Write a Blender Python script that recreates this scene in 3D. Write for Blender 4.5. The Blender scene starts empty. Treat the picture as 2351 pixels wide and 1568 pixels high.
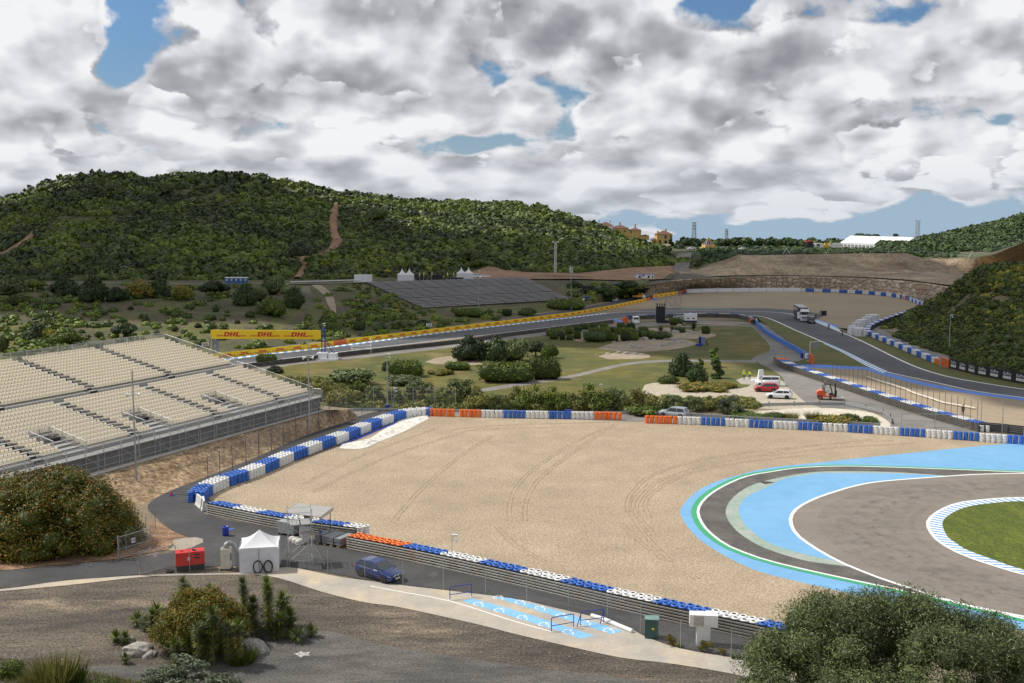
import bpy, math, random
import numpy as np
from mathutils import Vector, Matrix
from mathutils.geometry import tessellate_polygon
R = math.radians; PI = math.pi
rnd = random.Random(7); nrng = np.random.default_rng(11)
SC = bpy.context.scene; COL = SC.collection
# ------------------------------------------------------------ camera model
FOC = 2450.0; CX = 1175.5; CY = 784.0; HC = 29.7
PIT = math.atan(280/FOC); CP, SP = math.cos(PIT), math.sin(PIT)
def ray(x, y):
 a = (x-CX)/FOC; b = (CY-y)/FOC
 return a, CP+b*SP, -SP+b*CP
def P(x, y, z=0.0):                      # photo position -> world point at height z
 a, b, c = ray(x, y); t = (z-HC)/c
 return (a*t, b*t, z)
def PY(x, y, Y):                         # photo position -> world point at distance Y
 a, b, c = ray(x, y); t = Y/b
 return (a*t, Y, HC+c*t)
def proj(p):
 x, y, z = p[0], p[1], p[2]-HC
 zc = y*CP-z*SP; yc = y*SP+z*CP
 return CX+FOC*x/zc, CY-FOC*yc/zc
cam = bpy.data.cameras.new('camera'); camo = bpy.data.objects.new('camera', cam); COL.objects.link(camo)
camo.location = (0, 0, HC); camo.rotation_euler = (R(90)-PIT, 0, 0)
cam.sensor_width = 36; cam.lens = 36*FOC/2351; cam.clip_end = 20000; cam.clip_start = .5
SC.camera = camo
SC.view_settings.view_transform = 'Standard'; SC.view_settings.look = 'None'; SC.view_settings.gamma = 1
SC.view_settings.exposure = 0.0
# ------------------------------------------------------------ materials
MATS = {}
class NT:
 def __init__(s, nt): s.nt = nt; s.n = nt.nodes; s.l = nt.links
 def node(s, t, **k):
  o = s.n.new(t)
  for a, b in k.items(): setattr(o, a, b)
  return o
 def link(s, a, b): s.l.new(a, b)
 def val(s, sock, v):
  if hasattr(v, 'type') and hasattr(v, 'is_linked'): s.l.new(v, sock)
  else: sock.default_value = v
 def math(s, op, a, b=0.0, c=None, clamp=False):
  o = s.n.new('ShaderNodeMath'); o.operation = op; o.use_clamp = clamp
  s.val(o.inputs[0], a); s.val(o.inputs[1], b)
  if c is not None: s.val(o.inputs[2], c)
  return o.outputs[0]
 def mix(s, f, a, b, mode='MIX'):
  o = s.n.new('ShaderNodeMix'); o.data_type = 'RGBA'; o.blend_type = mode
  s.val(o.inputs[0], f); s.val(o.inputs[6], a); s.val(o.inputs[7], b)
  return o.outputs[2]
 def ramp(s, f, lo, hi, a=0.0, b=1.0):
  o = s.n.new('ShaderNodeMapRange'); o.interpolation_type = 'SMOOTHSTEP'
  s.val(o.inputs[0], f); o.inputs[1].default_value = lo; o.inputs[2].default_value = hi
  o.inputs[3].default_value = a; o.inputs[4].default_value = b
  return o.outputs[0]
 dim = '3D'
 def noise(s, vec, scale, detail=4, rough=.55, dist=0.0):
  o = s.n.new('ShaderNodeTexNoise'); o.noise_dimensions = s.dim; s.l.new(vec, o.inputs['Vector'])
  o.inputs['Scale'].default_value = scale; o.inputs['Detail'].default_value = detail
  o.inputs['Roughness'].default_value = rough; o.inputs['Distortion'].default_value = dist
  return o.outputs[0]
 def mapping(s, vec, scale=(1, 1, 1), rot=(0, 0, 0), loc=(0, 0, 0)):
  o = s.n.new('ShaderNodeMapping'); s.l.new(vec, o.inputs[0])
  o.inputs['Scale'].default_value = scale; o.inputs['Rotation'].default_value = rot; o.inputs['Location'].default_value = loc
  return o.outputs[0]
def c4(c): return (c[0], c[1], c[2], 1.0)
def base_mat(name):
 m = bpy.data.materials.new(name); m.use_nodes = True
 t = NT(m.node_tree); b = m.node_tree.nodes['Principled BSDF']
 return m, t, b
def M(name, col, rough=.6, metal=0.0, var=.12, scale=3.0, col2=None, bump=0.0, bscale=None, stretch=(1, 1, 1), coord='P', spec=.5, fine=0.0, fscale=40, rot=0.0, lo=.35, hi=.65, col3=None, s3=.1, lo3=.5, hi3=.6, clear=0.0):
 """two-tone procedural surface: patches of col/col2, brightness variation, fine grain, bump"""
 if name in MATS: return MATS[name]
 m, t, b = base_mat(name)
 if coord == 'P': v = t.node('ShaderNodeNewGeometry').outputs['Position']
 else: v = t.node('ShaderNodeTexCoord').outputs['Object']
 v2 = t.mapping(v, stretch, (0, 0, rot))
 n1 = t.noise(v2, scale, 6, .6)
 c = t.mix(t.ramp(n1, lo, hi), c4(col), c4(col2 if col2 else [min(1, x*(1+var)) for x in col]))
 if col3: c = t.mix(t.ramp(t.noise(v2, s3, 6, .6), lo3, hi3), c, c4(col3))
 n2 = t.noise(v2, scale*4.3, 4, .6)
 k = t.ramp(n2, .25, .75, 1-var, 1+var)
 if fine:
  n3 = t.noise(v, fscale, 2, .5)
  k = t.math('MULTIPLY', k, t.ramp(n3, .3, .7, 1-fine, 1+fine))
 vm = t.node('ShaderNodeVectorMath', operation='SCALE'); t.link(c, vm.inputs[0]); t.val(vm.inputs['Scale'], k)
 t.link(vm.outputs[0], b.inputs['Base Color'])
 b.inputs['Roughness'].default_value = rough; b.inputs['Metallic'].default_value = metal
 b.inputs['Specular IOR Level'].default_value = spec
 if clear: b.inputs['Coat Weight'].default_value = clear; b.inputs['Coat Roughness'].default_value = .05
 if bump:
  bn = t.node('ShaderNodeBump'); bn.inputs['Strength'].default_value = 1.0; bn.inputs['Distance'].default_value = bump
  t.link(t.noise(v, bscale or scale*6, 5, .65), bn.inputs['Height']); t.link(bn.outputs[0], b.inputs['Normal'])
 MATS[name] = m; return m
def leafmat(name, ca, cb, cc, rough=.55, objvar=.35):
 """foliage: colour chosen per leaf clump (attribute) and per plant (object random)"""
 if name in MATS: return MATS[name]
 m, t, b = base_mat(name)
 at = t.node('ShaderNodeAttribute', attribute_name='tint'); oi = t.node('ShaderNodeObjectInfo')
 sep = t.node('ShaderNodeSeparateColor'); t.link(at.outputs['Color'], sep.inputs[0])
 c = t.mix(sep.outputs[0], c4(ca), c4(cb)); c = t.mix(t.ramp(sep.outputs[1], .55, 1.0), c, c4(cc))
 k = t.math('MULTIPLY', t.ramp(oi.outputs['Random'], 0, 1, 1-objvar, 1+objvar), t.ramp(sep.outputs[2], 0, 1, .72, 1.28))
 vm = t.node('ShaderNodeVectorMath', operation='SCALE'); t.link(c, vm.inputs[0]); t.val(vm.inputs['Scale'], k)
 t.link(vm.outputs[0], b.inputs['Base Color']); b.inputs['Roughness'].default_value = rough
 b.inputs['Specular IOR Level'].default_value = .3
 MATS[name] = m; return m
# ------------------------------------------------------------ mesh builder
class MB:
 def __init__(s): s.v = []; s.f = []; s.m = []; s.sm = []
 def add(s, vs, fs, mi=0, T=None, smooth=False):
  o = len(s.v)
  if T is not None: vs = [tuple(T @ Vector(p)) for p in vs]
  s.v.extend([tuple(p) for p in vs])
  for f in fs: s.f.append(tuple(i+o for i in f)); s.m.append(mi); s.sm.append(smooth)
  return s
 def box(s, c, d, mi=0, rz=0.0, T=None, taper=1.0):
  x, y, z = d[0]/2, d[1]/2, d[2]/2; k = taper
  vs = [(-x, -y, -z), (x, -y, -z), (x, y, -z), (-x, y, -z), (-x*k, -y*k, z), (x*k, -y*k, z), (x*k, y*k, z), (-x*k, y*k, z)]
  m = Matrix.Translation(c) @ Matrix.Rotation(rz, 4, 'Z')
  if T is not None: m = T @ m
  return s.add(vs, [(0, 3, 2, 1), (4, 5, 6, 7), (0, 1, 5, 4), (1, 2, 6, 5), (2, 3, 7, 6), (3, 0, 4, 7)], mi, m)
 def tube(s, a, b, r, mi=0, n=6, r2=None, T=None, cap=True):
  a = Vector(a); b = Vector(b); d = b-a
  if d.length < 1e-6: return s
  q = d.to_track_quat('Z', 'Y'); r2 = r if r2 is None else r2; vs = []
  for k, (c, rr) in enumerate(((a, r), (b, r2))):
   for i in range(n):
    t = 2*PI*i/n; vs.append(tuple(c+q @ Vector((rr*math.cos(t), rr*math.sin(t), 0))))
  fs = [(i, (i+1) % n, n+(i+1) % n, n+i) for i in range(n)]
  s.add(vs, fs, mi, T, smooth=n > 6)
  if cap: s.add(vs, [tuple(range(n))[::-1], tuple(range(n, 2*n))], mi, T)
  return s
 def path(s, pts, r, mi=0, n=6, T=None):
  for a, b in zip(pts, pts[1:]): s.tube(a, b, r, mi, n, T=T)
  return s
 def lathe(s, prof, n=16, mi=0, T=None, mats=None, smooth=True, closed=False):
  vs = []
  for r, z in prof:
   for i in range(n): t = 2*PI*i/n; vs.append((r*math.cos(t), r*math.sin(t), z))
  m = len(prof); rng = range(m if closed else m-1)
  for k in rng:
   k2 = (k+1) % m
   fs = [(k*n+i, k*n+(i+1) % n, k2*n+(i+1) % n, k2*n+i) for i in range(n)]
   if k == 0: o = len(s.v); s.add(vs, fs, mats[k] if mats else mi, T, smooth)
   else:
    for f in fs: s.f.append(tuple(i+o for i in f)); s.m.append(mats[k] if mats else mi); s.sm.append(smooth)
  return s
 def ext(s, poly, y0, y1, mi=0, T=None):            # polygon in XZ extruded along Y
  n = len(poly); vs = [(p[0], y0, p[1]) for p in poly]+[(p[0], y1, p[1]) for p in poly]
  fs = [(i, (i+1) % n, n+(i+1) % n, n+i) for i in range(n)]
  tris = tessellate_polygon([[Vector((p[0], p[1], 0)) for p in poly]])
  fs += [tuple(t) for t in tris]+[tuple(i+n for i in t)[::-1] for t in tris]
  return s.add(vs, fs, mi, T)
 def slab(s, poly, z0, z1, mi=0, T=None):           # polygon in XY extruded along Z
  n = len(poly); vs = [(p[0], p[1], z0) for p in poly]+[(p[0], p[1], z1) for p in poly]
  fs = [(i, (i+1) % n, n+(i+1) % n, n+i) for i in range(n)]
  tris = tessellate_polygon([[Vector((p[0], p[1], 0)) for p in poly]])
  fs += [tuple(t)[::-1] for t in tris]+[tuple(i+n for i in t) for t in tris]
  return s.add(vs, fs, mi, T)
 def ell(s, c, r, mi=0, n=10, m=6, T=None):
  prof = [(max(1e-3, math.sin(PI*k/m)), -math.cos(PI*k/m)) for k in range(m+1)]
  t = Matrix.Translation(c) @ Matrix.Diagonal((r[0], r[1], r[2], 1))
  return s.lathe(prof, n, mi, T=(T @ t if T is not None else t))
 def obj(s, name, mats, parent=None, loc=(0, 0, 0), rz=0.0, link=True):
  me = bpy.data.meshes.new(name); me.from_pydata(s.v, [], s.f)
  if not isinstance(mats, (list, tuple)): mats = [mats]
  for m in mats: me.materials.append(m)
  me.polygons.foreach_set('material_index', s.m); me.polygons.foreach_set('use_smooth', s.sm)
  import bmesh
  bm = bmesh.new(); bm.from_mesh(me); bmesh.ops.recalc_face_normals(bm, faces=bm.faces); bm.to_mesh(me); bm.free()
  me.update(); o = bpy.data.objects.new(name, me); o.location = loc; o.rotation_euler = (0, 0, rz)
  if link: COL.objects.link(o)
  if parent: o.parent = parent
  return o
def npmesh(name, V, F, mats, tint=None, mi=None, smooth=False, parent=None):
 V = np.asarray(V, np.float32); F = np.asarray(F, np.int32); k = F.shape[1]
 me = bpy.data.meshes.new(name); me.vertices.add(len(V)); me.vertices.foreach_set('co', V.ravel())
 me.loops.add(F.size); me.loops.foreach_set('vertex_index', F.ravel())
 me.polygons.add(len(F)); me.polygons.foreach_set('loop_start', np.arange(0, F.size, k, dtype=np.int32))
 for m in (mats if isinstance(mats, (list, tuple)) else [mats]): me.materials.append(m)
 if mi is not None: me.polygons.foreach_set('material_index', np.asarray(mi, np.int32))
 me.polygons.foreach_set('use_smooth', np.full(len(F), smooth))
 if tint is not None:
  a = me.color_attributes.new('tint', 'FLOAT_COLOR', 'POINT'); t = np.ones((len(V), 4), np.float32); t[:, :3] = tint
  a.data.foreach_set('color', t.ravel())
 me.update(calc_edges=True); me.validate()
 o = bpy.data.objects.new(name, me); COL.objects.link(o)
 if parent: o.parent = parent
 return o
# ------------------------------------------------------------ tagging
def tag(o, label=None, cat=None, group=None, kind=None):
 if label: o['label'] = label
 if cat: o['category'] = cat
 if group: o['group'] = group
 if kind: o['kind'] = kind
 return o
def thing(name, label, cat, loc=(0, 0, 0), rz=0.0, group=None):
 o = bpy.data.objects.new(name, None); o.empty_display_size = .3; COL.objects.link(o)
 o.location = loc; o.rotation_euler = (0, 0, rz)
 return tag(o, label, cat, group)
def dup(root, loc, rz=None, label=None, group=None, scale=None, cat=None):
 r = root.copy(); COL.objects.link(r); r.location = loc
 if rz is not None: r.rotation_euler = (0, 0, rz)
 if scale is not None: r.scale = scale if isinstance(scale, (tuple, list)) else (scale,)*3
 if label: r['label'] = label
 if group: r['group'] = group
 if cat: r['category'] = cat
 for ch in root.children:
  c = ch.copy(); COL.objects.link(c); c.parent = r
  for g in ch.children:
   d = g.copy(); COL.objects.link(d); d.parent = c
 return r
ORD = ['first', 'second', 'third', 'fourth', 'fifth', 'sixth', 'seventh', 'eighth', 'ninth', 'tenth', 'eleventh', 'twelfth', 'thirteenth', 'fourteenth', 'fifteenth', 'sixteenth', 'seventeenth', 'eighteenth', 'nineteenth', 'twentieth', 'twenty-first', 'twenty-second', 'twenty-third', 'twenty-fourth', 'twenty-fifth', 'twenty-sixth', 'twenty-seventh', 'twenty-eighth', 'twenty-ninth', 'thirtieth', 'thirty-first', 'thirty-second', 'thirty-third', 'thirty-fourth', 'thirty-fifth', 'thirty-sixth', 'thirty-seventh', 'thirty-eighth', 'thirty-ninth', 'fortieth']
# ------------------------------------------------------------ curves and sheets
def cr(pts, n=6):                         # Catmull-Rom through the points
 pts = [tuple(p) for p in pts]
 if len(pts) < 3: return pts
 Q = [pts[0]]+pts+[pts[-1]]; out = []
 for i in range(1, len(Q)-2):
  for k in range(n):
   t = k/n; out.append(tuple(.5*((2*b)+(-a+c)*t+(2*a-5*b+4*c-d)*t*t+(-a+3*b-3*c+d)*t**3) for a, b, c, d in zip(Q[i-1], Q[i], Q[i+1], Q[i+2])))
 out.append(pts[-1]); return out
def W(pts, z=0.0): return [P(x, y, z) for x, y in pts]
def sheet(name, pts, z, m, sm=0, kind='structure'):
 if sm: pts = cr(pts, sm)
 w = W(pts); tris = tessellate_polygon([[Vector((p[0], p[1], 0)) for p in w]])
 b = MB(); b.add([(p[0], p[1], z) for p in w], [tuple(t) for t in tris])
 o = b.obj(name, m)
 for pl in o.data.polygons:
  if pl.normal.z < 0: pl.flip()
 o.data.update(); return tag(o, kind=kind)
def resample(w, step=None, n=None):
 w = [Vector(p) for p in w]; L = [0.0]
 for a, b in zip(w, w[1:]): L.append(L[-1]+(b-a).length)
 if n is None: n = max(2, int(round(L[-1]/step))+1)
 out = []; j = 0
 for i in range(n):
  t = L[-1]*i/(n-1)
  while j < len(w)-2 and L[j+1] < t: j += 1
  k = (t-L[j])/max(1e-9, L[j+1]-L[j]); out.append(w[j].lerp(w[j+1], min(1, max(0, k))))
 return out
def normals2(w):
 out = []
 for i in range(len(w)):
  a = w[max(0, i-1)]; b = w[min(len(w)-1, i+1)]; d = Vector((b[0]-a[0], b[1]-a[1], 0)); d.normalize()
  out.append(Vector((-d.y, d.x, 0)))
 return out
def ribbon(b, w, wd, z, mi=0, off=0.0):
 w = [Vector(p) for p in w]; N = normals2(w); vs = []
 for p, n in zip(w, N):
  for s in (off-wd/2, off+wd/2): q = p+n*s; vs.append((q.x, q.y, z))
 b.add(vs, [(2*i, 2*i+2, 2*i+3, 2*i+1) for i in range(len(w)-1)], mi)
def line(name, pts, wd, z, m, sm=6, step=2.0, kind='structure', off=0.0):
 w = resample(W(cr(pts, sm)), step); b = MB(); ribbon(b, w, wd, z, off=off)
 return tag(b.obj(name, m), kind=kind)
def band(name, A, B, z, m, n=60, kind='structure', stripes=None, sm=6):
 a = resample(W(cr(A, sm)), n=n); c = resample(W(cr(B, sm)), n=n); b = MB()
 for i in range(n-1):
  mi = 0 if not isinstance(m, list) else (i//(stripes or 1)) % 2
  b.add([(a[i].x, a[i].y, z), (a[i+1].x, a[i+1].y, z), (c[i+1].x, c[i+1].y, z), (c[i].x, c[i].y, z)], [(0, 1, 2, 3)], mi)
 return tag(b.obj(name, m), kind=kind)
# ------------------------------------------------------------ lofted terrain
def vnoise(x, y, seed=0):
 def h(i, j):
  n = (i*374761393+j*668265263+seed*974634777) & 0xffffffff; n = ((n ^ (n >> 13))*1274126177) & 0xffffffff
  return ((n ^ (n >> 16)) & 0xffff)/65535.0
 i, j = math.floor(x), math.floor(y); u, v = x-i, y-j; u = u*u*(3-2*u); v = v*v*(3-2*v)
 return (h(i, j)*(1-u)+h(i+1, j)*u)*(1-v)+(h(i, j+1)*(1-u)+h(i+1, j+1)*u)*v
def fbm(x, y, o=3, seed=0):
 a = .5; s = 0
 for k in range(o): s += a*(vnoise(x, y, seed+k)-.5); x *= 2.03; y *= 2.03; a *= .5
 return s
class Loft:
 """xs: photo columns; cols[i]: list of (y, z) or (y, None, Y) from near to far"""
 def __init__(s, xs, cols):
  s.xs = xs; s.C = []
  for x, c in zip(xs, cols):
   s.C.append([Vector(P(x, q[0], q[1])) if len(q) == 2 else Vector(PY(x, q[0], q[2])) for q in c])
  s.nv = len(s.C[0]); s.amp = 0; s.fr = .05
 def raw(s, u, v):
  u = min(max(u, 0), len(s.xs)-1-1e-6); v = min(max(v, 0), s.nv-1-1e-6); i = int(u); j = int(v); a = u-i; b = v-j
  p = s.C[i][j].lerp(s.C[i][j+1], b); q = s.C[i+1][j].lerp(s.C[i+1][j+1], b); return p.lerp(q, a)
 def at(s, u, v):
  p = s.raw(u, v)
  if s.amp: p = p.copy(); p.z += s.amp*fbm(p.x*s.fr, p.y*s.fr, 3, 5)*min(1, v*2, max(0, (s.nv-1-v)*2))
  return p
 def ux(s, x):
  for i in range(len(s.xs)-1):
   if x <= s.xs[i+1]: return i+(x-s.xs[i])/(s.xs[i+1]-s.xs[i])
  return len(s.xs)-1-1e-6
 def find(s, x, y):
  u = s.ux(x); best = None
  for k in range(161):
   v = (s.nv-1)*k/160; q = proj(s.at(u, v)); e = abs(q[1]-y)
   if best is None or e < best[0]-1e-4: best = (e, v)
  return s.at(u, best[1])
 def mesh(s, name, m, nu=120, nv=30, mfun=None):
  vs = []; fs = []; mi = []
  for i in range(nu+1):
   for j in range(nv+1): vs.append(tuple(s.at((len(s.xs)-1)*i/nu, (s.nv-1)*j/nv)))
  for i in range(nu):
   for j in range(nv):
    a = i*(nv+1)+j; fs.append((a, a+nv+1, a+nv+2, a+1))
    mi.append(mfun((i+.5)/nu*(len(s.xs)-1), (j+.5)/nv*(s.nv-1)) if mfun else 0)
  o = npmesh(name, vs, fs, m, mi=mi, smooth=True); return tag(o, kind='structure')
# ------------------------------------------------------------ light: sun + sky with broken cumulus
SUN_EL = R(51); SUN_DIR = Vector((-.955, .27, 0)).normalized()
sd = Vector((SUN_DIR.x*math.cos(SUN_EL), SUN_DIR.y*math.cos(SUN_EL), math.sin(SUN_EL)))
sl = bpy.data.lights.new('sun', 'SUN'); sl.energy = 4.0; sl.angle = R(.5); sl.color = (1, .95, .88)
so = bpy.data.objects.new('sun', sl); COL.objects.link(so); so.rotation_euler = sd.to_track_quat('Z', 'Y').to_euler()
so.location = (0, 0, 300)
wd = bpy.data.worlds.new('World'); SC.world = wd; wd.use_nodes = True
wd.cycles.sampling_method = 'MANUAL'; wd.cycles.sample_map_resolution = 256
t = NT(wd.node_tree); t.dim = '2D'
for n in list(t.n): t.n.remove(n)
out = t.node('ShaderNodeOutputWorld')
sky = t.node('ShaderNodeTexSky', sky_type='NISHITA'); sky.sun_disc = False; sky.sun_elevation = SUN_EL
sky.sun_rotation = math.atan2(SUN_DIR.x, SUN_DIR.y); sky.air_density = 1.2; sky.dust_density = 1.5
gen = t.node('ShaderNodeTexCoord').outputs['Generated']
sx = t.node('ShaderNodeSeparateXYZ'); t.link(gen, sx.inputs[0])
az = t.math('ARCTAN2', sx.outputs[0], sx.outputs[1]); el = t.math('MAXIMUM', t.math('ARCSINE', sx.outputs[2]), -.02)
def DE(x, y):                            # photo position -> azimuth, elevation of that bit of sky
 a, b, c = ray(x, y); return math.atan2(a, b), math.asin(c/math.sqrt(a*a+b*b+c*c))
U = t.math('MULTIPLY', az, 2.4); V = t.math('MULTIPLY', t.math('LOGARITHM', t.math('ADD', el, .13), math.e), .95)
def vec(du=0.0, dv=0.0, su=1.0, sv=1.0):
 o = t.node('ShaderNodeCombineXYZ')
 t.link(t.math('MULTIPLY', t.math('ADD', U, du), su), o.inputs[0]); t.link(t.math('MULTIPLY', t.math('ADD', V, dv), sv), o.inputs[1])
 return o.outputs[0]
def gauss(x, y, sx_, sy_, amp):          # soft bump of cover centred on one direction
 a0, e0 = DE(x, y)
 da = t.math('MULTIPLY', t.math('SUBTRACT', az, a0), FOC/sx_); de = t.math('MULTIPLY', t.math('SUBTRACT', el, e0), FOC/sy_)
 r2 = t.math('ADD', t.math('MULTIPLY', da, da), t.math('MULTIPLY', de, de))
 return t.math('MULTIPLY', t.math('EXPONENT', t.math('MULTIPLY', r2, -1.0)), amp)
def dens(du, dv, det=7, wv_=.42, dn=4):
 v = vec(du, dv)
 a = t.noise(v, 2.0, 2, .5, .3); b = t.noise(v, 5.0, det, .55, .0)
 vo = t.node('ShaderNodeTexVoronoi', feature='F1', voronoi_dimensions='2D'); vo.inputs['Scale'].default_value = 6.5
 nz = t.node('ShaderNodeTexNoise', noise_dimensions='2D'); t.link(v, nz.inputs['Vector']); nz.inputs['Scale'].default_value = 9; nz.inputs['Detail'].default_value = dn
 wv = t.node('ShaderNodeVectorMath', operation='MULTIPLY_ADD'); t.link(nz.outputs['Color'], wv.inputs[0]); wv.inputs[1].default_value = (.12, .12, 0); t.link(v, wv.inputs[2])
 t.link(wv.outputs[0], vo.inputs['Vector'])
 s = t.math('ADD', t.math('MULTIPLY', a, .75), t.math('MULTIPLY', b, .75))
 return t.math('SUBTRACT', s, t.math('MULTIPLY', vo.outputs['Distance'], wv_))
d1 = dens(0, 0); d2 = dens(-.02, .03)
e1 = dens(0, 0, 2, .30, 1); e2 = dens(-.045, .085, 2, .30, 1)
bias = None
for g in [(300, 60, 90, 110, -.55), (250, 150, 60, 60, -.4), (1650, 0, 130, 60, -.55), (1050, 330, 170, 40, -.42), (430, 10, 60, 30, .05),
   (1960, 535, 560, 62, -.45), (2330, 470, 200, 40, -.16), (1420, 455, 300, 60, .26), (1640, 440, 220, 50, .2), (2020, 425, 190, 30, .22), (2260, 400, 110, 40, .2), (1240, 420, 200, 50, .15), (1750, 385, 110, 60, .26), (700, 400, 300, 60, .15), (570, 250, 80, 50, .16), (100, 140, 130, 130, .30), (400, 190, 150, 90, .20),
   (900, 100, 500, 120, .22), (1000, 260, 260, 60, .15), (1900, 120, 400, 120, .20), (1700, 330, 300, 70, .10), (2230, 390, 120, 60, .16), (1745, 478, 75, 30, .34), (900, 400, 600, 60, .14), (60, 330, 300, 110, .2), (2310, 270, 45, 40, -.2), (1330, 190, 30, 90, -.08)]:
 q = gauss(*g); bias = q if bias is None else t.math('ADD', bias, q)
dd = t.math('ADD', t.math('ADD', d1, bias), .0)
mask = t.ramp(dd, .365, .485)
thick = t.ramp(dd, .40, .95)
lit = t.math('ADD', t.math('MULTIPLY', t.math('SUBTRACT', d1, d2), .75), t.math('MULTIPLY', t.math('SUBTRACT', e1, e2), .85))
big = t.noise(vec(0, -.05, 1.0, 1.9), 2.6, 4, .5)
gray = None                               # flat grey cumulus bases
for g in [(750, 70, 330, 75, .85), (1100, 60, 330, 85, .85), (1010, 250, 260, 45, .75), (2000, 120, 330, 70, .55), (120, 250, 170, 50, .35), (2050, 230, 240, 40, .35), (700, 230, 120, 60, .3),
   (300, 300, 400, 40, .3), (1350, 400, 300, 40, .2), (1150, 120, 200, 60, .35), (450, 80, 140, 40, .35), (1850, 420, 240, 25, .25), (1400, 350, 100, 25, .25)]:
 q = gauss(*g); gray = q if gray is None else t.math('ADD', gray, q)
br = t.math('ADD', .76, t.math('MULTIPLY', lit, 1.5))
br = t.math('SUBTRACT', br, t.math('MULTIPLY', t.ramp(big, .47, .72), .16))
br = t.math('SUBTRACT', br, t.math('MULTIPLY', gray, .24))
br = t.math('ADD', br, t.math('MULTIPLY', t.ramp(dd, .62, .38), .10))
g1 = dens(3.7, 1.9); g2 = dens(3.68, 2.0, 3, .42, 2)          # nearer heaps standing in front of the sheet
m2 = t.math('MULTIPLY', t.ramp(g1, .41, .475), t.ramp(dd, .45, .58)); l2 = t.math('SUBTRACT', g1, g2)
b2 = t.math('ADD', .80, t.math('MULTIPLY', l2, 1.9)); b2 = t.math('SUBTRACT', b2, t.math('MULTIPLY', gray, .18)); b2 = t.math('SUBTRACT', b2, t.math('MULTIPLY', t.ramp(g1, .44, .75), .22))
br = t.math('SUBTRACT', br, .05)
br = t.math('ADD', t.math('MULTIPLY', br, t.math('SUBTRACT', 1.0, m2)), t.math('MULTIPLY', b2, m2))
br = t.math('MINIMUM', t.math('MAXIMUM', br, .02), 1.0)
cr_ = t.node('ShaderNodeValToRGB'); e = cr_.color_ramp.elements
e[0].position = 0; e[0].color = (.28, .29, .32, 1); e[1].position = 1; e[1].color = (.90, .905, .92, 1)
k = e.new(.35); k.color = (.43, .44, .47, 1); k = e.new(.68); k.color = (.66, .675, .71, 1)
t.link(br, cr_.inputs[0])
skm = t.node('ShaderNodeVectorMath', operation='MULTIPLY'); t.link(sky.outputs[0], skm.inputs[0]); skm.inputs[1].default_value = (.045, .066, .095)
hz = t.ramp(el, .0, .15, .95, 0.0)
skc = t.mix(hz, skm.outputs[0], (.37, .50, .63, 1))
fin = t.mix(mask, skc, t.mix(t.ramp(el, .0, .075, .42, 0.0), cr_.outputs[0], (.50, .56, .64, 1)))
lowk = t.ramp(el, -.01, .03, .55, 1.0)
bg = t.node('ShaderNodeBackground'); t.link(fin, bg.inputs[0]); bg.inputs[1].default_value = 1.0
t.link(bg.outputs[0], out.inputs[0])
# ------------------------------------------------------------ ground materials
m_dirt = M('dry_earth', (.20, .155, .10), .95, var=.18, scale=.05, col2=(.25, .20, .14), fine=.15, fscale=2.5)
m_gravel = M('gravel', (.345, .272, .182), .95, var=.10, scale=.05, col2=(.39, .31, .21), fine=.33, fscale=6.0, bump=.05, bscale=5)
m_gravel_far = M('gravel_brown', (.30, .235, .155), .95, var=.06, scale=.03, col2=(.33, .26, .175), fine=.12, fscale=3)
m_rut = M('raked_gravel', (.315, .245, .16), .95, var=.12, scale=.3, col2=(.365, .288, .192), fine=.3, fscale=6.0)
m_asph = M('track_asphalt', (.062, .066, .073), .75, var=.08, scale=.06, col2=(.085, .088, .094), fine=.1, fscale=9)
m_asphR = M('worn_asphalt', (.20, .172, .142), .85, var=.07, scale=.13, col2=(.232, .202, .17), fine=.1, fscale=7, stretch=(.35, 1, 1), rot=.5, lo=.3, hi=.7, col3=(.165, .142, .118), s3=.35, lo3=.5, hi3=.9)
m_asphD = M('dark_runoff', (.085, .08, .072), .9, var=.15, scale=.3, col2=(.13, .12, .106), fine=.12, fscale=8)
m_road = M('service_asphalt', (.044, .044, .046), .85, var=.14, scale=.12, col2=(.070, .068, .066), fine=.12, fscale=8, col3=(.14, .13, .12), s3=.35, lo3=.62, hi3=.8)
m_grey = M('grey_path', (.24, .225, .20), .9, var=.1, scale=.1, col2=(.185, .175, .16), fine=.12, fscale=6)
m_pitr = M('pit_road', (.17, .16, .145), .9, var=.12, scale=.08, col2=(.235, .22, .20), fine=.12, fscale=6)
m_conc = M('pale_concrete', (.46, .40, .315), .9, var=.08, scale=.18, col2=(.36, .335, .295), fine=.08, fscale=8, col3=(.53, .43, .29), s3=.22, lo3=.5, hi3=.7)
m_lot = M('dark_lot', (.070, .057, .043), .95, var=.28, scale=.22, col2=(.125, .10, .074), fine=.5, fscale=5.5, stretch=(.42, 1.2, 1), rot=-.45, col3=(.25, .195, .13), s3=.2, lo3=.53, hi3=.74, bump=.03, bscale=5)
m_lot2 = M('grey_lot', (.075, .072, .066), .95, var=.22, scale=.3, col2=(.125, .116, .102), fine=.3, fscale=6, stretch=(.4, 1, 1), rot=-.4)
m_grassI = M('infield_grass', (.125, .108, .016), .95, var=.24, scale=.06, col2=(.072, .086, .013), fine=.18, fscale=3.5, col3=(.20, .145, .06), s3=.08, lo3=.5, hi3=.75)
m_grassT = M('track_grass', (.085, .10, .018), .95, var=.12, scale=.08, col2=(.13, .115, .03), fine=.15, fscale=3)
m_grassG = M('bright_grass', (.070, .100, .006), .95, var=.22, scale=.25, col2=(.10, .12, .009), fine=.4, fscale=5, stretch=(1, .35, 1), rot=.3)
m_sand = M('sandy_ground', (.29, .23, .16), .95, var=.15, scale=.3, col2=(.36, .295, .21), fine=.15, fscale=3)
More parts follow.
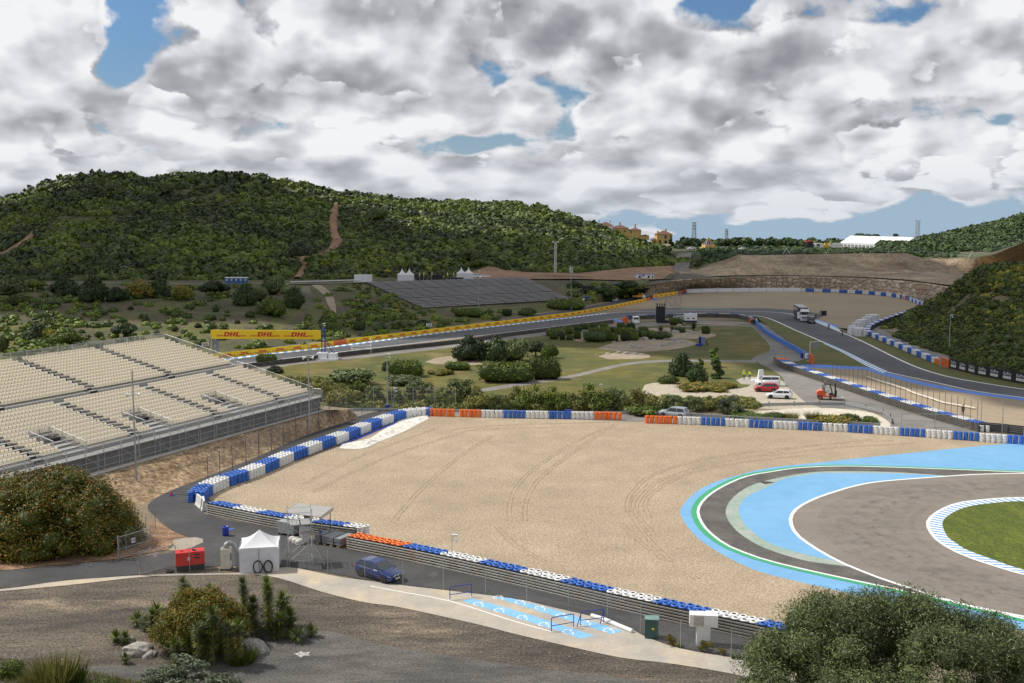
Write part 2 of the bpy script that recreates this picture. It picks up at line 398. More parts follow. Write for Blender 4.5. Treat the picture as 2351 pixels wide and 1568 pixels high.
m_chalk = M('chalk_ground', (.44, .385, .30), .95, var=.12, scale=.2, col2=(.42, .37, .28), fine=.2, fscale=2.5, col3=(.28, .26, .14), s3=.3, lo3=.6, hi3=.75)
m_white = M('white_paint', (.80, .80, .78), .6, var=.03, scale=2)
m_blue = M('blue_paint', (.06, .19, .60), .6, var=.06, scale=1)
m_lblue = M('light_blue_paint', (.155, .37, .60), .7, var=.06, scale=.12, col2=(.18, .40, .635), fine=.03, fscale=6)
m_green = M('green_paint', (.045, .33, .14), .7, var=.08, scale=.5)
m_pgreen = M('faded_green', (.27, .36, .29), .85, var=.12, scale=.4, col2=(.36, .39, .34))
m_kerbb = M('kerb_blue', (.16, .33, .56), .7, var=.05, scale=.5)
m_orange = M('orange_paint', (.78, .17, .025), .5, var=.08, scale=1.5, col2=(.65, .12, .02))
m_hill = M('hill_soil', (.045, .062, .018), .95, var=.3, scale=.03, col2=(.085, .085, .035), fine=.3, fscale=.4)
m_bank = M('cut_bank', (.26, .195, .13), .95, var=.25, scale=.05, col2=(.38, .29, .19), fine=.25, fscale=.9, stretch=(1, 1, .5), col3=(.17, .105, .06), s3=.045, lo3=.5, hi3=.7, bump=.5, bscale=.6)
m_rbank = M('red_bank', (.23, .13, .075), .95, var=.2, scale=.07, col2=(.32, .19, .11), fine=.2, fscale=1.2, bump=.4, bscale=.6)
m_ybank = M('ochre_bank', (.50, .38, .21), .95, var=.2, scale=.06, col2=(.60, .46, .27), fine=.2, fscale=.9, bump=.5, bscale=.5)
m_terr = M('terrace_soil', (.088, .068, .036), .95, var=.25, scale=.09, col2=(.052, .066, .018), fine=.25, fscale=1.0, col3=(.15, .11, .065), s3=.06, lo3=.55, hi3=.75)
m_tgrass = M('terrace_grass', (.078, .092, .018), .95, var=.25, scale=.2, col2=(.115, .10, .03), fine=.2, fscale=1.5)
m_embk = M('embankment_earth', (.40, .285, .17), .95, var=.25, scale=.35, col2=(.25, .165, .09), fine=.4, fscale=2.2, bump=.15, bscale=3)
m_soil = M('dark_soil', (.16, .095, .06), .95, var=.25, scale=.6, col2=(.33, .20, .11), fine=.35, fscale=5, stretch=(.5, 1, 1))
m_droad = M('dark_gravel_road', (.05, .048, .046), .95, var=.2, scale=.08, col2=(.10, .093, .06), fine=.2, fscale=2)
# ------------------------------------------------------------ ground sheet and flat surfaces
GY = [(-150, -.02), (900, -.02), (1500, -6), (3000, -34), (6500, -105)]
b = MB(); b.add([(x, y, z) for y, z in GY for x in (-4500, 4500)], [(2*i, 2*i+1, 2*i+3, 2*i+2) for i in range(4)]); tag(b.obj('ground', m_dirt), kind='structure')
DHLB = [(300, 851), (490, 824), (588, 813), (735.5, 799), (795.5, 789.5), (988, 765), (1176, 742), (1316, 724), (1411, 706.7), (1484.7, 691)]
DHL2 = [(1496, 685.5), (1556, 675)]
WHB = [(1574, 672), (1680, 669.3), (1838, 669)]
sheet('infield_grass', [(600, 850), (640, 838), (813, 817), (1050, 792), (1176, 775), (1391, 748), (1470, 738), (1735, 733), (1790, 775), (1861, 836), (1900, 900), (1700, 912), (1500, 925), (1300, 945), (1000, 948), (760, 946), (640, 900)], .004, m_grassI)
UP = [(250, 861), (490, 827), (588, 816.5), (763, 797), (988, 767.5), (1176, 745.5), (1391, 719.5), (1513, 709), (1551, 707), (1763, 708.5), (1858, 716.7), (1893, 723), (1871, 737), (1923.5, 759.7), (1986, 786.7), (2088.5, 836.5), (2163.5, 861.5), (2238.5, 876.5), (2351, 895), (2600, 925), (3300, 1000)]
LO = [(250, 872), (630.5, 826), (813, 804.5), (1050.5, 776), (1176, 762), (1391, 735), (1436, 729), (1506, 723), (1651, 720.5), (1726, 724), (1763.5, 730.5), (1826, 758), (1888.5, 784), (1898.5, 790), (1993.5, 839), (2036, 854), (2138.5, 876.5), (2238.5, 899), (2351, 914), (2600, 940), (3300, 1022)]
sheet('racetrack_far', cr(UP, 5)+cr(LO, 5)[::-1], .012, m_asph)
sheet('gravel_trap_far', [(1411, 708.5), (1501, 687), (1560, 676.5), (1600, 672), (1763, 670), (1838.5, 670), (1963.5, 675), (2051, 682.5), (2076, 686.7), (2106, 694), (2108, 702), (2098.5, 708), (2038.5, 730), (2001, 747), (1985, 764), (1953.5, 762), (1923.5, 752), (1878, 735), (1893, 723), (1858, 716.5), (1763, 708), (1551, 706.5), (1513, 708.5)], .008, m_gravel_far)
sheet('outer_grass_verge', cr([(1900, 746), (1923.5, 752), (1960, 757), (1988.5, 767), (2048.5, 792.5), (2143.5, 832.5), (2178.5, 846), (2351, 882), (2600, 915), (3300, 985)], 4)+cr([(3300, 1000), (2600, 932), (2351, 896), (2163.5, 862), (2088.5, 837), (1986, 787), (1905, 752)], 4), .008, m_grassT)
sheet('inner_grass_verge', cr([(1722, 725), (1763.5, 731), (1826, 758.5), (1898.5, 791), (1993.5, 842)], 4)+[(1990, 845), (1900, 838.5), (1861, 835), (1858, 823), (1763.5, 749)], .010, m_grassT)
sheet('gravel_trap_side', cr([(1840, 845), (1900, 843.5), (1988.5, 850), (2023.5, 860), (2113.5, 882), (2213.5, 902), (2351, 919), (2600, 946), (3300, 1030)], 4)+[(3300, 1085), (2600, 1015), (2351, 985), (2240, 985), (2140, 950), (1913, 870), (1830, 845)], .008, m_gravel_far)
line('blue_edge_line', [(1848, 838), (1900, 842), (1990, 846.5), (2026, 857), (2113.5, 879.5), (2213.5, 899), (2351, 916.5), (2600, 943)], 2.6, .020, m_blue)
line('white_edge_line', [(1722, 724), (1763.5, 730.5), (1826, 758), (1898.5, 790), (1993.5, 839), (2036, 854), (2138.5, 876), (2238.5, 898), (2351, 913)], .45, .028, m_white)
line('white_edge_line', [(1176, 745.8), (1391, 720), (1440, 716.5), (1513.5, 714), (1640, 713.5), (1763.5, 716.2), (1818.5, 722), (1870, 738.5), (1923.5, 759.7), (1986, 786.7), (2088.5, 836.5), (2163.5, 861.5), (2238.5, 876.5), (2351, 894), (2500, 914)], .5, .028, m_white)
line('white_edge_line', [(500, 842), (813, 804.5), (1050.5, 776), (1176, 762), (1391, 735), (1446, 728)], .35, .028, m_white)
line('green_edge_line', [(1563, 709.2), (1640, 709), (1678, 709.6)], .9, .028, M('mint_paint', (.25, .62, .48), .7))
mk = [m_white, m_lblue]
band('kerb', [(300, 853), (588, 814.3), (763, 794.8), (988, 765.7), (1176, 743.6), (1391, 719)], [(300, 858), (588, 818), (763, 798), (988, 768.3), (1176, 746), (1391, 720.6)], .034, mk, n=150)
band('kerb', [(1888, 783.5), (1940, 806), (1993.5, 832), (2036, 852)], [(1893, 790), (1938, 812), (1988, 840), (2026, 856.5)], .034, [m_white, m_kerbb], n=60)
band('kerb', [(1871, 733), (1900, 743), (1930, 757)], [(1871, 739), (1896, 749), (1924, 760)], .034, [m_white, m_lblue], n=24)
sheet('blue_runoff_strip', [(1868, 731), (1925, 749), (1925, 752), (1915, 752.5), (1868, 737)], .030, m_blue)
sheet('blue_runoff_patch', [(1798, 838), (1880, 837), (1990, 843), (1990, 848.5), (1890, 845.5), (1830, 843), (1812, 841)], .014, m_blue)
sheet('blue_runoff_patch', [(1404, 733), (1424, 741), (1436, 739), (1410, 732)], .036, m_blue)
sheet('blue_mat', [(1493, 685), (1504, 689.5), (1512, 687.5), (1504, 684)], .04, m_blue)
sheet('blue_mat', [(1566, 672), (1572, 676), (1580, 673.5), (1573, 671)], .04, m_blue)
sheet('service_road', [(1960, 655), (2040, 668), (2110, 678), (2150, 690), (2140, 705), (2106, 712), (2066, 735), (2036, 757), (2040, 768), (2096, 792), (2163, 814), (2213, 834), (2360, 868), (2600, 910), (2600, 925), (2351, 880), (2178, 843), (2143, 832), (2048, 792), (1988, 767), (1985, 757), (2001, 747), (2038, 730), (2099, 707), (2112, 700), (2100, 688), (2052, 680), (1960, 672)], .002, m_grey)
sheet('pit_lane', cr([(1721, 728), (1724, 748), (1763, 788), (1764, 806), (1728, 822), (1740, 832), (1791, 861), (1808, 889), (1851, 924), (1900, 938), (2000, 945), (2030, 962), (2020, 990)], 4)+[(2260, 1010), (2246, 991), (2138, 961), (2038, 929), (1913, 886), (1798, 846), (1776, 831), (1830, 830), (1858, 821.5), (1763, 748), (1734, 727)], .010, m_pitr)
for nm, A, B in [('path', [(600, 845), (660, 834), (820, 817), (900, 807), (1048, 789), (1250, 762), (1400, 748)], [(600, 857), (660, 840), (820, 823), (905, 813), (1048, 797), (1250, 770), (1404, 756)]),
     ('path', [(1090, 895), (1176, 881), (1301, 863), (1388, 843), (1451, 831), (1533, 826), (1658, 826), (1735, 827)], [(1090, 903), (1176, 889.5), (1301, 870), (1388, 850), (1451, 837), (1533, 831), (1658, 831), (1735, 834)]),
     ('path', [(1400, 748), (1450, 742), (1540, 738), (1640, 736), (1735, 741)], [(1404, 756), (1450, 753), (1520, 747.5), (1640, 740), (1730, 747)]),
     ('path', [(1560, 749), (1640, 745), (1726, 747)], [(1560, 752), (1640, 748), (1730, 750)])]:
 band(nm, A, B, .016, m_grey, n=50)
for pts in [[(1370, 800), (1420, 785), (1500, 779), (1560, 778), (1600, 789), (1560, 800), (1500, 806), (1430, 808)],
   [(1372, 818), (1400, 812), (1450, 808), (1490, 815), (1480, 823), (1400, 825)],
   [(1290, 772), (1340, 763), (1430, 760), (1520, 752), (1600, 760), (1645, 770), (1600, 778), (1520, 776), (1430, 783), (1330, 785)],
   [(975, 831), (1010, 820), (1060, 817), (1140, 820), (1150, 832), (1080, 838), (1000, 836)],
   [(1520, 745), (1600, 741), (1660, 741), (1700, 745), (1600, 744)]]:
 sheet('sandy_patch', pts, .014, m_sand, sm=4)
sheet('chalk_yard', [(1480, 884), (1520, 878), (1620, 890), (1700, 892), (1740, 878), (1790, 880), (1812, 892), (1850, 924), (1880, 940), (1700, 936), (1640, 920), (1540, 912), (1470, 905)], .018, m_chalk, sm=3)
sheet('gravel_pad', [(1690, 873), (1712, 866), (1760, 866), (1795, 874), (1800, 886), (1740, 884), (1702, 882)], .022, M('grey_gravel', (.36, .33, .28), .95, fine=.2, fscale=3), sm=3)
sheet('chalk_hollow', [(1720, 945), (1770, 942), (1850, 937), (1920, 938), (1990, 945), (2025, 958), (2045, 975), (2025, 982), (1950, 972), (1850, 972), (1770, 962)], .020, M('white_chalk', (.62, .57, .47), .95, var=.12, scale=.4, col2=(.52, .47, .37)), sm=3)
sheet('near_service_lane', cr([(740, 950), (830, 938), (985, 938), (1176, 945), (1401, 948), (1560, 954), (1726, 964), (1960, 978), (2030, 985), (2300, 1000), (2500, 1015), (3300, 1070)], 3)+cr([(3300, 1100), (2500, 1040), (2288, 1018), (1963, 992), (1726, 982), (1461, 970), (1176, 960), (985, 954), (820, 962), (750, 985)], 3), .024, m_pitr)
GT = cr([(480, 1148), (482, 1132), (520, 1112), (588, 1086), (728, 1043), (838, 1001.5), (963, 953), (985, 952)], 3)+cr([(985, 952), (1176, 959), (1461, 969), (1726, 981), (1963, 991), (2288, 1017), (2500, 1035), (3300, 1095)], 3)+[(3300, 1900), (2351, 1560), (2180, 1530)]+cr([(1900, 1490), (1763, 1460), (1546, 1416), (1381, 1378), (1176, 1328), (950, 1277), (838, 1250), (768, 1228), (640, 1202), (560, 1182), (490, 1168), (485, 1150)], 3)
sheet('gravel_trap', GT, .028, m_gravel)
rb = MB()
for pts in [[(1170, 1196), (1168, 1160), (1190, 1110), (1250, 1060), (1330, 1010), (1415, 975)], [(1205, 1196), (1205, 1160), (1225, 1115), (1275, 1068), (1350, 1015), (1400, 980)],
   [(1440, 1176), (1445, 1140), (1500, 1090), (1640, 1050), (1800, 1030), (2000, 1010)], [(1458, 1190), (1465, 1150), (1520, 1102), (1660, 1060), (1800, 1040)],
   [(1036, 990), (1060, 984), (1176, 976), (1400, 970)], [(1055, 995), (1085, 988), (1200, 983), (1300, 981)], [(1763, 1040), (1900, 1020), (2050, 1012)], [(1763, 1049), (1900, 1030), (2100, 1018)],
   [(1490, 1190), (1480, 1160), (1500, 1130), (1570, 1092), (1690, 1064), (1850, 1046)], [(1500, 1230), (1460, 1180), (1455, 1150), (1490, 1112)], [(1540, 1290), (1480, 1230), (1440, 1170)], [(700, 1110), (800, 1060), (900, 1020), (1000, 985)], [(720, 1130), (830, 1075), (930, 1035), (1040, 1000)], [(900, 1200), (960, 1130), (1040, 1060), (1130, 1000)], [(1600, 1330), (1500, 1270), (1420, 1200)], [(1250, 1290), (1180, 1250), (1140, 1210)]]:
 w = resample(W(cr(pts, 6)), .6); N = normals2(w)
 for k in range(len(w)-1):
  for sgn, c in ((-.22, 0), (.22, 1)):
   for q in (0,):
    a = w[k]; d = w[k+1]
    rb.add([(a.x+N[k].x*sgn-N[k].x*.13, a.y+N[k].y*sgn-N[k].y*.13, .030), (d.x+N[k+1].x*sgn-N[k+1].x*.13, d.y+N[k+1].y*sgn-N[k+1].y*.13, .030), (d.x+N[k+1].x*sgn, d.y+N[k+1].y*sgn, .06+.02*rnd.random()), (a.x+N[k].x*sgn, a.y+N[k].y*sgn, .06)], [(0, 1, 2, 3)])
    rb.add([(a.x+N[k].x*sgn, a.y+N[k].y*sgn, .06), (d.x+N[k+1].x*sgn, d.y+N[k+1].y*sgn, .06), (d.x+N[k+1].x*(sgn+.13), d.y+N[k+1].y*(sgn+.13), .030), (a.x+N[k].x*(sgn+.13), a.y+N[k].y*(sgn+.13), .030)], [(0, 1, 2, 3)])
tag(rb.obj('gravel_ruts', m_rut), kind='structure')
OUT = [(3300, 985), (2500, 1010), (2351, 1018), (2288, 1021), (2013.5, 1048), (1888.5, 1061.5), (1763.5, 1075), (1690, 1093), (1640, 1108), (1601, 1128), (1572, 1155), (1562, 1178), (1576, 1206), (1605, 1238), (1651, 1269), (1700, 1295), (1763.7, 1319), (1913.5, 1355), (2006, 1376), (2130, 1400), (2288.5, 1438), (2500, 1490), (3300, 1740)]
GRN = [(3300, 1125), (2500, 1090), (2351, 1083), (2138, 1074.5), (1951, 1069), (1838, 1072), (1763.5, 1082), (1701, 1094), (1641, 1121), (1605, 1148), (1591, 1176), (1606, 1211), (1640, 1242), (1676, 1262), (1763.7, 1293), (1938.5, 1333.5), (2113.5, 1370.5), (2243, 1402), (2346, 1426), (2500, 1465), (3300, 1700)]
PBL = [(2176, 1093), (2038.5, 1084), (1900, 1083), (1840, 1088), (1763.5, 1103), (1715, 1120), (1680, 1146), (1666, 1176), (1680, 1207), (1713, 1236), (1763.7, 1262), (1850, 1288), (1960, 1304), (1990, 1316)]
IBL = [(2176, 1093.5), (2038.5, 1087.5), (1900, 1086.5), (1860, 1090), (1800, 1100), (1763.5, 1118), (1720, 1138), (1700, 1158), (1696, 1176), (1713.5, 1209), (1763.7, 1246), (1838.5, 1271), (1925, 1290)]
TRO = [(3300, 1120), (2500, 1089), (2351, 1087.5), (2240, 1090), (2176, 1094), (2100, 1099.5), (2013.5, 1107), (1960, 1117), (1923.5, 1127.5), (1870, 1146), (1830, 1168), (1815, 1192), (1826, 1224), (1863.5, 1254), (1918.5, 1286), (1963.5, 1306), (2013.5, 1326), (2118.5, 1361), (2213.5, 1389), (2351, 1417), (2500, 1447), (3300, 1660)]
KRO = [(3300, 1190), (2500, 1148), (2351, 1143.5), (2270, 1147), (2200, 1156), (2156, 1174), (2130, 1198), (2136, 1222), (2153.5, 1243), (2188.5, 1265), (2238.5, 1286), (2351, 1321), (2500, 1360), (3300, 1590)]
KRI = [(3300, 1203), (2500, 1157), (2351, 1152), (2280, 1156), (2225, 1164), (2188, 1178), (2164, 1200), (2174, 1231), (2195, 1248), (2221, 1264), (2288.5, 1289), (2351, 1309.5), (2500, 1345), (3300, 1565)]
sheet('blue_runoff', cr(OUT, 6), .034, m_lblue)
sheet('asphalt_runoff', cr(GRN, 6), .038, m_asphD)
sheet('faded_green_strip', cr(PBL, 6), .042, m_pgreen)
sheet('inner_blue_runoff', cr(IBL, 6)+[(2000, 1250), (2176, 1150)], .046, m_lblue)
sheet('racetrack', cr(TRO, 6), .050, m_asphR)
sheet('kerb_base', cr(KRO, 6), .056, m_white)
line('green_line', GRN, .62, .054, m_green, off=0.10)
line('white_line', [(x, y) for x, y in GRN], .28, .058, m_white, off=.50)
line('white_line', TRO, .34, .054, m_white)
band('kerb', [(x, y) for x, y in KRO], KRI, .062, [m_white, m_kerbb], n=230)
line('white_line', KRO, .30, .066, m_white, off=.0)
sheet('infield_lawn', cr(KRI, 6), .070, m_grassG)
sheet('drain_cover', [(1742, 1107), (1762, 1106), (1779, 1109), (1756, 1112.5)], .06, m_droad)
SR = cr([(985, 940), (880, 942), (800, 964), (700, 1000), (588, 1050), (480, 1092), (390, 1128), (346, 1152), (340, 1170), (356, 1185), (371, 1200), (400, 1220), (440, 1236), (452, 1248), (430, 1262), (398, 1268), (320, 1279), (272, 1286), (135, 1299), (0, 1311), (-150, 1322)], 3)+[(-150, 1362)]+cr([(0, 1354), (150, 1334), (320, 1319), (500, 1300), (640, 1302), (720, 1310), (813, 1326), (945, 1346), (1173, 1373), (1251, 1390), (1421, 1431), (1478, 1460), (1563, 1489), (1676, 1509), (1751, 1526), (1900, 1556)], 3)+[(1980, 1530), (1763, 1476)]+cr([(1763, 1476), (1546, 1431), (1381, 1393), (1176, 1343), (950, 1292), (798, 1262), (643, 1216), (592, 1207), (477, 1183), (468, 1160), (480, 1132), (588, 1095), (728, 1035), (838, 994), (963, 946)], 3)
sheet('service_road', SR, .032, m_road)
LOT = [(-400, 1345), (0, 1352), (150, 1332), (320, 1316), (588, 1300), (838, 1330), (1176, 1376), (1480, 1460), (1751, 1530), (1980, 1570), (2100, 1700), (-400, 1700)]
sheet('gravel_lot', LOT, .010, m_lot)
sheet('grey_gravel_lot', [(560, 1470), (660, 1452), (760, 1450), (860, 1478), (1000, 1500), (1200, 1530), (1450, 1560), (1700, 1600), (1700, 1700), (-400, 1700), (-400, 1560), (200, 1530), (400, 1528)], .014, m_lot2, sm=3)
PV = cr([(-150, 1360), (0, 1354), (150, 1334), (320, 1322), (420, 1318), (560, 1316), (660, 1303), (740, 1318), (813, 1330), (945, 1347), (1173, 1374), (1251, 1391), (1421, 1432), (1478, 1461), (1563, 1490), (1676, 1510), (1751, 1527), (1900, 1556)], 3)+cr([(1930, 1600), (1751, 1563), (1676, 1547), (1551, 1526), (1426, 1511), (1301, 1484), (1176, 1455), (1120, 1440), (988, 1410), (900, 1392), (838, 1384), (740, 1360), (640, 1328), (560, 1320), (420, 1322), (320, 1326), (150, 1345), (0, 1358), (-150, 1372)], 3)
sheet('pavement', PV, .040, m_conc)
line('white_line', [(850, 1346), (910, 1358), (1033, 1381), (1176, 1426), (1262, 1450)], .12, .044, m_white)
for q in [[(1060, 1381), (1083, 1375), (1176, 1400), (1366, 1461), (1333, 1468), (1290, 1452)], [(1127, 1370), (1176, 1375), (1280, 1403), (1430, 1450), (1405, 1457), (1300, 1424)]]:
 sheet('disabled_bay', q, .046, M('bay_blue', (.20, .44, .68), .8, var=.1, scale=1))
def wheelchair(x, y):
 c = Vector(P(x, y)); b = MB(); r = .30; d = Vector(P(1366, 1461))-Vector(P(1060, 1381)); d.normalize(); n = Vector((-d.y, d.x, 0))
 def q(a, bb): p = c+d*a+n*bb; return (p.x, p.y, .06)
 pts = [q(-.1+r*math.cos(t_), r*1.25*math.sin(t_)) for t_ in [R(80+k*14) for k in range(17)]]
 ribbon(b, pts, .085, .052); ribbon(b, [q(-.05, .5), q(.03, .1), q(.34, .1), q(.5, -.24), q(.64, -.2)], .085, .054); ribbon(b, [q(0, .3), q(.26, .3)], .07, .056)
 return tag(b.obj('wheelchair_symbol', m_white), kind='structure')
for x, y in [(1100, 1388), (1147, 1402), (1200, 1419), (1250, 1435), (1305, 1452), (1145, 1373), (1195, 1384), (1241, 1397), (1290, 1415), (1345, 1431), (1398, 1449)]: wheelchair(x, y)
sheet('blue_mat', [(521, 1216), (535, 1213), (539, 1215), (524, 1219)], .05, M('mat_blue', (.05, .11, .5)))
sheet('chalk_slab', [(398, 1240), (425, 1236), (448, 1234), (466, 1238), (466, 1246), (440, 1258), (405, 1266), (384, 1264), (398, 1256)], .044, M('pale_slab', (.30, .265, .21), .9, var=.2, scale=1, fine=.25))
sheet('brown_verge', [(-60, 1268), (120, 1262), (300, 1262), (350, 1235), (340, 1200), (360, 1198), (400, 1222), (440, 1237), (400, 1245), (385, 1262), (270, 1284), (135, 1297), (20, 1309), (-60, 1312)], .036, m_soil)
sheet('lime_spill', [(674, 1501), (684, 1500), (690, 1496), (700, 1499), (714, 1497), (708, 1502), (712, 1506), (698, 1506), (690, 1511), (684, 1506)], .03, M('lime', (.36, .35, .32), .9, fine=.4, fscale=9))
m, t, bb = base_mat('rubber_marks'); gp = t.node('ShaderNodeNewGeometry').outputs['Position']; bb.inputs['Base Color'].default_value = (.04, .035, .03, 1); bb.inputs['Roughness'].default_value = .9
t.link(t.math('MULTIPLY', t.ramp(t.noise(gp, .8, 5, .65), .38, .75), .17), bb.inputs['Alpha'])
def mixp(A, B, k):
 a = resample([(x, y, 0) for x, y in A], n=40); b = resample([(x, y, 0) for x, y in B], n=40); return [tuple((p.lerp(q, k))[:2]) for p, q in zip(a, b)]
for k, wd_ in ((.22, 1.4), (.36, 2.2), (.5, 2.6), (.62, 1.8), (.74, 1.2), (.85, .7)): line('rubber_marks', mixp(TRO[2:-1], KRO[1:-1], k), wd_, .0515, m, sm=2)
for A_, B_ in (((1250, 1330), (1600, 1440)), ((700, 1270), (1000, 1330))): pass
for k in range(3): line('rubber_marks', [(1176+40*k, 1352+4*k), (1381, 1402+5*k), (1546, 1442+5*k), (1700, 1478+6*k)], .35, .036, m); line('rubber_marks', [(980, 775-2*k), (1176, 753-2*k), (1391, 727-k), (1506, 717-k), (1651, 716)], 1.2, .016, m)
for k in range(3): line('rubber_marks', [(1700, 718+k), (1800, 731+4*k), (1900, 768+6*k), (2030, 826+6*k), (2150, 868+5*k), (2300, 892+5*k)], 1.6, .016, m)
line('service_lane', [(1150, 738), (1240, 724), (1316, 712), (1411, 696), (1484, 684), (1500, 681)], 5.5, .012, m_road)
# ------------------------------------------------------------ hills, terraces and banks
SIL = [(-700, 560), (-300, 500), (-60, 474), (0, 468), (40, 457), (110, 428), (180, 410), (270, 400), (340, 415), (430, 404), (520, 402), (600, 412), (700, 424), (770, 442), (850, 452), (930, 464), (1020, 465), (1100, 465), (1170, 465), (1230, 474), (1300, 499), (1370, 524), (1430, 549), (1500, 566), (1540, 580), (1560, 598), (1576, 606)]
def hbase(x): return float(np.interp(x, [-700, 700, 900, 1200, 1300, 1450, 1545], [648, 646, 640, 636, 628, 618, 608]))
cols = []
for x, y in SIL:
 Y0 = float(np.interp(x, [-700, 0, 1100, 1545], [440, 440, 460, 500])); Yc = float(np.interp(x, [-700, 0, 500, 1100, 1545], [620, 640, 650, 690, 640]))
 yb = hbase(x); col = []
 for k in range(6):
  v = k/5; yy = yb+(y-yb)*v; col.append((yy, None, Y0+(Yc-Y0)*v**1.15))
 yl = (col[-1][0]+ (504-col[-1][0])*.25 if y < 500 else y+4); col.append((yl, None, Yc+90)); cols.append(col)
HILL = Loft([s[0] for s in SIL], cols); HILL.amp = 5; HILL.fr = .025
HILL.mesh('hill', m_hill, 220, 60)
b = MB()                                  # flat shelf in front of the hill, carries the access road
TX = [-700, -60, 150, 380, 600, 700, 780, 850, 960, 1100, 1310, 1420, 1490]
T0 = [(648, 6), (648, 6), (648, 6), (648, 6), (648, 6), (648, 6), (648, 6), (641, 6), (640, 6), (638, 6), (636, 6), (641, 6), (644, 6)]
def tcol(x, i):
 if x < 700:
  return [(T0[i][0]-3, 6.2), (T0[i][0], 6), (662, 5.8), (690, 5.5), (692, 5.3), (716, 3.9), (720, 3.8), (744, 2.3), (749, 2.2), (775, .8), (800, .2), (min(845, float(np.interp(x, [0, 490, 700], [900, 812, 790]))), -.1)]
 if x == 700: return [(645, 6.2), (648, 6), (658, 5.6), (672, 5.0), (686, 4.2), (704, 3.2), (720, 2.4), (738, 1.6), (750, 1.0), (768, .5), (780, .15), (792, -.1)]
 if x == 780: return [(645, 6.2), (648, 6), (655, 5.8), (664, 5.3), (674, 4.7), (690, 3.8), (702, 3.1), (718, 2.2), (730, 1.6), (750, .8), (765, .2), (783, -.1)]
 yb = float(np.interp(x, [850, 960, 1100, 1310, 1420, 1490], [773, 760, 742, 709, 686, 673]))
 ys = float(np.interp(x, [850, 960, 1310, 1420, 1490], [652, 709, 690, 668, 660])); zs = float(np.interp(x, [850, 960, 1310, 1420, 1490], [5.6, 1.6, 1.6, 3.5, 4.6]))
 y0, z0 = T0[i]; out = [(y0-3, 6.2), (y0, 6)]
 for k in range(1, 6): out.append((y0+(ys-y0)*k/5, z0+(zs-z0)*k/5))
 for k in range(1, 6): out.append((ys+(yb-ys)*k/5, zs+(-.1-zs)*k/5))
 return out
TERR = Loft(TX, [tcol(x, i) for i, x in enumerate(TX)])
TERR.mesh('terraced_slope', [m_terr, m_tgrass], 220, 110, lambda u, v: 1 if ((u < 4.6 and (3.4 < v < 4.0 or 5.0 < v < 6.0 or 7.0 < v < 8.0) and vnoise(u*9, v*4, 2) > .2+.12*u) or vnoise(u*3, v*.9, 31) > .62 or (u > 7.5 and v > 7 and vnoise(u*4, v*1.5, 6) > .3)) else 0)
SHELF = Loft([-700, 0, 700, 1100, 1310, 1450, 1545], [[(651, 5.9), (hbase(x)-6, None, 470)] for x in [-700, 0, 700]]+[[(641, 5.9), (hbase(x)-4, None, 480)] for x in [1100]]+[[(640, 5.9), (622, None, 500)], [(644, 5.9), (612, None, 520)], [(640, 5.9), (606, None, 530)]])
SHELF.mesh('hill_foot', m_terr, 60, 6)
line('access_road', [(-100, 652), (240, 650), (420, 652), (700, 651), (800, 649), (860, 646)], 5, 6.06, m_grey)
for o in [bpy.data.objects['access_road']]:
 for v in o.data.vertices:              # the line was laid out at height 0: move it onto the shelf along the ground
  q = proj((v.co.x, v.co.y, 0)); p = P(q[0], q[1], 6.08); v.co = p
def patch_on(name, loft, pts_l, pts_r, m, n=26, k=5, lift=.5):
 A = resample([(x, y, 0) for x, y in cr(pts_l, 5)], n=n); B = resample([(x, y, 0) for x, y in cr(pts_r, 5)], n=n); vs = []; fs = []
 for i in range(n):
  for j in range(k+1):
   q = A[i].lerp(B[i], j/k); p = loft.find(q.x, q.y); vs.append((p.x, p.y, p.z+lift*(1 if 0 < j < k else .2)))
 for i in range(n-1):
  for j in range(k): a = i*(k+1)+j; fs.append((a, a+1, a+k+2, a+k+1))
 return tag(npmesh(name, vs, fs, m, smooth=True), kind='structure')
patch_on('dirt_track', HILL, [(766, 470), (756, 490), (754, 520), (756, 540), (760, 555), (752, 575)], [(776, 468), (776, 490), (774, 515), (778, 540), (786, 556), (764, 578)], m_rbank, lift=1.2)
patch_on('dirt_track', HILL, [(752, 574), (720, 588), (680, 592), (690, 612), (672, 640)], [(766, 578), (745, 596), (708, 597), (706, 612), (694, 640)], m_rbank, lift=.9)
patch_on('dirt_track', HILL, [(80, 530), (60, 545), (40, 560), (0, 584), (-20, 600)], [(94, 534), (76, 548), (52, 568), (8, 596), (-10, 612)], m_rbank, lift=1.0)
patch_on('sand_gully', TERR, [(715, 655), (740, 675), (752, 700), (765, 722)], [(738, 655), (756, 670), (768, 690), (772, 722)], m_sand, lift=.15)
CUT = Loft([1040, 1120, 1200, 1330, 1450, 1520, 1550], [[(640, 6), (636, None, 466)], [(641, 6), (611, None, 472)], [(640, 6), (624, None, 472)], [(640, 6), (627, None, 474)], [(644, 6), (614, None, 478)], [(640, 6), (611, None, 490)], [(630, 6), (609, None, 500)]])
CUT.amp = .8; CUT.fr = .15
CUT.mesh('red_cut_bank', m_rbank, 60, 8)
WT = [(1484, 655), (1500, 650), (1576, 641.7), (1651, 638), (1763, 634.5), (1863, 635.5), (1976, 639), (2076, 645.5), (2138, 653), (2186, 661), (2260, 674)]
WB = [(1478, 682), (1500, 679), (1576, 668), (1651, 666), (1763, 665), (1863, 666), (1976, 671), (2076, 680), (2138, 688), (2180, 697), (2260, 712)]
xs = [1400, 1484]+[w[0] for w in WT[2:]]
SH2 = Loft(xs, [[(652, 5.2), (622, None, 520)], [(655, 5.2), (600, None, 600)]]+[[(y, 5.75), (y-7 if x > 1600 else 590, None, 500 if x > 1600 else 640)] for x, y in WT[2:]])
SH2.mesh('shelf_road', m_droad, 80, 6)
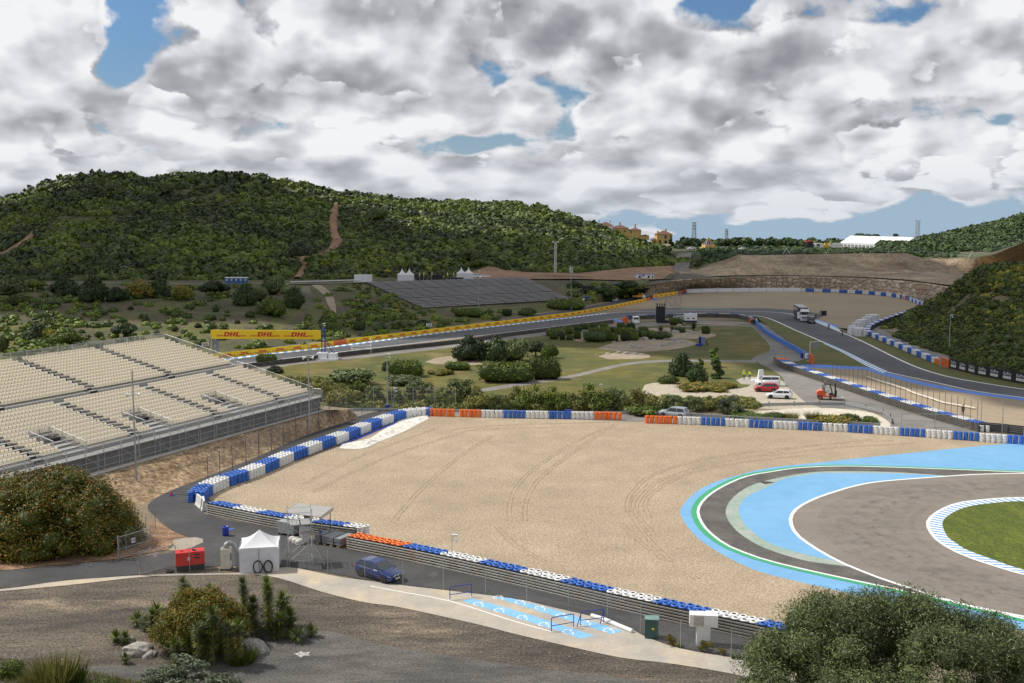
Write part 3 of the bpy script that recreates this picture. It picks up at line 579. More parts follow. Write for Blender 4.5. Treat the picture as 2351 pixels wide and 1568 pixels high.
band('dirt_road', [(1440, 640), (1520, 630), (1548, 612), (1552, 590), (1560, 580)], [(1480, 645), (1570, 640), (1582, 612), (1586, 590), (1590, 580)], .0, M('dusty_road', (.13, .12, .11), .95, var=.15, scale=.1, col2=(.20, .185, .165)), n=30)
o = bpy.data.objects['dirt_road']
for v in o.data.vertices:
 q = proj((v.co.x, v.co.y, 0)); Yv = float(np.interp(q[1], [578, 590, 612, 640, 650], [537, 515, 488, 465, 450])); v.co = PY(q[0], q[1], Yv-1.5)
BK = [(1560, 630, 612), (1600, 632, 618), (1630, 632, 606), (1664, 631, 598), (1694, 630, 586), (1763, 629, 586), (1883, 631, 583.5), (1985, 634, 582), (2081, 640, 581.7), (2121, 645, 594), (2176, 652, 594), (2230, 650, 592), (2283, 645, 585), (2351, 628, 556), (2500, 600, 500)]
BANK = Loft([q[0] for q in BK], [[(yb+2, 5.6), (yb, 5.9), (yb-(yb-yt)*.38, None, 476), (yb-(yb-yt)*.42, None, 481), (yt, None, 497 if x < 2200 else 497-(x-2200)*.55)] for x, yb, yt in BK])
BANK.amp = 1.2; BANK.fr = .09
BANK.mesh('cut_bank', [m_bank, m_ybank], 150, 40, lambda u, v: 1 if u > 11.3 and v > 1.2+max(0, 12.6-u) else 0)
PLX = [1540, 1600, 1664, 1694, 1763, 1883, 1985, 2081, 2121, 2176, 2230, 2283, 2351, 2700]
def pltop(x): return float(np.interp(x, [q[0] for q in BK], [q[2] for q in BK]))
PLAT = Loft(PLX, [[(pltop(x), None, 497 if x < 2200 else 497-(min(x, 2500)-2200)*.55), (min(pltop(x)-1, 578), None, 540), (567, None, 645), (558, None, 800), (562, None, 1000), (560, None, 1500)] for x in PLX])
PLAT.mesh('plateau', m_hill, 80, 20)
RIDX = [2020, 2080, 2117, 2200, 2280, 2351, 2700]
RIDGE = Loft(RIDX, [[(578, None, 540), (562, None, 580), (yt, None, 680), (yt+12, None, 800)] for yt in [563, 555, 548, 531, 513, 496, 430]])
RIDGE.mesh('ridge', m_hill, 60, 20)
RHX = [2030, 2063, 2106, 2161, 2201, 2253, 2300, 2351, 2600, 2900]
RB_ = [762, 776, 796, 814, 829, 844, 854, 866, 918, 980]
RT_ = [757, 738, 712, 684, 652, 618, 612, 610, 575, 540]
RY_ = [(284, 290), (272, 320), (262, 335), (246, 330), (235, 320), (224, 305), (216, 296), (206, 290), (175, 280), (150, 270)]
cols = []
for x, yb, yt, (ya, yc) in zip(RHX, RB_, RT_, RY_):
 c = [(yb+1, -.3)]; Yb = P(x, yb)[1]
 for k in range(1, 6): v = k/5; c.append((yb+(yt-yb)*v, None, Yb+(yc-Yb)*v**1.1))
 c.append((yt+8, None, yc+30)); cols.append(c)
RH = Loft(RHX, cols); RH.amp = 1.5; RH.fr = .06
m_rh = M('scrub_soil', (.10, .095, .045), .95, var=.25, scale=.08, col2=(.19, .15, .085), fine=.3, fscale=1.2)
RH.mesh('scrub_hill', m_rh, 110, 40)
EA = [(-200, 1215), (100, 1128), (225, 1086), (400, 1037), (600, 980), (740, 942), (800, 936), (815, 945)]
EB = [(-200, 1330), (250, 1180), (345, 1152), (390, 1128), (588, 1050), (720, 995), (820, 962), (822, 955)]
a = resample([P(x, y, 2.2) for x, y in EA[:-2]]+[P(800, 940, 1.5), P(815, 948, .3)], n=60); c = resample([P(x, y, -.03) for x, y in EB], n=60)
vs = []; fs = []
for i in range(60):
 for j in range(9):
  k = j/8; q = a[i].lerp(c[i], k); z = a[i].z+(c[i].z-a[i].z)*(k*k*(3-2*k))
  if 0 < j < 8: z += .35*fbm(q.x*.8, q.y*.8, 3, 9)
  vs.append((q.x, q.y, z))
for i in range(59):
 for j in range(8): k = i*9+j; fs.append((k, k+1, k+10, k+9))
tag(npmesh('embankment', vs, fs, m_embk, smooth=True), kind='structure')
o = MB(); back = [Vector(P(x, y, 2.2))+Vector((-1, .4, 0))*60 for x, y in EA[:-2]]
w = [Vector(P(x, y, 2.2)) for x, y in EA[:-2]]+[Vector(P(815, 939, 2.2))]; back.append(back[-1]+Vector((5, 8, 0)))
o.add([(p.x, p.y, 2.19) for p in w]+[(p.x, p.y, 2.19) for p in back], [(i, i+1, len(w)+i+1, len(w)+i) for i in range(len(w)-1)]); tag(o.obj('stand_terrace', m_dirt), kind='structure')
ribb = MB(); ribbon(ribb, w[:-1], 1.7, 2.215, off=.3); tag(ribb.obj('concrete_strip', M('strip_concrete', (.52, .49, .43), .9)), kind='structure')
vs = []; fs = []
for i in range(61):
 for j in range(21):
  X = -60+2*i; Y = 82-4*j; z = max(0, (60-Y))*.2+(.3*fbm(X*.1, Y*.1, 3, 3) if Y < 64 else -.6)
  if X > 8: z += max(0, min(1, (X-8)/14))*max(0, 62-Y)*.14
  vs.append((X, Y, z))
for i in range(60):
 for j in range(20): k = i*21+j; fs.append((k, k+1, k+22, k+21))
tag(npmesh('near_slope', vs, fs, M('slope_soil', (.17, .135, .085), .95, var=.2, scale=.3, col2=(.12, .125, .04), fine=.3, fscale=4), smooth=True), kind='structure')
# ------------------------------------------------------------ foliage
def rot_basis(n, rng):
 a = rng.normal(size=n.shape); tv = np.cross(n, a); tv /= np.linalg.norm(tv, axis=1, keepdims=True)+1e-9
 return tv, np.cross(n, tv)
def leaves(rng, blobs, n, ll, lw, shell=(.8, 1.06), tilt=.9, updir=.25, low=-.55):
 """n leaf quads spread over the shells of ellipsoid blobs; returns verts, faces, tint"""
 B = np.array(blobs, float); area = (B[:, 3]*B[:, 4]*B[:, 5])**(2/3); k = rng.choice(len(B), n, p=area/area.sum()); b = B[k]
 d = rng.normal(size=(n, 3)); d /= np.linalg.norm(d, axis=1, keepdims=True); m = d[:, 2] < low; d[m, 2] *= -1
 r = rng.uniform(shell[0], shell[1], (n, 1)); p = b[:, :3]+d*b[:, 3:6]*r
 nn = d+rng.normal(size=(n, 3))*tilt*.6; nn[:, 2] += updir; nn /= np.linalg.norm(nn, axis=1, keepdims=True)
 tv, bv = rot_basis(nn, rng); s = rng.uniform(.7, 1.3, (n, 1)); tv = tv*ll*s*.5; bv = bv*lw*s*.5
 V = np.stack([p-tv, p+bv*.9-tv*.1, p+tv, p-bv*.9-tv*.1], 1).reshape(-1, 3); F = np.arange(4*n).reshape(-1, 4)
 bt = rng.random((len(B), 1))[k]; t1 = np.clip(.65*bt+.35*rng.random((n, 1)), 0, 1); t = np.concatenate([t1, rng.random((n, 1)), .5*rng.random((n, 1))+.5*bt], 1)
 return V, F, np.repeat(t, 4, 0)
ICO = None
def ico(sub=1):
 import bmesh
 bm = bmesh.new(); bmesh.ops.create_icosphere(bm, subdivisions=sub, radius=1); v = np.array([q.co[:] for q in bm.verts]); f = np.array([[w.index for w in q.verts] for q in bm.faces]); bm.free(); return v, f
IV, IF = ico(2); IV1, IF1 = ico(1)
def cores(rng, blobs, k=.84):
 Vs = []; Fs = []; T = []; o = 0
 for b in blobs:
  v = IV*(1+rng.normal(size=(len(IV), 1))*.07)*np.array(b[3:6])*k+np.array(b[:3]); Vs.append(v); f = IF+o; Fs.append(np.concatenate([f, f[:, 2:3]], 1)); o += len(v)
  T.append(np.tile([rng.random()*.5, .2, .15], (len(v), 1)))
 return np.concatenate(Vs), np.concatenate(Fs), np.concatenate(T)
def tri2mesh(name, V, F, m, tint):       # quads that may have a doubled last corner
 F = np.asarray(F); tr = F[:, 2] == F[:, 3]; me = bpy.data.meshes.new(name); V = np.asarray(V, np.float32)
 me.vertices.add(len(V)); me.vertices.foreach_set('co', V.ravel()); cnt = np.where(tr, 3, 4)
 flat = np.concatenate([F[:, :3], np.where(tr, -1, F[:, 3])[:, None]], 1).ravel(); flat = flat[flat >= 0].astype(np.int32)
 me.loops.add(len(flat)); me.loops.foreach_set('vertex_index', flat); st = np.concatenate([[0], np.cumsum(cnt)[:-1]]).astype(np.int32)
 me.polygons.add(len(F)); me.polygons.foreach_set('loop_start', st)
 for q in (m if isinstance(m, list) else [m]): me.materials.append(q)
 a = me.color_attributes.new('tint', 'FLOAT_COLOR', 'POINT'); t = np.ones((len(V), 4), np.float32); t[:, :3] = tint; a.data.foreach_set('color', t.ravel())
 me.update(calc_edges=True); return me
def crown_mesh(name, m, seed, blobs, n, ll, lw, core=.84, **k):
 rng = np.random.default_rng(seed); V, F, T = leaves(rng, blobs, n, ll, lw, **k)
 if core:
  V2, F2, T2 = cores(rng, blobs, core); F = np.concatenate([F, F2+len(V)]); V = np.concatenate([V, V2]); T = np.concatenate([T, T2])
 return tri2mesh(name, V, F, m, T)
def lump(rng, n, R_, H, r0, r1, flat=.8, z0=None):
 out = []
 for i in range(n):
  a = rng.random()*2*PI; q = R_*math.sqrt(rng.random()); z = rng.random()**.8*H*(1-.55*(q/R_)**2); r = r0+(r1-r0)*rng.random()
  out.append((q*math.cos(a), q*math.sin(a), max(z, r*.55), r, r, r*flat))
 return out
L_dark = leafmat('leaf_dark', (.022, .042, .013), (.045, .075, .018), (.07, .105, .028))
L_olive = leafmat('leaf_olive', (.055, .078, .022), (.105, .138, .042), (.22, .26, .12), objvar=.12)
L_green = leafmat('leaf_green', (.040, .068, .010), (.095, .135, .015), (.17, .21, .026), objvar=.28)
L_yellow = leafmat('leaf_broom', (.06, .085, .018), (.16, .165, .02), (.55, .43, .03))
L_grey = leafmat('leaf_grey', (.06, .085, .045), (.11, .14, .075), (.17, .20, .12))
L_rust = leafmat('leaf_rust', (.055, .080, .010), (.145, .145, .014), (.30, .14, .02), objvar=.1)
L_hill = leafmat('leaf_scrub', (.036, .054, .021), (.105, .150, .019), (.17, .21, .028), objvar=0)
L_tama = leafmat('leaf_tamarisk', (.12, .14, .028), (.20, .20, .05), (.30, .27, .09), objvar=.2)
m_bark = M('bark', (.11, .085, .06), .95, var=.25, scale=4)
MESH = {}
def lib(kind):
 if kind in MESH: return MESH[kind]
 rg = random.Random(hash(kind) % 1000 if False else sum(map(ord, kind))); nm = 'foliage'
 base = kind.rstrip('0123456789'); sd = sum(map(ord, kind))
 mt = {'dark': L_dark, 'olive': L_olive, 'green': L_green, 'broom': L_yellow, 'grey': L_grey, 'rust': L_rust, 'tama': L_tama}
 shape, col = base.split('_')
 if shape == 'round': bl = [(0, 0, .45, .8, .8, .5)]+lump(rg, 14, .75, .95, .28, .42); me = crown_mesh(nm, mt[col], sd, bl, 2000, .15, .10, tilt=1.3, shell=(.7, 1.22))
 elif shape == 'hedge': bl = [(x*.33+rg.uniform(-.12, .12), y*.33+rg.uniform(-.12, .12), .36+.2*rg.random(), .40, .40, .50) for x in (-2, -1, 0, 1, 2) for y in (-2, -1, 0, 1, 2)]; me = crown_mesh(nm, mt[col], sd, bl, 2400, .13, .09, tilt=1.1, shell=(.75, 1.2))
 elif shape == 'loose': bl = lump(rg, 16, .8, 1.15, .16, .30); me = crown_mesh(nm, mt[col], sd, bl, 2600, .13, .05, core=.45, shell=(.35, 1.35), tilt=1.5)
 elif shape == 'tree': bl = [(0, 0, .75, .45, .45, .35)]+[(b[0], b[1], b[2]+.42, b[3], b[4], b[5]) for b in lump(rg, 14, .55, .55, .2, .34)]; me = crown_mesh(nm, mt[col], sd, bl, 1900, .12, .09, low=-2)
 elif shape == 'tall': bl = [(rg.uniform(-.25, .25), rg.uniform(-.25, .25), .15+.16*i, .30-.012*i, .30-.012*i, .2) for i in range(11)]; me = crown_mesh(nm, mt[col], sd, bl, 1900, .11, .08, low=-2)
 elif shape == 'tuft':                 # upright blades
  rng = np.random.default_rng(sd); n = 420; a = rng.random(n)*2*PI; r = np.sqrt(rng.random(n))*.55; p = np.stack([r*np.cos(a), r*np.sin(a), 0*r], 1)
  d = np.stack([np.cos(a)*.5*r/.5, np.sin(a)*.5*r/.5, np.ones(n)], 1)+rng.normal(size=(n, 3))*.16; h = rng.uniform(.5, 1.05, (n, 1)); d *= h
  s = np.cross(d, rng.normal(size=(n, 3))); s /= np.linalg.norm(s, axis=1, keepdims=True); s *= .022
  V = np.stack([p-s, p+s, p+d*.6+s*.7, p+d], 1).reshape(-1, 3); F = np.arange(4*n).reshape(-1, 4); t = np.repeat(rng.random((n, 3)), 4, 0); me = tri2mesh(nm, V, F, mt[col], t)
 elif shape == 'rosette':              # stiff yucca leaves
  rng = np.random.default_rng(sd); n = 110; a = rng.random(n)*2*PI; e = rng.uniform(-.75, 1.35, n); d = np.stack([np.cos(a)*np.cos(e), np.sin(a)*np.cos(e), np.sin(e)], 1); h = rng.uniform(.75, 1.1, (n, 1)); h = h*(1-.2*(e[:, None] < 0))
  s = np.cross(d, [0, 0, 1.0]); s /= np.linalg.norm(s, axis=1, keepdims=True)+1e-6; s *= .055; p = d*.08
  V = np.stack([p-s*.6, p+d*h*.45-s, p+d*h, p+d*h*.45+s], 1).reshape(-1, 3); F = np.arange(4*n).reshape(-1, 4); t = np.repeat(np.stack([np.clip(.3+.5*e, 0, 1), rng.random(n), rng.random(n)], 1), 4, 0); me = tri2mesh(nm, V, F, mt[col], t)
 MESH[kind] = me; return me
def trunkmesh(key, h, r, seed=1):
 if key in MESH: return MESH[key]
 rg = random.Random(seed); b = MB(); b.tube((0, 0, -.1), (.02, .01, h*.55), r, n=7, r2=r*.7)
 for k in range(5):
  a = k*1.3+rg.random(); b.tube((.02, .01, h*(.35+.05*k)), (.35*math.cos(a), .35*math.sin(a), h*(.8+.05*k)), r*.5, n=5, r2=r*.15)
 o = b.obj('trunk', m_bark, link=False); MESH[key] = o.data; bpy.data.objects.remove(o); return MESH[key]
m_stem = m_bark
NPL = {}
def plant(name, label, cat, loc, kind, sx, sz, group=None, trunk=None, sy=None, rz=None):
 """a bush or tree: Empty > crown (+ trunk)"""
 e = thing(name, label, cat, loc, rnd.random()*6 if rz is None else rz, group); e.scale = (sx, sy or sx, sz)
 c = bpy.data.objects.new('crown' if trunk is not None else 'foliage', lib(kind)); COL.objects.link(c); c.parent = e
 if trunk is not None: q = bpy.data.objects.new('trunk', trunkmesh('t_'+str(trunk), trunk, .07)); COL.objects.link(q); q.parent = e
 else: q = bpy.data.objects.new('stem', trunkmesh('t_s', .5, .05)); COL.objects.link(q); q.parent = e
 return e
def size_px(px, p):                       # photo pixels -> metres at world point p
 zc = p[1]*CP-(p[2]-HC)*SP; return px*zc/FOC
def scrub(name, label, pts, radii, m, seed=3, leaf=26, core=True, lsz=.42, dens_t=None):
 rng = np.random.default_rng(seed); n = len(pts); Pn = np.array(pts); Rr = np.array(radii)[:, None]
 tb = rng.random((n, 1)) if dens_t is None else dens_t
 Vs = []; Fs = []; Ts = []; o = 0
 if core:
  v = IV1[None]*(1+rng.normal(size=(n, len(IV1), 1))*.13); v = v*Rr[:, :, None]*np.array([.95, .95, .72])+Pn[:, None, :]+np.array([0, 0, .2]); nv = len(IV1)
  f = IF1[None]+(np.arange(n)*nv)[:, None, None]; f = f.reshape(-1, 3); Fs.append(np.concatenate([f, f[:, 2:3]], 1)); Vs.append(v.reshape(-1, 3)); o = n*nv
  t = np.repeat(np.concatenate([tb, rng.random((n, 1))*.7, tb*.4+.25*rng.random((n, 1))], 1), nv, 0); Ts.append(t)
 k = np.repeat(np.arange(n), leaf); N = len(k); d = rng.normal(size=(N, 3)); d /= np.linalg.norm(d, axis=1, keepdims=True); d[:, 2] = np.abs(d[:, 2])*1.0-.12
 p = Pn[k]+d*Rr[k]*np.array([1, 1, .8])*rng.uniform(.88, 1.15, (N, 1))+np.array([0, 0, .2]); nn = d+rng.normal(size=(N, 3))*.5; nn /= np.linalg.norm(nn, axis=1, keepdims=True)
 tv, bv = rot_basis(nn, rng); s = Rr[k]*lsz*rng.uniform(.5, 1.1, (N, 1)); tv = tv*s; bv = bv*s*.75
 Vs.append(np.stack([p-tv, p-bv, p+tv, p+bv], 1).reshape(-1, 3)); Fs.append(np.arange(4*N).reshape(-1, 4)+o)
 Ts.append(np.repeat(np.concatenate([np.clip(tb[k]+rng.normal(size=(N, 1))*.12, 0, 1), np.clip(tb[k]*.4+rng.random((N, 1))*.6, 0, 1), np.clip(.3+.4*tb[k]+.3*rng.random((N, 1)), 0, 1)], 1), 4, 0))
 me = tri2mesh(name, np.concatenate(Vs), np.concatenate(Fs), m, np.concatenate(Ts)); ob = bpy.data.objects.new(name, me); COL.objects.link(ob)
 return tag(ob, label, kind='stuff')
def inpoly(x, y, pg):
 c = False; j = len(pg)-1
 for i in range(len(pg)):
  if (pg[i][1] > y) != (pg[j][1] > y) and x < (pg[j][0]-pg[i][0])*(y-pg[i][1])/(pg[j][1]-pg[i][1])+pg[i][0]: c = not c
  j = i
 return c
rs = random.Random(5)
TRK = [[(750, 470), (780, 466), (782, 500), (780, 530), (792, 556), (768, 580), (712, 598), (706, 618), (696, 645), (668, 645), (688, 612), (676, 596), (676, 588), (720, 584), (748, 570), (752, 540), (750, 500)], [(96, 526), (80, 550), (50, 572), (8, 600), (-20, 620), (-20, 590), (36, 558), (76, 528)]]
pts = []; rad = []; ts = []
for i in range(12500):
 u = rs.uniform(1.3, len(HILL.xs)-1.02); v = rs.random()**.85*(HILL.nv-2)*1.03; p = HILL.at(u, v); q = proj(p)
 if q[0] < -80 or any(inpoly(q[0], q[1], g) for g in TRK): continue
 if q[1] > hbase(q[0])+1: continue
 big = vnoise(p.x*.03, p.y*.03, 3); crest = max(0, v-3.6)/1.6; r = rs.choice((.8, 1.1, 1.4, 2.2, 2.9))*rs.uniform(.8, 1.15)*(1+.6*(crest if q[0] < 620 else .3*crest))*(.85+.5*big)
 if vnoise(p.x*.05+9, p.y*.05, 8) < .26 and rs.random() < .5: continue
 pts.append(tuple(p)); rad.append(r); tt = vnoise(p.x*.06, p.y*.06, 21)*.9+rs.uniform(-.3, .3)-.35*min(1, crest)*(q[0] < 620); ts.append([min(1, max(0, tt))])
scrub('hill_scrub', 'dense dark green scrub covering the long hill behind the circuit', pts, rad, L_hill, 3, 22, dens_t=np.array(ts))
pts = []; rad = []
for i in range(520):
 x = rs.uniform(705, 1060); y = rs.uniform(578, 640)
 if x > 1000 and y < 600: continue
 if y < 578+abs(x-860)*.08: continue
 p = HILL.find(x, y); pts.append(tuple(p)); rad.append(rs.uniform(.7, 1.3))
scrub('broom_scrub', 'yellow flowering broom at the foot of the hill', pts, rad, L_yellow, 4, 26)
pts = []; rad = []
for i in range(1500):
 u = rs.uniform(0, len(RIDX)-1.5); v = rs.random()*2.1; p = RIDGE.at(u, v); pts.append(tuple(p)); rad.append(rs.uniform(1.2, 2.9))
for i in range(700):
 x = rs.uniform(1600, 2200); v = rs.uniform(.12, 1.75); p = PLAT.at(PLAT.ux(x), v); q = proj(p)
 if 1880 < q[0] < 2110 and q[1] < 572: continue
 pts.append(tuple(p)); rad.append(rs.uniform(.8, 1.9))
scrub('ridge_scrub', 'green scrub darkened for shade on the ridge right of the marquee', pts, rad, L_dark, 6, 24)  # darker leaf material stands in for cloud shade over the ridge
pts = []; rad = []
for i in range(360):
 x = rs.uniform(1555, 1960) if i % 3 else rs.uniform(2080, 2300); Y = rs.uniform(650, 780); yy = 556+rs.uniform(0, 10); p = PY(x, yy+4, Y)
 r = rs.uniform(1.5, 3.6); pts.append((p[0], Y, p[2]+r*.5)); rad.append(r)
scrub('far_woodland', 'distant dark trees along the skyline beyond the cut bank', pts, rad, L_dark, 8, 40)
pts = []; rad = []; py_ = []; ry_ = []
for i in range(2300):
 u = rs.uniform(0, 8.4); v = rs.random()**.9*(RH.nv-1.9); p = RH.at(u, v); q = proj(p)
 if q[0] > 2420: continue
 if vnoise(p.x*.09, p.y*.09, 4) < .26 and v < 4: continue
 r = rs.uniform(.6, 1.5)*(1.25 if v > 4 else 1)
 if vnoise(p.x*.07, p.y*.07, 14) > .58 and rs.random() < .45: py_.append(tuple(p)); ry_.append(r*.75)
 else: pts.append(tuple(p)); rad.append(r)
scrub('slope_scrub', 'dark shrubs covering the steep hill on the right', pts, rad, L_green, 9, 60, lsz=.26)
scrub('slope_broom', 'yellow flowering broom dotted over the hill on the right', py_, ry_, L_yellow, 10, 60, lsz=.26)
pts = []; rad = []
for i in range(2100):
 x = rs.uniform(-60, 1480); y = rs.uniform(655, 830); u = TERR.ux(x);
 p = TERR.find(x, y); q = proj(p)
 if abs(q[1]-y) > 3: continue
 ok = (x < 700 and y < 690 and rs.random() < .8) or (705 < x < 760 and 665 < y < 735) or (775 < x < 1000 and 652+max(0, x-850)*.5 < y < 735) or (1310 < x < 1480 and 640 < y < 690) or (x < 230 and y > 690 and rs.random() < .75) or (230 < x < 700 and 695 < y < 800 and rs.random() < .22) or (560 < x < 700 and y < 650) or (700 < x < 1180 and y > 715 and rs.random() < .5)
 if 700 < x < 775 and 715+(x-700)*.1 > y and abs(x-(725+(y-655)*.6)) < 12: continue
 if 690 < x < 735 and abs(x-(700+(y-660)*.35)) < 14 and y < 735: continue
 if not ok: continue
 pts.append(tuple(p)); rad.append(rs.uniform(.6, 1.7))
scrub('bank_scrub', 'mixed green scrub on the banks left of the circuit', pts, rad, L_green, 12, 40, lsz=.32)
pts = [tuple(TERR.find(rs.uniform(800, 960), rs.uniform(690, 735))) for i in range(40)]
scrub('bank_broom', 'yellow broom on the bank left of the dark grandstand', pts, [rs.uniform(.6, 1.1) for _ in pts], L_yellow, 13, 40, lsz=.3)
pts = []; rad = []
for i in range(620): x = rs.uniform(640, 1740); y = rs.uniform(918, 942) if x > 830 else rs.uniform(870, 925); pts.append(P(x, y, 0)); rad.append(rs.uniform(.35, .95))
scrub('lane_scrub', 'low yellow green undergrowth between the lane and the lawn', pts, rad, L_tama, 17, 90, lsz=.26)
# ------------------------------------------------------------ object materials
m_steel = M('galvanised_steel', (.42, .43, .43), .45, .55, var=.12, scale=1.2, col2=(.34, .34, .33))
m_rail = M('guardrail_steel', (.17, .165, .15), .5, .2, var=.15, scale=.5, col2=(.135, .125, .105), col3=(.20, .13, .08), s3=.35, lo3=.55, hi3=.75)
m_post = M('dark_post', (.10, .105, .105), .6, .2, var=.15, scale=2)
m_black = M('black_plastic', (.014, .014, .015), .6, var=.1)
m_grey2 = M('mid_grey', (.22, .23, .24), .6, var=.1)
m_wt = M('white_tyre', (.74, .74, .72), .55, var=.08, scale=2.5, coord='O')
m_bt = M('blue_tyre', (.032, .135, .50), .5, var=.12, scale=2.5, coord='O')
m_ot = M('orange_tyre', (.80, .17, .02), .5, var=.12, scale=2.5, coord='O')
m_tin = M('tyre_hollow', (.012, .012, .013), .9)
m_cream = M('seat_cream', (.66, .57, .40), .5, var=.05, scale=2)
m_yel = M('banner_yellow', (.86, .58, .015), .5, var=.03, scale=.3)
m_red = M('lettering_red', (.52, .02, .02), .5, var=.03)
m_dblue = M('dark_blue_metal', (.025, .05, .30), .45, .2, var=.1)
m_wire = M('fence_wire', (.33, .34, .34), .5, .5, var=.1)
m_glass = M('dark_glass', (.02, .026, .03), .08, var=.1, spec=.9)
m_whitep = M('white_panel', (.72, .73, .74), .5, var=.04, scale=.6)
m_tent = M('tent_fabric', (.70, .70, .71), .7, var=.03, scale=1, bump=.03, bscale=1.5)
m_rub = M('rubber', (.025, .025, .026), .85, var=.15)
m_alloy = M('alloy', (.50, .51, .53), .35, .6, var=.1)
m_skin = M('skin', (.48, .29, .20), .6)
# ------------------------------------------------------------ tyre stacks
def stackmesh(col, n, seed, lo=False):
 rg = random.Random(seed); b = MB(); h = .225; N = 8 if lo else 14; mt = {'white': m_wt, 'blue': m_bt, 'orange': m_ot}[col]
 for k in range(n):
  z = k*h; r = .325+rg.uniform(-.012, .008); T = Matrix.Translation((rg.uniform(-.02, .02), rg.uniform(-.02, .02), z))
  if lo: prof = [(r-.04, 0), (r, h*.5), (r-.04, h*.97)]; mats = [0, 0]
  else: prof = [(r-.06, 0.005), (r, h*.2), (r+.004, h*.5), (r, h*.8), (r-.055, h*.97)]; mats = [0]*4
  if k == n-1: prof += [(r-.13, h*.97), (r-.15, h*.80), (r-.12, h*.2), (.001, h*.15)]; mats += [0, 0, 1, 1]
  b.lathe(prof, N, mats=mats, T=T, smooth=not lo)
 o = b.obj('tyre_stack', [mt, m_tin], link=False); me = o.data; bpy.data.objects.remove(o); return me
SM = {(c, n, s): stackmesh(c, n, s*7+n) for c in ('white', 'blue', 'orange') for n in (4, 5) for s in (0, 1, 2)}
SML = {c: stackmesh(c, 5, 3, True) for c in ('white', 'blue', 'orange')}
STACKS = []
def tyrewall(where, pts, rows, side, runs, n=5, start='blue', sp=.68, off0=0.0, first=None, num=5, jit=.05):
 """rows of stacks from the polyline outwards; side +1 = left of its direction"""
 w = resample([P(x, y) for x, y in cr(pts, 5)], sp); N = normals2(w)
 seq = list(first or []); c = start; tot = sum(q[1] for q in seq)
 while tot < len(w): seq.append((c, runs)); tot += runs; c = 'white' if c == 'blue' else 'blue'
 i = 0
 for ri, (c, k) in enumerate(seq):
  for j in range(k):
   if i >= len(w): break
   if c != 'gap':
    for r in range(rows):
     o = N[i]*side*(off0+r*.64); d = (w[min(i+1, len(w)-1)]-w[max(i-1, 0)]).normalized()*(.33*(r % 2))
     p = w[i]+o+d; STACKS.append((p.length, (p.x+rnd.uniform(-jit, jit), p.y+rnd.uniform(-jit, jit), .03), c, num, '%s tyre stack, %s colour run of %s' % (c, ORD[min(ri, 39)], where)))
   i += 1
G1A = [(477, 1181), (592, 1205), (643, 1214.5), (720, 1227), (818, 1240)]
G1B = [(798, 1260), (950, 1290.5), (1176, 1341.5), (1381, 1391), (1546, 1429), (1763.7, 1476), (1990, 1528)]
G4 = [(1776, 831.5), (1798.5, 846.5), (1913.5, 886.5), (2038.5, 929), (2138.5, 961.5), (2246, 991.5)]
tyrewall('the wall left of the scaffold', G1A, 2, 1, 5, off0=.62, num=5)
STACKS_B = len(STACKS)
tyrewall('the near guardrail wall', G1B, 2, 1, 6, off0=.62, first=[('orange', 9)], num=5)
tyrewall('the wall beside the grandstand bank', [(474, 1152), (490, 1136), (530, 1118), (588, 1098), (668, 1063), (735.5, 1036), (798, 1013), (865.5, 984.5), (913, 967.5), (950, 957.5), (984, 956)], 3, 1, 5, off0=.33, num=5, jit=.04)
tyrewall('the wall behind the gravel trap', [(988, 956), (1176, 961), (1401, 964.5), (1461, 971.5), (1581, 975.5), (1736, 983), (1776, 985), (1938.5, 993), (2100, 1003.5), (2263.5, 1015.5), (2351, 1021.5), (2450, 1030)], 1, 1, 5, start='white', first=[('orange', 6), ('gap', 1), ('orange', 5), ('white', 5), ('blue', 5), ('white', 5), ('blue', 5), ('white', 5), ('orange', 6), ('gap', 6), ('orange', 7)], num=5, off0=.33)
tyrewall('the pit lane wall', G4, 4, 1, 5, off0=.62, first=[('orange', 4)], num=4)
tyrewall('the tyres behind the double guardrail', [(2246, 991), (2300, 994), (2351, 999), (2450, 1012)], 2, 1, 5, off0=.62, num=4)
tyrewall('the far inner wall', [(1440, 733), (1506, 731), (1588.5, 728), (1651, 728), (1696, 730.5), (1722, 737), (1732, 741)], 1, 1, 5, off0=.5, num=5)
tyrewall('the far outer wall', [(1840, 669.5), (1963.5, 674), (2051, 682), (2080, 688)], 1, 1, 5, num=6, first=[('white', 3)])
tyrewall('the far hairpin wall', [(2086, 689), (2106, 697), (2121, 703), (2116, 709), (2075, 723), (2038, 736), (2010, 747), (1992, 757), (1989, 767), (2000, 773), (2048, 793), (2143, 832.5)], 2, 1, 5, num=5)
for x, y in [(2074, 687), (2078, 688), (2148, 835), (2152, 837), (2102, 709), (2107, 707)]:
 p = P(x, y); STACKS.append((p[1], (p[0], p[1], .02), 'orange', 5, 'orange tyre stack closing an end of the far wall'))
STACKS.sort(key=lambda s: s[0])
for k, (d, p, c, n, lab) in enumerate(STACKS[:300]):
 o = bpy.data.objects.new('tyre_stack', SM[(c, n if n in (4, 5) else 5, k % 3)]); COL.objects.link(o); o.location = p; o.rotation_euler = (0, 0, rnd.random()*6)
 tag(o, lab, 'tyre stack', lab+' group')
bl = {'white': [], 'blue': [], 'orange': []}
for s in STACKS[300:]: bl[s[2]].append(s)
Vs = []; Fs = []; MI = []; o_ = 0
for ci, c in enumerate(('white', 'blue', 'orange')):
 me = SML[c]; v = np.array([q.co[:] for q in me.vertices]); f = [tuple(q.vertices) for q in me.polygons]; mi = [q.material_index for q in me.polygons]
 for s in bl[c]:
  vv = v*np.array([1, 1, s[3]/5])+np.array(s[1]); Vs.append(vv); Fs += [tuple(i+o_ for i in q) for q in f]; MI += [ci if m == 0 else 3 for m in mi]; o_ += len(v)
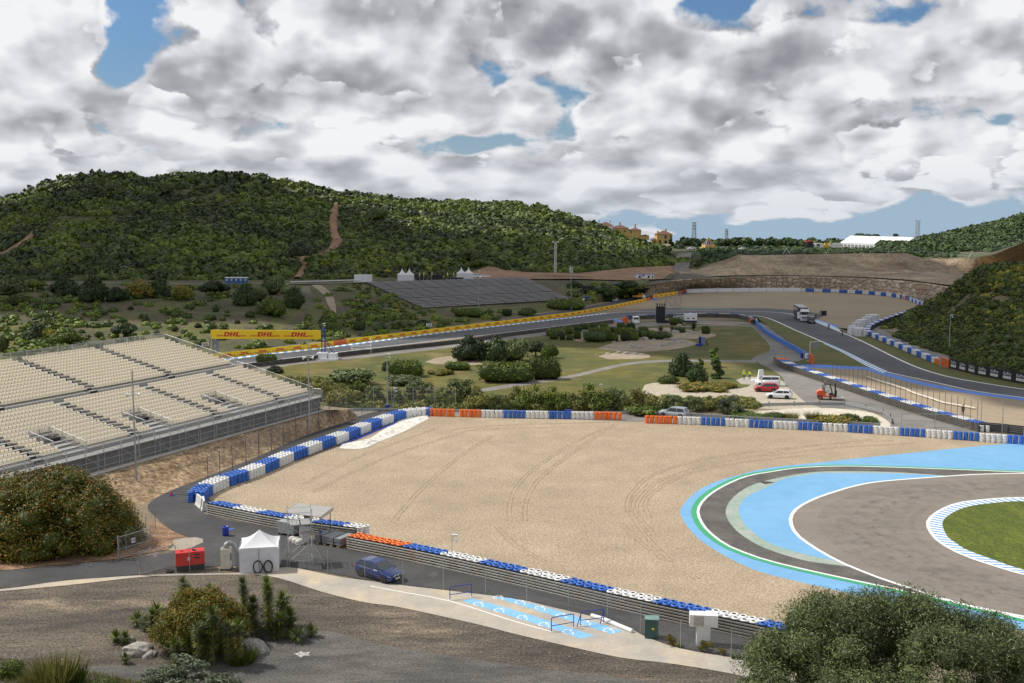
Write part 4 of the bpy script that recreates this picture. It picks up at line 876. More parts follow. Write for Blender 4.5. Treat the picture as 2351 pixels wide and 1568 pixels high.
me = bpy.data.meshes.new('tyre_stacks'); me.from_pydata(np.concatenate(Vs).tolist(), [], Fs)
for m in (m_wt, m_bt, m_ot, m_tin): me.materials.append(m)
me.polygons.foreach_set('material_index', MI); me.update(); o = bpy.data.objects.new('tyre_stacks', me); COL.objects.link(o)
tag(o, 'more distant blue, white and orange tyre stacks lining the circuit', kind='stuff')
# ------------------------------------------------------------ guardrails
def guardrail(label, pts, h=1.15, nr=5, sp=4.0, z=0.0, face=-1, pm=None, rm=None, pw=.12, maxpost=95):
 w = resample([P(x, y, z) for x, y in cr(pts, 5)], sp); N = normals2(w); e = thing('guardrail', label, 'guardrail', w[0]); rel = [p-w[0] for p in w]
 pm = pm or m_post; rm = rm or m_rail
 pb = MB(); pb.box((0, 0, h/2), (pw, pw, h+.02)); me = pb.obj('post', pm, link=False).data
 for i, p in enumerate(rel):
  if i < maxpost: o = bpy.data.objects.new('post', me); COL.objects.link(o); o.parent = e; o.location = p; o.rotation_euler = (0, 0, math.atan2(N[i].y, N[i].x))
 if nr > 1:
  b = MB()
  for i in range(len(rel)-1):
   p, q = rel[i], rel[i+1]; n1, n2 = N[i]*-face*.07, N[i+1]*-face*.07
   b.add([(p.x+n1.x, p.y+n1.y, p.z+.03), (q.x+n2.x, q.y+n2.y, q.z+.03), (q.x+n2.x, q.y+n2.y, q.z+h+.02), (p.x+n1.x, p.y+n1.y, p.z+h+.02)], [(0, 1, 2, 3)])
  b.obj('rubber_backing', m_rub, e)
 hr = h/nr
 for r in range(nr):
  b = MB(); z0 = r*hr+hr*.12; zz = [z0, z0+hr*.16, z0+hr*.30, z0+hr*.46, z0+hr*.60]; dd = [.09, .13, .09, .13, .09]
  for i in range(len(rel)-1):
   p, q = rel[i], rel[i+1]; n1, n2 = N[i]*face, N[i+1]*face
   vs = [(p.x+n1.x*d, p.y+n1.y*d, p.z+a) for a, d in zip(zz, dd)]+[(q.x+n2.x*d, q.y+n2.y*d, q.z+a) for a, d in zip(zz, dd)]
   b.add(vs, [(k, k+1, k+6, k+5) for k in range(4)])
  b.obj('rail', rm, e)
 return e
guardrail('long weathered steel guardrail in front of the near tyre stacks', G1B, 1.15, 5, 4.0)
guardrail('steel guardrail left of the scaffold, under blue and white tyre stacks', G1A, 1.15, 5, 4.0)
guardrail('dark guardrail with close posts beside the pit lane', G4, 1.15, 5, 2.3)
guardrail('black faced double guardrail at the right edge behind the gravel', [(2248, 990), (2300, 994), (2351, 1000), (2450, 1012)], 1.3, 5, 2.6, pm=m_black, rm=m_post)
guardrail('low guardrail along the inside of the main straight', [(560, 847), (630.5, 838), (850.5, 811.5), (1048, 789.5), (1176, 771.5), (1408.5, 742)], 1.0, 4, 3.2)
guardrail('guardrail round the inside of the far bend', [(1444, 734), (1506, 732), (1588.5, 729), (1651, 729), (1696, 731.5), (1722, 738), (1734, 745)], 1.2, 4, 3.0)
guardrail('guardrail behind the far hairpin tyres', [(2118, 712), (2075, 727), (2038, 740), (2012, 751), (2000, 759)], 1.1, 4, 3.0)
m_lrail = M('lane_rail', (.30, .31, .31), .5, .4)
guardrail('single beam guardrail behind the gravel trap service lane', [(740, 946), (880, 944), (1176, 949), (1330, 952), (1480, 952), (1600, 957), (1776, 967), (1900, 973), (2020, 979)], .75, 1, 4, rm=m_lrail)
guardrail('single beam guardrail looping round the chalk hollow', [(1712, 936), (1763, 933), (1880, 931), (1936, 931), (1990, 941), (2028, 951), (2044, 962), (2048, 974)], .8, 1, 4, rm=m_lrail)
# ------------------------------------------------------------ advertising boards
def dhl(b, x0, z0, w, h, y=0.0, T=None):
 """red slanted block letters with side stripes inside a w x h field, drawn in the XZ plane"""
 sl = .38; L = w*.52; X = x0+w*.24; th = h*.30
 def sh(poly, mi=0): b.add([(px+(pz-z0)*sl, y, pz) for px, pz in poly], [tuple(range(len(poly)))], mi, T)
 lw = L/3.15
 def rect(a, c, d, e): sh([(a, d), (c, d), (c, e), (a, e)])
 zt = z0+h; zm = z0+h*.5
 rect(X, X+lw*.34, z0, z0+h*.72); rect(X+lw*.34, X+lw*.72, z0, z0+h*.24); rect(X-lw*.1, X+lw*.72, zt-h*.26, zt); rect(X+lw*.66, X+lw*.98, z0+h*.1, zt-h*.08)
 X2 = X+lw*1.1; rect(X2, X2+lw*.34, z0, zt); rect(X2+lw*.34, X2+lw*.62, z0+h*.42, z0+h*.64); rect(X2+lw*.62, X2+lw*.96, z0, zt)
 X3 = X2+lw*1.1; rect(X3, X3+lw*.34, z0, zt); rect(X3+lw*.34, X3+lw*.95, z0, z0+h*.26)
 for k in range(3):
  rect(x0+w*.02+k*.0, X-lw*.12, z0+h*(.02+.13*k), z0+h*(.08+.13*k)); rect(X3+lw*1.0, x0+w*.93, z0+h*(.02+.13*k), z0+h*(.08+.13*k))
def boards(pts, label, h=1.15, L=4.3, draw='dhl', skip=None, mb=None, zb=.0, group=None):
 w = resample([P(x, y) for x, y in pts], 1.0); tot = sum((b_-a_).length for a_, b_ in zip(w, w[1:])); n = max(1, round(tot/L)); w = resample(w, n=n+1); out = []
 for i in range(n):
  a, c = w[i], w[i+1]; d = c-a; ln = d.length; rz = math.atan2(d.y, d.x)
  if skip and skip(i, proj(a)[0]): continue
  e = thing('advertising_board', label(i, n), 'advertising board', a, rz, group)
  b = MB(); b.box((ln/2, .06, zb+h/2), (ln-.01, .10, h)); b.obj('panel', mb or m_yel, e)
  b = MB()
  if draw == 'dhl': dhl(b, .1, zb+h*.22, ln-.2, h*.52, y=-.002); b.obj('lettering', m_red, e)
  else: draw(b, ln, h, zb); b.obj('lettering', m_whitep, e)
  out.append(e)
 return out
boards([(420, 833.5), (490, 824.5), (588, 813.3), (735.5, 799), (765.5, 793.5)], lambda i, n: 'yellow banner with red letters, %s from left under the big billboard' % ORD[i])
boards([(795.5, 789), (988, 765.5), (1176, 742.5), (1316, 724.5), (1411, 707.5), (1484.7, 691.5)], lambda i, n: 'yellow banner with red letters, %s beyond the orange barrier' % ORD[i])
boards([(1501, 684.5), (1556, 676)], lambda i, n: 'yellow banner with red letters, %s of the short far row' % ORD[i], h=1.3)
def gopro(b, ln, h, zb):
 k = h*.62; x0 = ln*.18; wv = ln*.62; zt = zb+h*.56
 cu = bpy.data.curves.new('t', 'FONT'); cu.body = 'GoPro'; cu.size = h*.42; cu.offset = .006; to = bpy.data.objects.new('t', cu); COL.objects.link(to)
 dg = bpy.context.evaluated_depsgraph_get(); dg.update(); me = to.evaluated_get(dg).to_mesh(); mx = max(v.co.x for v in me.vertices)
 b.add([(x0+v.co.x*wv/mx, -.002, zt+v.co.y*.95) for v in me.vertices], [tuple(p.vertices) for p in me.polygons]); to.evaluated_get(dg).to_mesh_clear()
 bpy.data.objects.remove(to)
 for q in range(4): a = x0+wv*(q*.255); b.add([(a, -.002, zb+h*.2), (a+wv*.215, -.002, zb+h*.2), (a+wv*.215, -.002, zb+h*.46), (a, -.002, zb+h*.46)], [(0, 1, 2, 3)])
GP = [(2178.5, 845), (2246, 862), (2351, 882), (2500, 908)]
boards(GP, lambda i, n: 'black banner with white letters and squares, %s from the orange board' % ORD[i], h=2.0, L=3.3, draw=gopro, mb=m_black)
def plainboard(name, label, cat, pts, h, m, th=.25):
 a, c = Vector(P(*pts[0])), Vector(P(*pts[1])); d = c-a; b = MB(); n = max(1, int(d.length/1.6)); L = d.length
 for k in range(n): b.box((L*(k+.5)/n, 0, h/2), (L/n-.04, th, h))
 b.box((L/2, 0, h*.94), (L+.02, th+.05, h*.07)); b.box((L/2, 0, h*.5), (L+.02, th+.04, h*.05))
 return tag(b.obj(name, m, loc=a, rz=math.atan2(d.y, d.x)), label, cat)
plainboard('crash_barrier', 'orange barrier closing the gap in the yellow banners beside the gantry', 'barrier', [(766, 793.3), (795, 789.3)], 1.1, m_orange)
plainboard('crash_barrier', 'orange barrier between the tyre wall and the black banner boards', 'barrier', [(2161.5, 838), (2178, 845)], 1.7, m_orange)
plainboard('crash_barrier', 'orange barrier block at the tip of the blue wall by the marshal post', 'barrier', [(1858, 832), (1867, 836.5)], 1.9, m_orange)
plainboard('crash_barrier', 'small orange barrier at the end of the long yellow banner row', 'barrier', [(1485.5, 691.2), (1492, 688.5)], 1.1, m_orange)
plainboard('crash_barrier', 'rust orange barrier left of the short far banner row', 'barrier', [(1497, 685.5), (1500.5, 684.6)], 1.3, m_orange)
plainboard('crash_barrier', 'blue barrier right of the short far banner row', 'barrier', [(1556.5, 675.8), (1561, 674.8)], 1.3, m_blue)
plainboard('crash_barrier', 'orange barrier next to the blue one by the far banner row', 'barrier', [(1561.5, 674.7), (1566, 673.6)], 1.3, m_orange)
plainboard('crash_barrier', 'orange barrier at the left tip of the white barrier wall', 'barrier', [(1569, 672.8), (1574, 671.8)], 1.5, m_orange)
w = resample([P(x, y) for x, y in cr([(1732, 742), (1763, 769), (1800, 791), (1830, 808), (1858, 826)], 5)], 3.0); b = MB(); N = normals2(w)
for i in range(len(w)-1):
 d = w[i+1]-w[i]; b.box((w[i]+d/2+Vector((0, 0, .55)))-w[0], (d.length-.03, .3, 1.1), rz=math.atan2(d.y, d.x), taper=1.0)
tag(b.obj('barrier_wall', m_blue, loc=w[0]), 'long bright blue barrier wall between the pit lane and the track grass', 'wall')
w = resample([P(x, y) for x, y in [(1575, 672.5), (1640, 670.5), (1763, 669.5), (1838, 669.5)]], n=8)
for i in range(7):
 a = w[i]; d = w[i+1]-a; L = d.length; b = MB()
 for k in range(4): b.box((L/2, 0, .2+.38*k), (L-.25+.1*(k % 2), .9-.06*k, .35))
 b.box((L*.15, 0, 1.62), (.5, .3, .12), 1)
 tag(b.obj('air_barrier', [m_whitep, m_black], loc=a, rz=math.atan2(d.y, d.x)), 'long white air barrier, %s from the left at the far gravel edge' % ORD[i], 'barrier')
for k, (x, y, L, ang) in enumerate([(1957, 766, 2.6, .5), (1966, 770, 3.3, -.35), (1975, 772, 2.4, -.3), (1968, 757, 2.4, .3), (1974, 752, 2.2, .2), (1982, 750, 4.0, .55), (1992, 744, 3.6, .5), (2000, 738, 3.6, .4), (2006, 739, 3.0, .3)]):
 b = MB()
 for q in range(5): b.box((0, 0, .22+.42*q), (L, 1.15-.03*(q % 2), .38))
 for q in (-.45, .45): b.box((L*q*.6, 0, 1.05), (.12, 1.22, 2.1), 1)
 tag(b.obj('foam_barrier', [m_whitep, M('strap_grey', (.45, .45, .45))], loc=P(x, y), rz=ang+rnd.uniform(-.1, .1)), 'white foam barrier block, %s from the track in the far pile' % ORD[k], 'barrier', None)
# ------------------------------------------------------------ rock wall
n1, n2 = 1000, 30; xx_ = np.linspace(1478, 2262, n1); A = [Vector(P(x, np.interp(x, [q[0] for q in WB], [q[1] for q in WB]), 0)) for x in xx_]; Bt = [Vector(P(x, np.interp(x, [q[0] for q in WT], [q[1] for q in WT]), float(np.interp(x, [1478, 1500, 1570], [4.4, 5.2, 5.75])))) for x in xx_]
Nn = normals2(A); rg = np.random.default_rng(4)
Lw = sum((p-q).length for p, q in zip(A, A[1:])); cs = 2.3; cells = {}
def cell(i, j):
 if (i, j) not in cells: cells[(i, j)] = (rg.random(), rg.random(), rg.random(), rg.random())
 return cells[(i, j)]
vs = []; tn = []; s_ = 0
for i in range(n1):
 if i: s_ += (A[i]-A[i-1]).length
 for j in range(n2+1):
  k = j/n2; p = A[i].lerp(Bt[i], k); U_, V_ = s_/cs, 5.8*k/(cs*.72); best = 9; b2 = 9; cc_ = None
  for di in (-1, 0, 1):
   for dj in (-1, 0, 1):
    c = cell(int(U_)+di, int(V_)+dj); dx = int(U_)+di+.15+.7*c[0]-U_; dy = int(V_)+dj+.15+.7*c[1]-V_; d = math.hypot(dx, dy)
    if d < best: b2 = best; best = d; cc_ = c
    elif d < b2: b2 = d
  e = min(1, (b2-best)*3.2); h = .7*e**.6*(.6+.7*cc_[2])
  vs.append((p.x-Nn[i].x*h*(1 if True else 0), p.y-Nn[i].y*h, p.z+(.25*cc_[3] if j == n2 else 0))); tn.append((cc_[2], cc_[3], e))
for i in range(n1):
 p = Bt[i]; vs.append((p.x+Nn[i].x*1.5, p.y+Nn[i].y*1.5, p.z)); tn.append((.5, .5, .5))
fs = [(i*(n2+1)+j, (i+1)*(n2+1)+j, (i+1)*(n2+1)+j+1, i*(n2+1)+j+1) for i in range(n1-1) for j in range(n2)]+[(i*(n2+1)+n2, (i+1)*(n2+1)+n2, n1*(n2+1)+i+1, n1*(n2+1)+i) for i in range(n1-1)]
m, t, bb = base_mat('boulder_stone'); at = t.node('ShaderNodeAttribute', attribute_name='tint'); sp_ = t.node('ShaderNodeSeparateColor'); t.link(at.outputs['Color'], sp_.inputs[0])
c = t.mix(sp_.outputs[0], (.42, .34, .26, 1), (.70, .58, .45, 1)); c = t.mix(t.ramp(sp_.outputs[1], .6, 1), c, (.50, .36, .25, 1)); c = t.mix(t.ramp(sp_.outputs[2], .02, .3, .9, 0), c, (.07, .055, .045, 1)); t.link(c, bb.inputs['Base Color']); bb.inputs['Roughness'].default_value = .9
tag(npmesh('rock_wall', vs, fs, m, tint=np.array(tn)), 'long retaining wall of stacked boulders behind the far gravel', 'wall')
# ------------------------------------------------------------ big grandstand with cream seats
F1 = Vector(P(739.5, 941.5, 2.2)); F0 = Vector(P(225, 1083, 2.2)); ud = (F1-F0).normalized()     # along the rows, towards the far end
vd = Vector((-ud.y, ud.x, 0));
if vd.x > 0: vd = -vd                                                                         # up the stand, away from the camera
gs = thing('grandstand', 'large temporary grandstand with rows of cream seats on steel framing', 'grandstand', F1, math.atan2(ud.y, ud.x))
LEN = 96.0; ZF = 2.0; RS = 1.06; RH_ = .235; ROWS = 25; WALK = 1.6
sgn = 1 if (Matrix.Rotation(math.atan2(ud.y, ud.x), 3, 'Z') @ Vector((0, 1, 0))).dot(vd) > 0 else -1
m_deck = M('deck_grey', (.30, .30, .285), .7, .1, var=.12, scale=1)
m_gal = M('stand_galvanised', (.46, .47, .47), .5, .4, var=.08)
m_net = M('grey_netting', (.135, .13, .125), .9, var=.2, scale=1.5, col2=(.17, .165, .16))
def rowyz(r):
 y = WALK+r*RS+(1.3 if r >= 12 else 0); z = ZF+.35+r*RH_+(.5 if r >= 12 else 0); return y, z
d = MB(); d.box((-LEN/2, sgn*WALK/2, ZF-.06), (LEN, WALK, .12))
for r in range(ROWS):
 y, z = rowyz(r); d.box((-LEN/2, sgn*(y+RS/2), z-.07), (LEN, RS, .14)); d.box((-LEN/2, sgn*(y+.02), z-.2), (LEN, .04, .26))
y, z = rowyz(12); d.box((-LEN/2, sgn*(y-.65), z-.55), (LEN, 1.3, .12)); d.box((-LEN/2, sgn*(y-.02), z-.3), (LEN, .06, .6))
d.obj('deck', m_deck, gs)
n_ = MB(); n_.add([(0, sgn*.25, 0), (-LEN, sgn*.25, 0), (-LEN, sgn*.25, ZF-.15), (0, sgn*.25, ZF-.15)], [(0, 1, 2, 3)])
ye, ze = rowyz(ROWS); n_.add([(0, sgn*.25, 0), (0, sgn*ye, 0), (0, sgn*ye, ze-.4), (0, sgn*.25, ZF-.15)], [(0, 1, 2, 3)]); n_.add([(0, sgn*ye, 0), (-LEN, sgn*ye, 0), (-LEN, sgn*ye, ze-.4), (0, sgn*ye, ze-.4)], [(0, 1, 2, 3)])
n_.obj('netting', m_net, gs)
f = MB(); nb = int(LEN/2.57)
for k in range(nb+1):
 x = -k*2.57; f.tube((x, 0, 0), (x, 0, ZF), .03, n=5)
 if k < nb and k % 2 == 0: f.tube((x, -.02*sgn, .1), (x-2.57, -.02*sgn, ZF-.1), .024, n=4)
for z in (.5, 1.2): f.tube((0, 0, z), (-LEN, 0, z), .022, n=4)
for k in range(9):
 y = ye*k/8; f.tube((.03, sgn*y, 0), (.03, sgn*y, max(ZF, rowyz(0)[1]+(y-WALK)/RS*RH_)-.2), .03, n=5)
f.obj('frame', m_gal, gs)
def railing(b, a, c, h=1.1, sp=.16, post=2.57, r=.018):
 a = Vector(a); c = Vector(c); d = c-a; L = d.length; n = max(1, int(L/sp)); hz = Vector((0, 0, h))
 b.tube(a+hz, c+hz, .025, n=4); b.tube(a+Vector((0, 0, .12)), c+Vector((0, 0, .12)), .02, n=4)
 for k in range(n+1): p = a+d*k/n; b.tube(p+Vector((0, 0, .12)), p+hz, r, n=3, cap=False)
 for k in range(int(L/post)+1): p = a+d*min(1, k*post/L); b.box(p+Vector((0, 0, h/2)), (.09, .09, h+.06))
rb = MB(); railing(rb, (0, sgn*.05, ZF), (-LEN, sgn*.05, ZF)); rb.obj('front_railing', m_gal, gs)
rb = MB(); railing(rb, (0, sgn*.05, ZF), (0, sgn*WALK, ZF));
ym, zm = rowyz(11); yb, zb = rowyz(12)
railing(rb, (0, sgn*WALK, ZF+.2), (0, sgn*ym, zm)); railing(rb, (0, sgn*ym, zm), (0, sgn*yb, zb-.5)); railing(rb, (0, sgn*yb, zb), (0, sgn*ye, ze)); rb.obj('side_railing', m_gal, gs)
rb = MB(); railing(rb, (0, sgn*ye, ze-.2), (-LEN, sgn*ye, ze-.2), h=1.5, r=.024); rb.obj('back_railing', m_gal, gs)
sb = MB(); W_ = .215
prof = [(-.24, .44), (.10, .40), (.17, .44), (.27, .78), (.27, .83)]
for k in range(len(prof)-1):
 (y0, z0), (y1, z1) = prof[k], prof[k+1]; w0 = W_*(.96 if k < 3 else .8)
 sb.add([(-W_, y0, z0), (W_, y0, z0), (w0 if k == 3 else W_, y1, z1), (-w0 if k == 3 else -W_, y1, z1)], [(0, 1, 2, 3)])
sb.add([(-W_, -.20, .42), (W_, -.20, .42), (W_, -.2, .36), (-W_, -.2, .36)], [(0, 1, 2, 3)]); sb.add([(-.03, 0, 0), (.03, 0, 0), (.03, 0, .4), (-.03, 0, .4)], [(0, 1, 2, 3)], 1); sb.add([(-W_+.02, .20, .42), (W_-.02, .24, .42), (W_-.02, .29, .76), (-W_+.02, .29, .76)], [(0, 1, 2, 3)])
m_seat, t_, b_ = base_mat('seat_shell'); b_.inputs['Base Color'].default_value = (.88, .81, .67, 1); b_.inputs['Roughness'].default_value = .45
tr_ = t_.node('ShaderNodeBsdfTranslucent'); tr_.inputs[0].default_value = (.88, .81, .67, 1); mx_ = t_.node('ShaderNodeMixShader'); mx_.inputs[0].default_value = .45
ou_ = [n for n in t_.n if n.type == 'OUTPUT_MATERIAL'][0]; t_.link(b_.outputs[0], mx_.inputs[1]); t_.link(tr_.outputs[0], mx_.inputs[2]); t_.link(mx_.outputs[0], ou_.inputs[0]); m_cream = m_seat
so_ = sb.obj('seat', [m_cream, m_deck], link=False); sme = so_.data
gang_u = [-13.5, -27.5, -41.5, -55.5, -69.5, -83]; gang_l = [-7.5, -20.5, -34.5, -48.5, -62.5, -76.5]
vom = [-13.5, -27.5+.0, -41, -55, -69]
seats = []
for r in range(ROWS):
 y, z = rowyz(r); gl = gang_u if r >= 12 else gang_l; x = -.45
 while x > -LEN+.3:
  if all(abs(x-g) > .75 for g in gl) and not (r < 5 and any(-3.2 < x-g+1.0 < .0 for g in vom)): seats.append((x, sgn*(y+.55), z))
  x -= .50
R3 = Matrix.Rotation(gs.rotation_euler[2], 4, 'Z')
def wl(p): return Vector(F1)+(R3 @ Vector(p))
seats.sort(key=lambda s: (wl(s)-Vector((0, 0, HC))).length+(1000 if abs(proj(wl(s))[0]-1175) > 1170 else 0))
for s in seats[:99]:
 o = bpy.data.objects.new('seat', sme); COL.objects.link(o); o.parent = gs; o.location = s; o.rotation_euler = (0, 0, 0 if sgn > 0 else PI)
v = np.array([q.co[:] for q in sme.vertices])*np.array([1, sgn, 1]); fc = [tuple(q.vertices) for q in sme.polygons]; mi = [q.material_index for q in sme.polygons]; Vs = []; Fs = []; MI = []; nv = len(v)
for k, s in enumerate(seats[99:]): Vs.append(v+np.array(s)); Fs += [tuple(i+k*nv for i in q) for q in fc]; MI += mi
me = bpy.data.meshes.new('seats'); me.from_pydata(np.concatenate(Vs).tolist(), [], Fs); me.materials.append(m_cream); me.materials.append(m_deck); me.polygons.foreach_set('material_index', MI); me.update()
o = bpy.data.objects.new('seats', me); COL.objects.link(o); o.parent = gs; o['kind'] = 'stuff'
b = MB()
for gi, g in enumerate(gang_u+gang_l):
 b = MB()
 for r in (range(12, ROWS) if gi < len(gang_u) else range(12)): y, z = rowyz(r); b.box((g, sgn*(y+.25), z+.06), (1.2, .56, .14)); b.box((g, sgn*(y-.02), z-.03), (1.25, .06, .28), 1)
 b.obj('gangway', [m_deck, m_black], gs)
for g in vom:
 rb = MB(); x0, x1 = g-1.0-3.1, g-1.1; y1, z1 = rowyz(4)
 railing(rb, (x1, sgn*WALK, ZF+.2), (x1, sgn*(y1+1), z1+.1), post=1.8); railing(rb, (x0, sgn*(y1+1), z1+.1), (x1, sgn*(y1+1), z1+.1), post=1.4); railing(rb, (x0, sgn*3.2, rowyz(1)[1]), (x0, sgn*(y1+1), z1+.1), post=1.8)
 rb.box(((x0+x1)/2, sgn*(y1+.2), z1-.5), (x1-x0, 1.2, 1.3), 1); rb.obj('stair_well', [m_gal, m_black], gs)
def chainfence(label, pts, h, z=0.0, sp=3.0, mesh=.12, wr=.0035, zs=None, rails=0, pm=None, lean=0, name='chain_fence', r=.03):
 w = resample([P(x, y, z) for x, y in pts], n=max(2, int(round(sum((Vector(P(*b_, z))-Vector(P(*a_, z))).length for a_, b_ in zip(pts, pts[1:]))/sp))+1))
 e = thing(name, label, 'fence', w[0]); pm = pm or m_steel; pb = MB(); pb.tube((0, 0, 0), (0, 0, h+.05), r, n=6)
 if lean: pb.tube((0, 0, h), (0, -lean, h+lean), r, n=6)
 me = pb.obj('post', pm, link=False).data
 for i, p in enumerate(w):
  if i < 99: o = bpy.data.objects.new('post', me); COL.objects.link(o); o.parent = e; o.location = p-w[0]
 b = MB()
 for i in range(len(w)-1):
  a = w[i]-w[0]; c = w[i+1]-w[0]; d = c-a; L = d.length; d.normalize(); s = wr*.7; up = Vector((0, 0, 1))
  for k in range(rails+2):
   zz = .05+(h-.08)*k/(rails+1); b.tube(a+up*zz, c+up*zz, .006 if rails == 0 else .014, n=3, cap=False)
  if mesh:
   t_ = -h
   while t_ < L:
    for sg in (1, -1):
     x0, z0, x1, z1 = t_, 0, t_+h, h
     if x0 < 0: z0 = -x0; x0 = 0
     if x1 > L: z1 = h-(x1-L); x1 = L
     if sg < 0: z0, z1 = h-z0, h-z1
     if x1 > x0: p = a+d*x0+up*z0; q = a+d*x1+up*z1; o_ = (d*-sg+up).normalized()*s if sg > 0 else (d+up).normalized()*s; b.add([p-o_, p+o_, q+o_, q-o_], [(0, 1, 2, 3)])
    t_ += mesh*1.41
 b.obj('wire_mesh', m_wire, e); return e
chainfence('chain link fence between the service road and the pale pavement', [(753, 1318), (813, 1326), (880, 1338), (945.5, 1346), (1018, 1355), (1173, 1372.5), (1251, 1390), (1340, 1403), (1421, 1431), (1478.5, 1460), (1563.5, 1489), (1664, 1507), (1800, 1533)], 2.0, sp=3.6, mesh=.11, wr=.0045)
chainfence('chain link fence behind the red generator and white tent', [(321, 1321), (424, 1315), (518, 1311), (588, 1308), (660, 1303)], 2.0, sp=4, mesh=.11, wr=.0045)
chainfence('tall curved safety fence on dark posts beside the blue and white tyre wall', [(478, 1118), (502, 1102), (536, 1082), (575, 1063), (608, 1046), (643, 1029), (675, 1015), (704, 1001.5), (733, 989), (760, 977), (787, 965), (812, 955), (836, 947), (858, 940)], 3.3, sp=3.6, mesh=.3, wr=.008, rails=4, pm=m_post, lean=.0, name='safety_fence', r=.045)
chainfence('wire safety fence with steel posts behind the orange tyre stacks', [(858, 940), (880, 943), (922, 942), (949, 941), (979, 940), (1012, 940), (1046, 941)], 3.6, sp=3.2, mesh=.4, rails=6, name='safety_fence', r=.05, wr=.01)
chainfence('short chain fence at the end of the grandstand bank', [(742, 940), (760, 941), (777, 942), (796, 945)], 3.0, z=.8, sp=2.4, mesh=.14, wr=.006)
chainfence('chain fence along the foot of the grandstand', [(227, 1093), (300, 1070), (400, 1041), (500, 1013), (600, 984.5), (742, 945)], 2.6, z=2.2, sp=3.4, mesh=.22, wr=.005)
for k, pts in enumerate([[(1911, 879), (1990, 906), (2060, 930), (2130, 954), (2200, 978), (2242, 992)]]):
 w = resample([Vector(P(x, y)) for x, y in pts], n=29); e = thing('post_row', 'long row of thin dark safety fence posts along the pit lane guardrail', 'fence', w[0])
 pb = MB(); pb.tube((0, 0, 0), (0, 0, 4.3), .035, n=5); me = pb.obj('post', m_post, link=False).data
 for p in w: o = bpy.data.objects.new('post', me); COL.objects.link(o); o.parent = e; o.location = p-w[0]
chainfence('tall steel framed fence at the right edge above the double guardrail', [(2251, 990), (2287, 994), (2325, 998), (2363, 1003), (2400, 1008)], 4.6, sp=2.7, mesh=0, rails=3, name='safety_fence', r=.05)
w = resample([P(x, y, .25) for x, y in [(1990, 865), (2080, 893), (2090, 899), (2170, 925), (2240, 937)]], 2.0); b = MB(); b.path([p-w[0]+Vector((0, 0, .03*math.sin(i*1.7))) for i, p in enumerate(w)], .16);
for p in w[::4]: b.box(p-w[0]-Vector((0, 0, .12)), (.3, .3, .26))
tag(b.obj('conveyor_belt', M('belt_white', (.62, .57, .48), .8), loc=w[0]), 'long pale rail lying across the side gravel trap', 'kerb rail')
for lab, pts, z in [('wire fence with white struts along the top of the cut bank', [(1640, 612), (1680, 590), (1700, 584), (1763, 584), (1860, 582), (1960, 580.5), (2060, 579), (2110, 583)], 13.2), ('wire fence on the right above the cut bank', [(2110, 583), (2140, 592), (2200, 593), (2260, 588), (2300, 572), (2351, 552)], 13.3)]:
 w = [Vector(PY(x, y, float(np.interp(x, [1640, 1700, 2200, 2351], [505, 499, 499, 420])))) for x, y in pts]; w = resample(w, 9.0); e = thing('chain_fence', lab, 'fence', w[0])
 pb = MB(); pb.tube((0, 0, -.5), (0, 0, 2.9), .055, n=4); me = pb.obj('post', m_steel, link=False).data
 for p in w: o = bpy.data.objects.new('post', me); COL.objects.link(o); o.parent = e; o.location = p-w[0]
 b = MB()
 for p, q in zip(w, w[1:]):
  for k in (.4, 1.1, 1.8, 2.6): b.tube(p-w[0]+Vector((0, 0, k)), q-w[0]+Vector((0, 0, k)), .014, n=3, cap=False)
 for p in w[4::9]: b.tube(p-w[0]+Vector((0, 0, 2.7)), p-w[0]+Vector((-1.8, -.3, 0)), .09, 0, 4); b.tube(p-w[0]+Vector((0, 0, 2.7)), p-w[0]+Vector((1.6, -.3, 0)), .09, 0, 4)
 b.obj('wires', m_whitep, e)
# ------------------------------------------------------------ vehicles
def paint(name, col, rough=.25): return M('paint_'+name, col, rough, .0, var=.02, scale=1, coord='O', clear=.6, spec=.5)
m_head = M('lamp_glass', (.75, .78, .8), .1, var=.02, spec=.9); m_tail = M('tail_lamp', (.45, .015, .01), .25, var=.02); m_plate = M('number_plate', (.8, .8, .78), .4)
def wheel(e, x, y, r, w=.22):
 sd_ = 1 if y > 0 else -1; T = Matrix.Translation((x, y, r)) @ Matrix.Rotation(PI/2, 4, 'X')
 b = MB(); b.lathe([(r*.66, -w/2), (r*.93, -w/2), (r, -w*.3), (r, w*.3), (r*.93, w/2), (r*.66, w/2)], 20, T=T); wo = b.obj('wheel', m_rub, e)
 b = MB(); zz = -sd_*w*.42
 b.lathe([(r*.66, zz), (r*.60, zz*1.05), (r*.60, zz*.8), (.001, zz*.8)], 20, mats=[0, 0, 1], T=T)
 for k in range(5):
  a = k*2*PI/5
  for q in (-.13, .13): c0 = (r*.1*math.cos(a+q*3), r*.1*math.sin(a+q*3), zz*.95); c1 = (r*.62*math.cos(a+q), r*.62*math.sin(a+q), zz*1.0); b.tube(T @ Vector(c0), T @ Vector(c1), r*.05, n=4)
 b.ell((0, 0, 0), (r*.13, r*.13, w*.1), T=T @ Matrix.Translation((0, 0, zz*.9)), n=8, m=4); b.obj('rim', [m_alloy, m_black], wo)
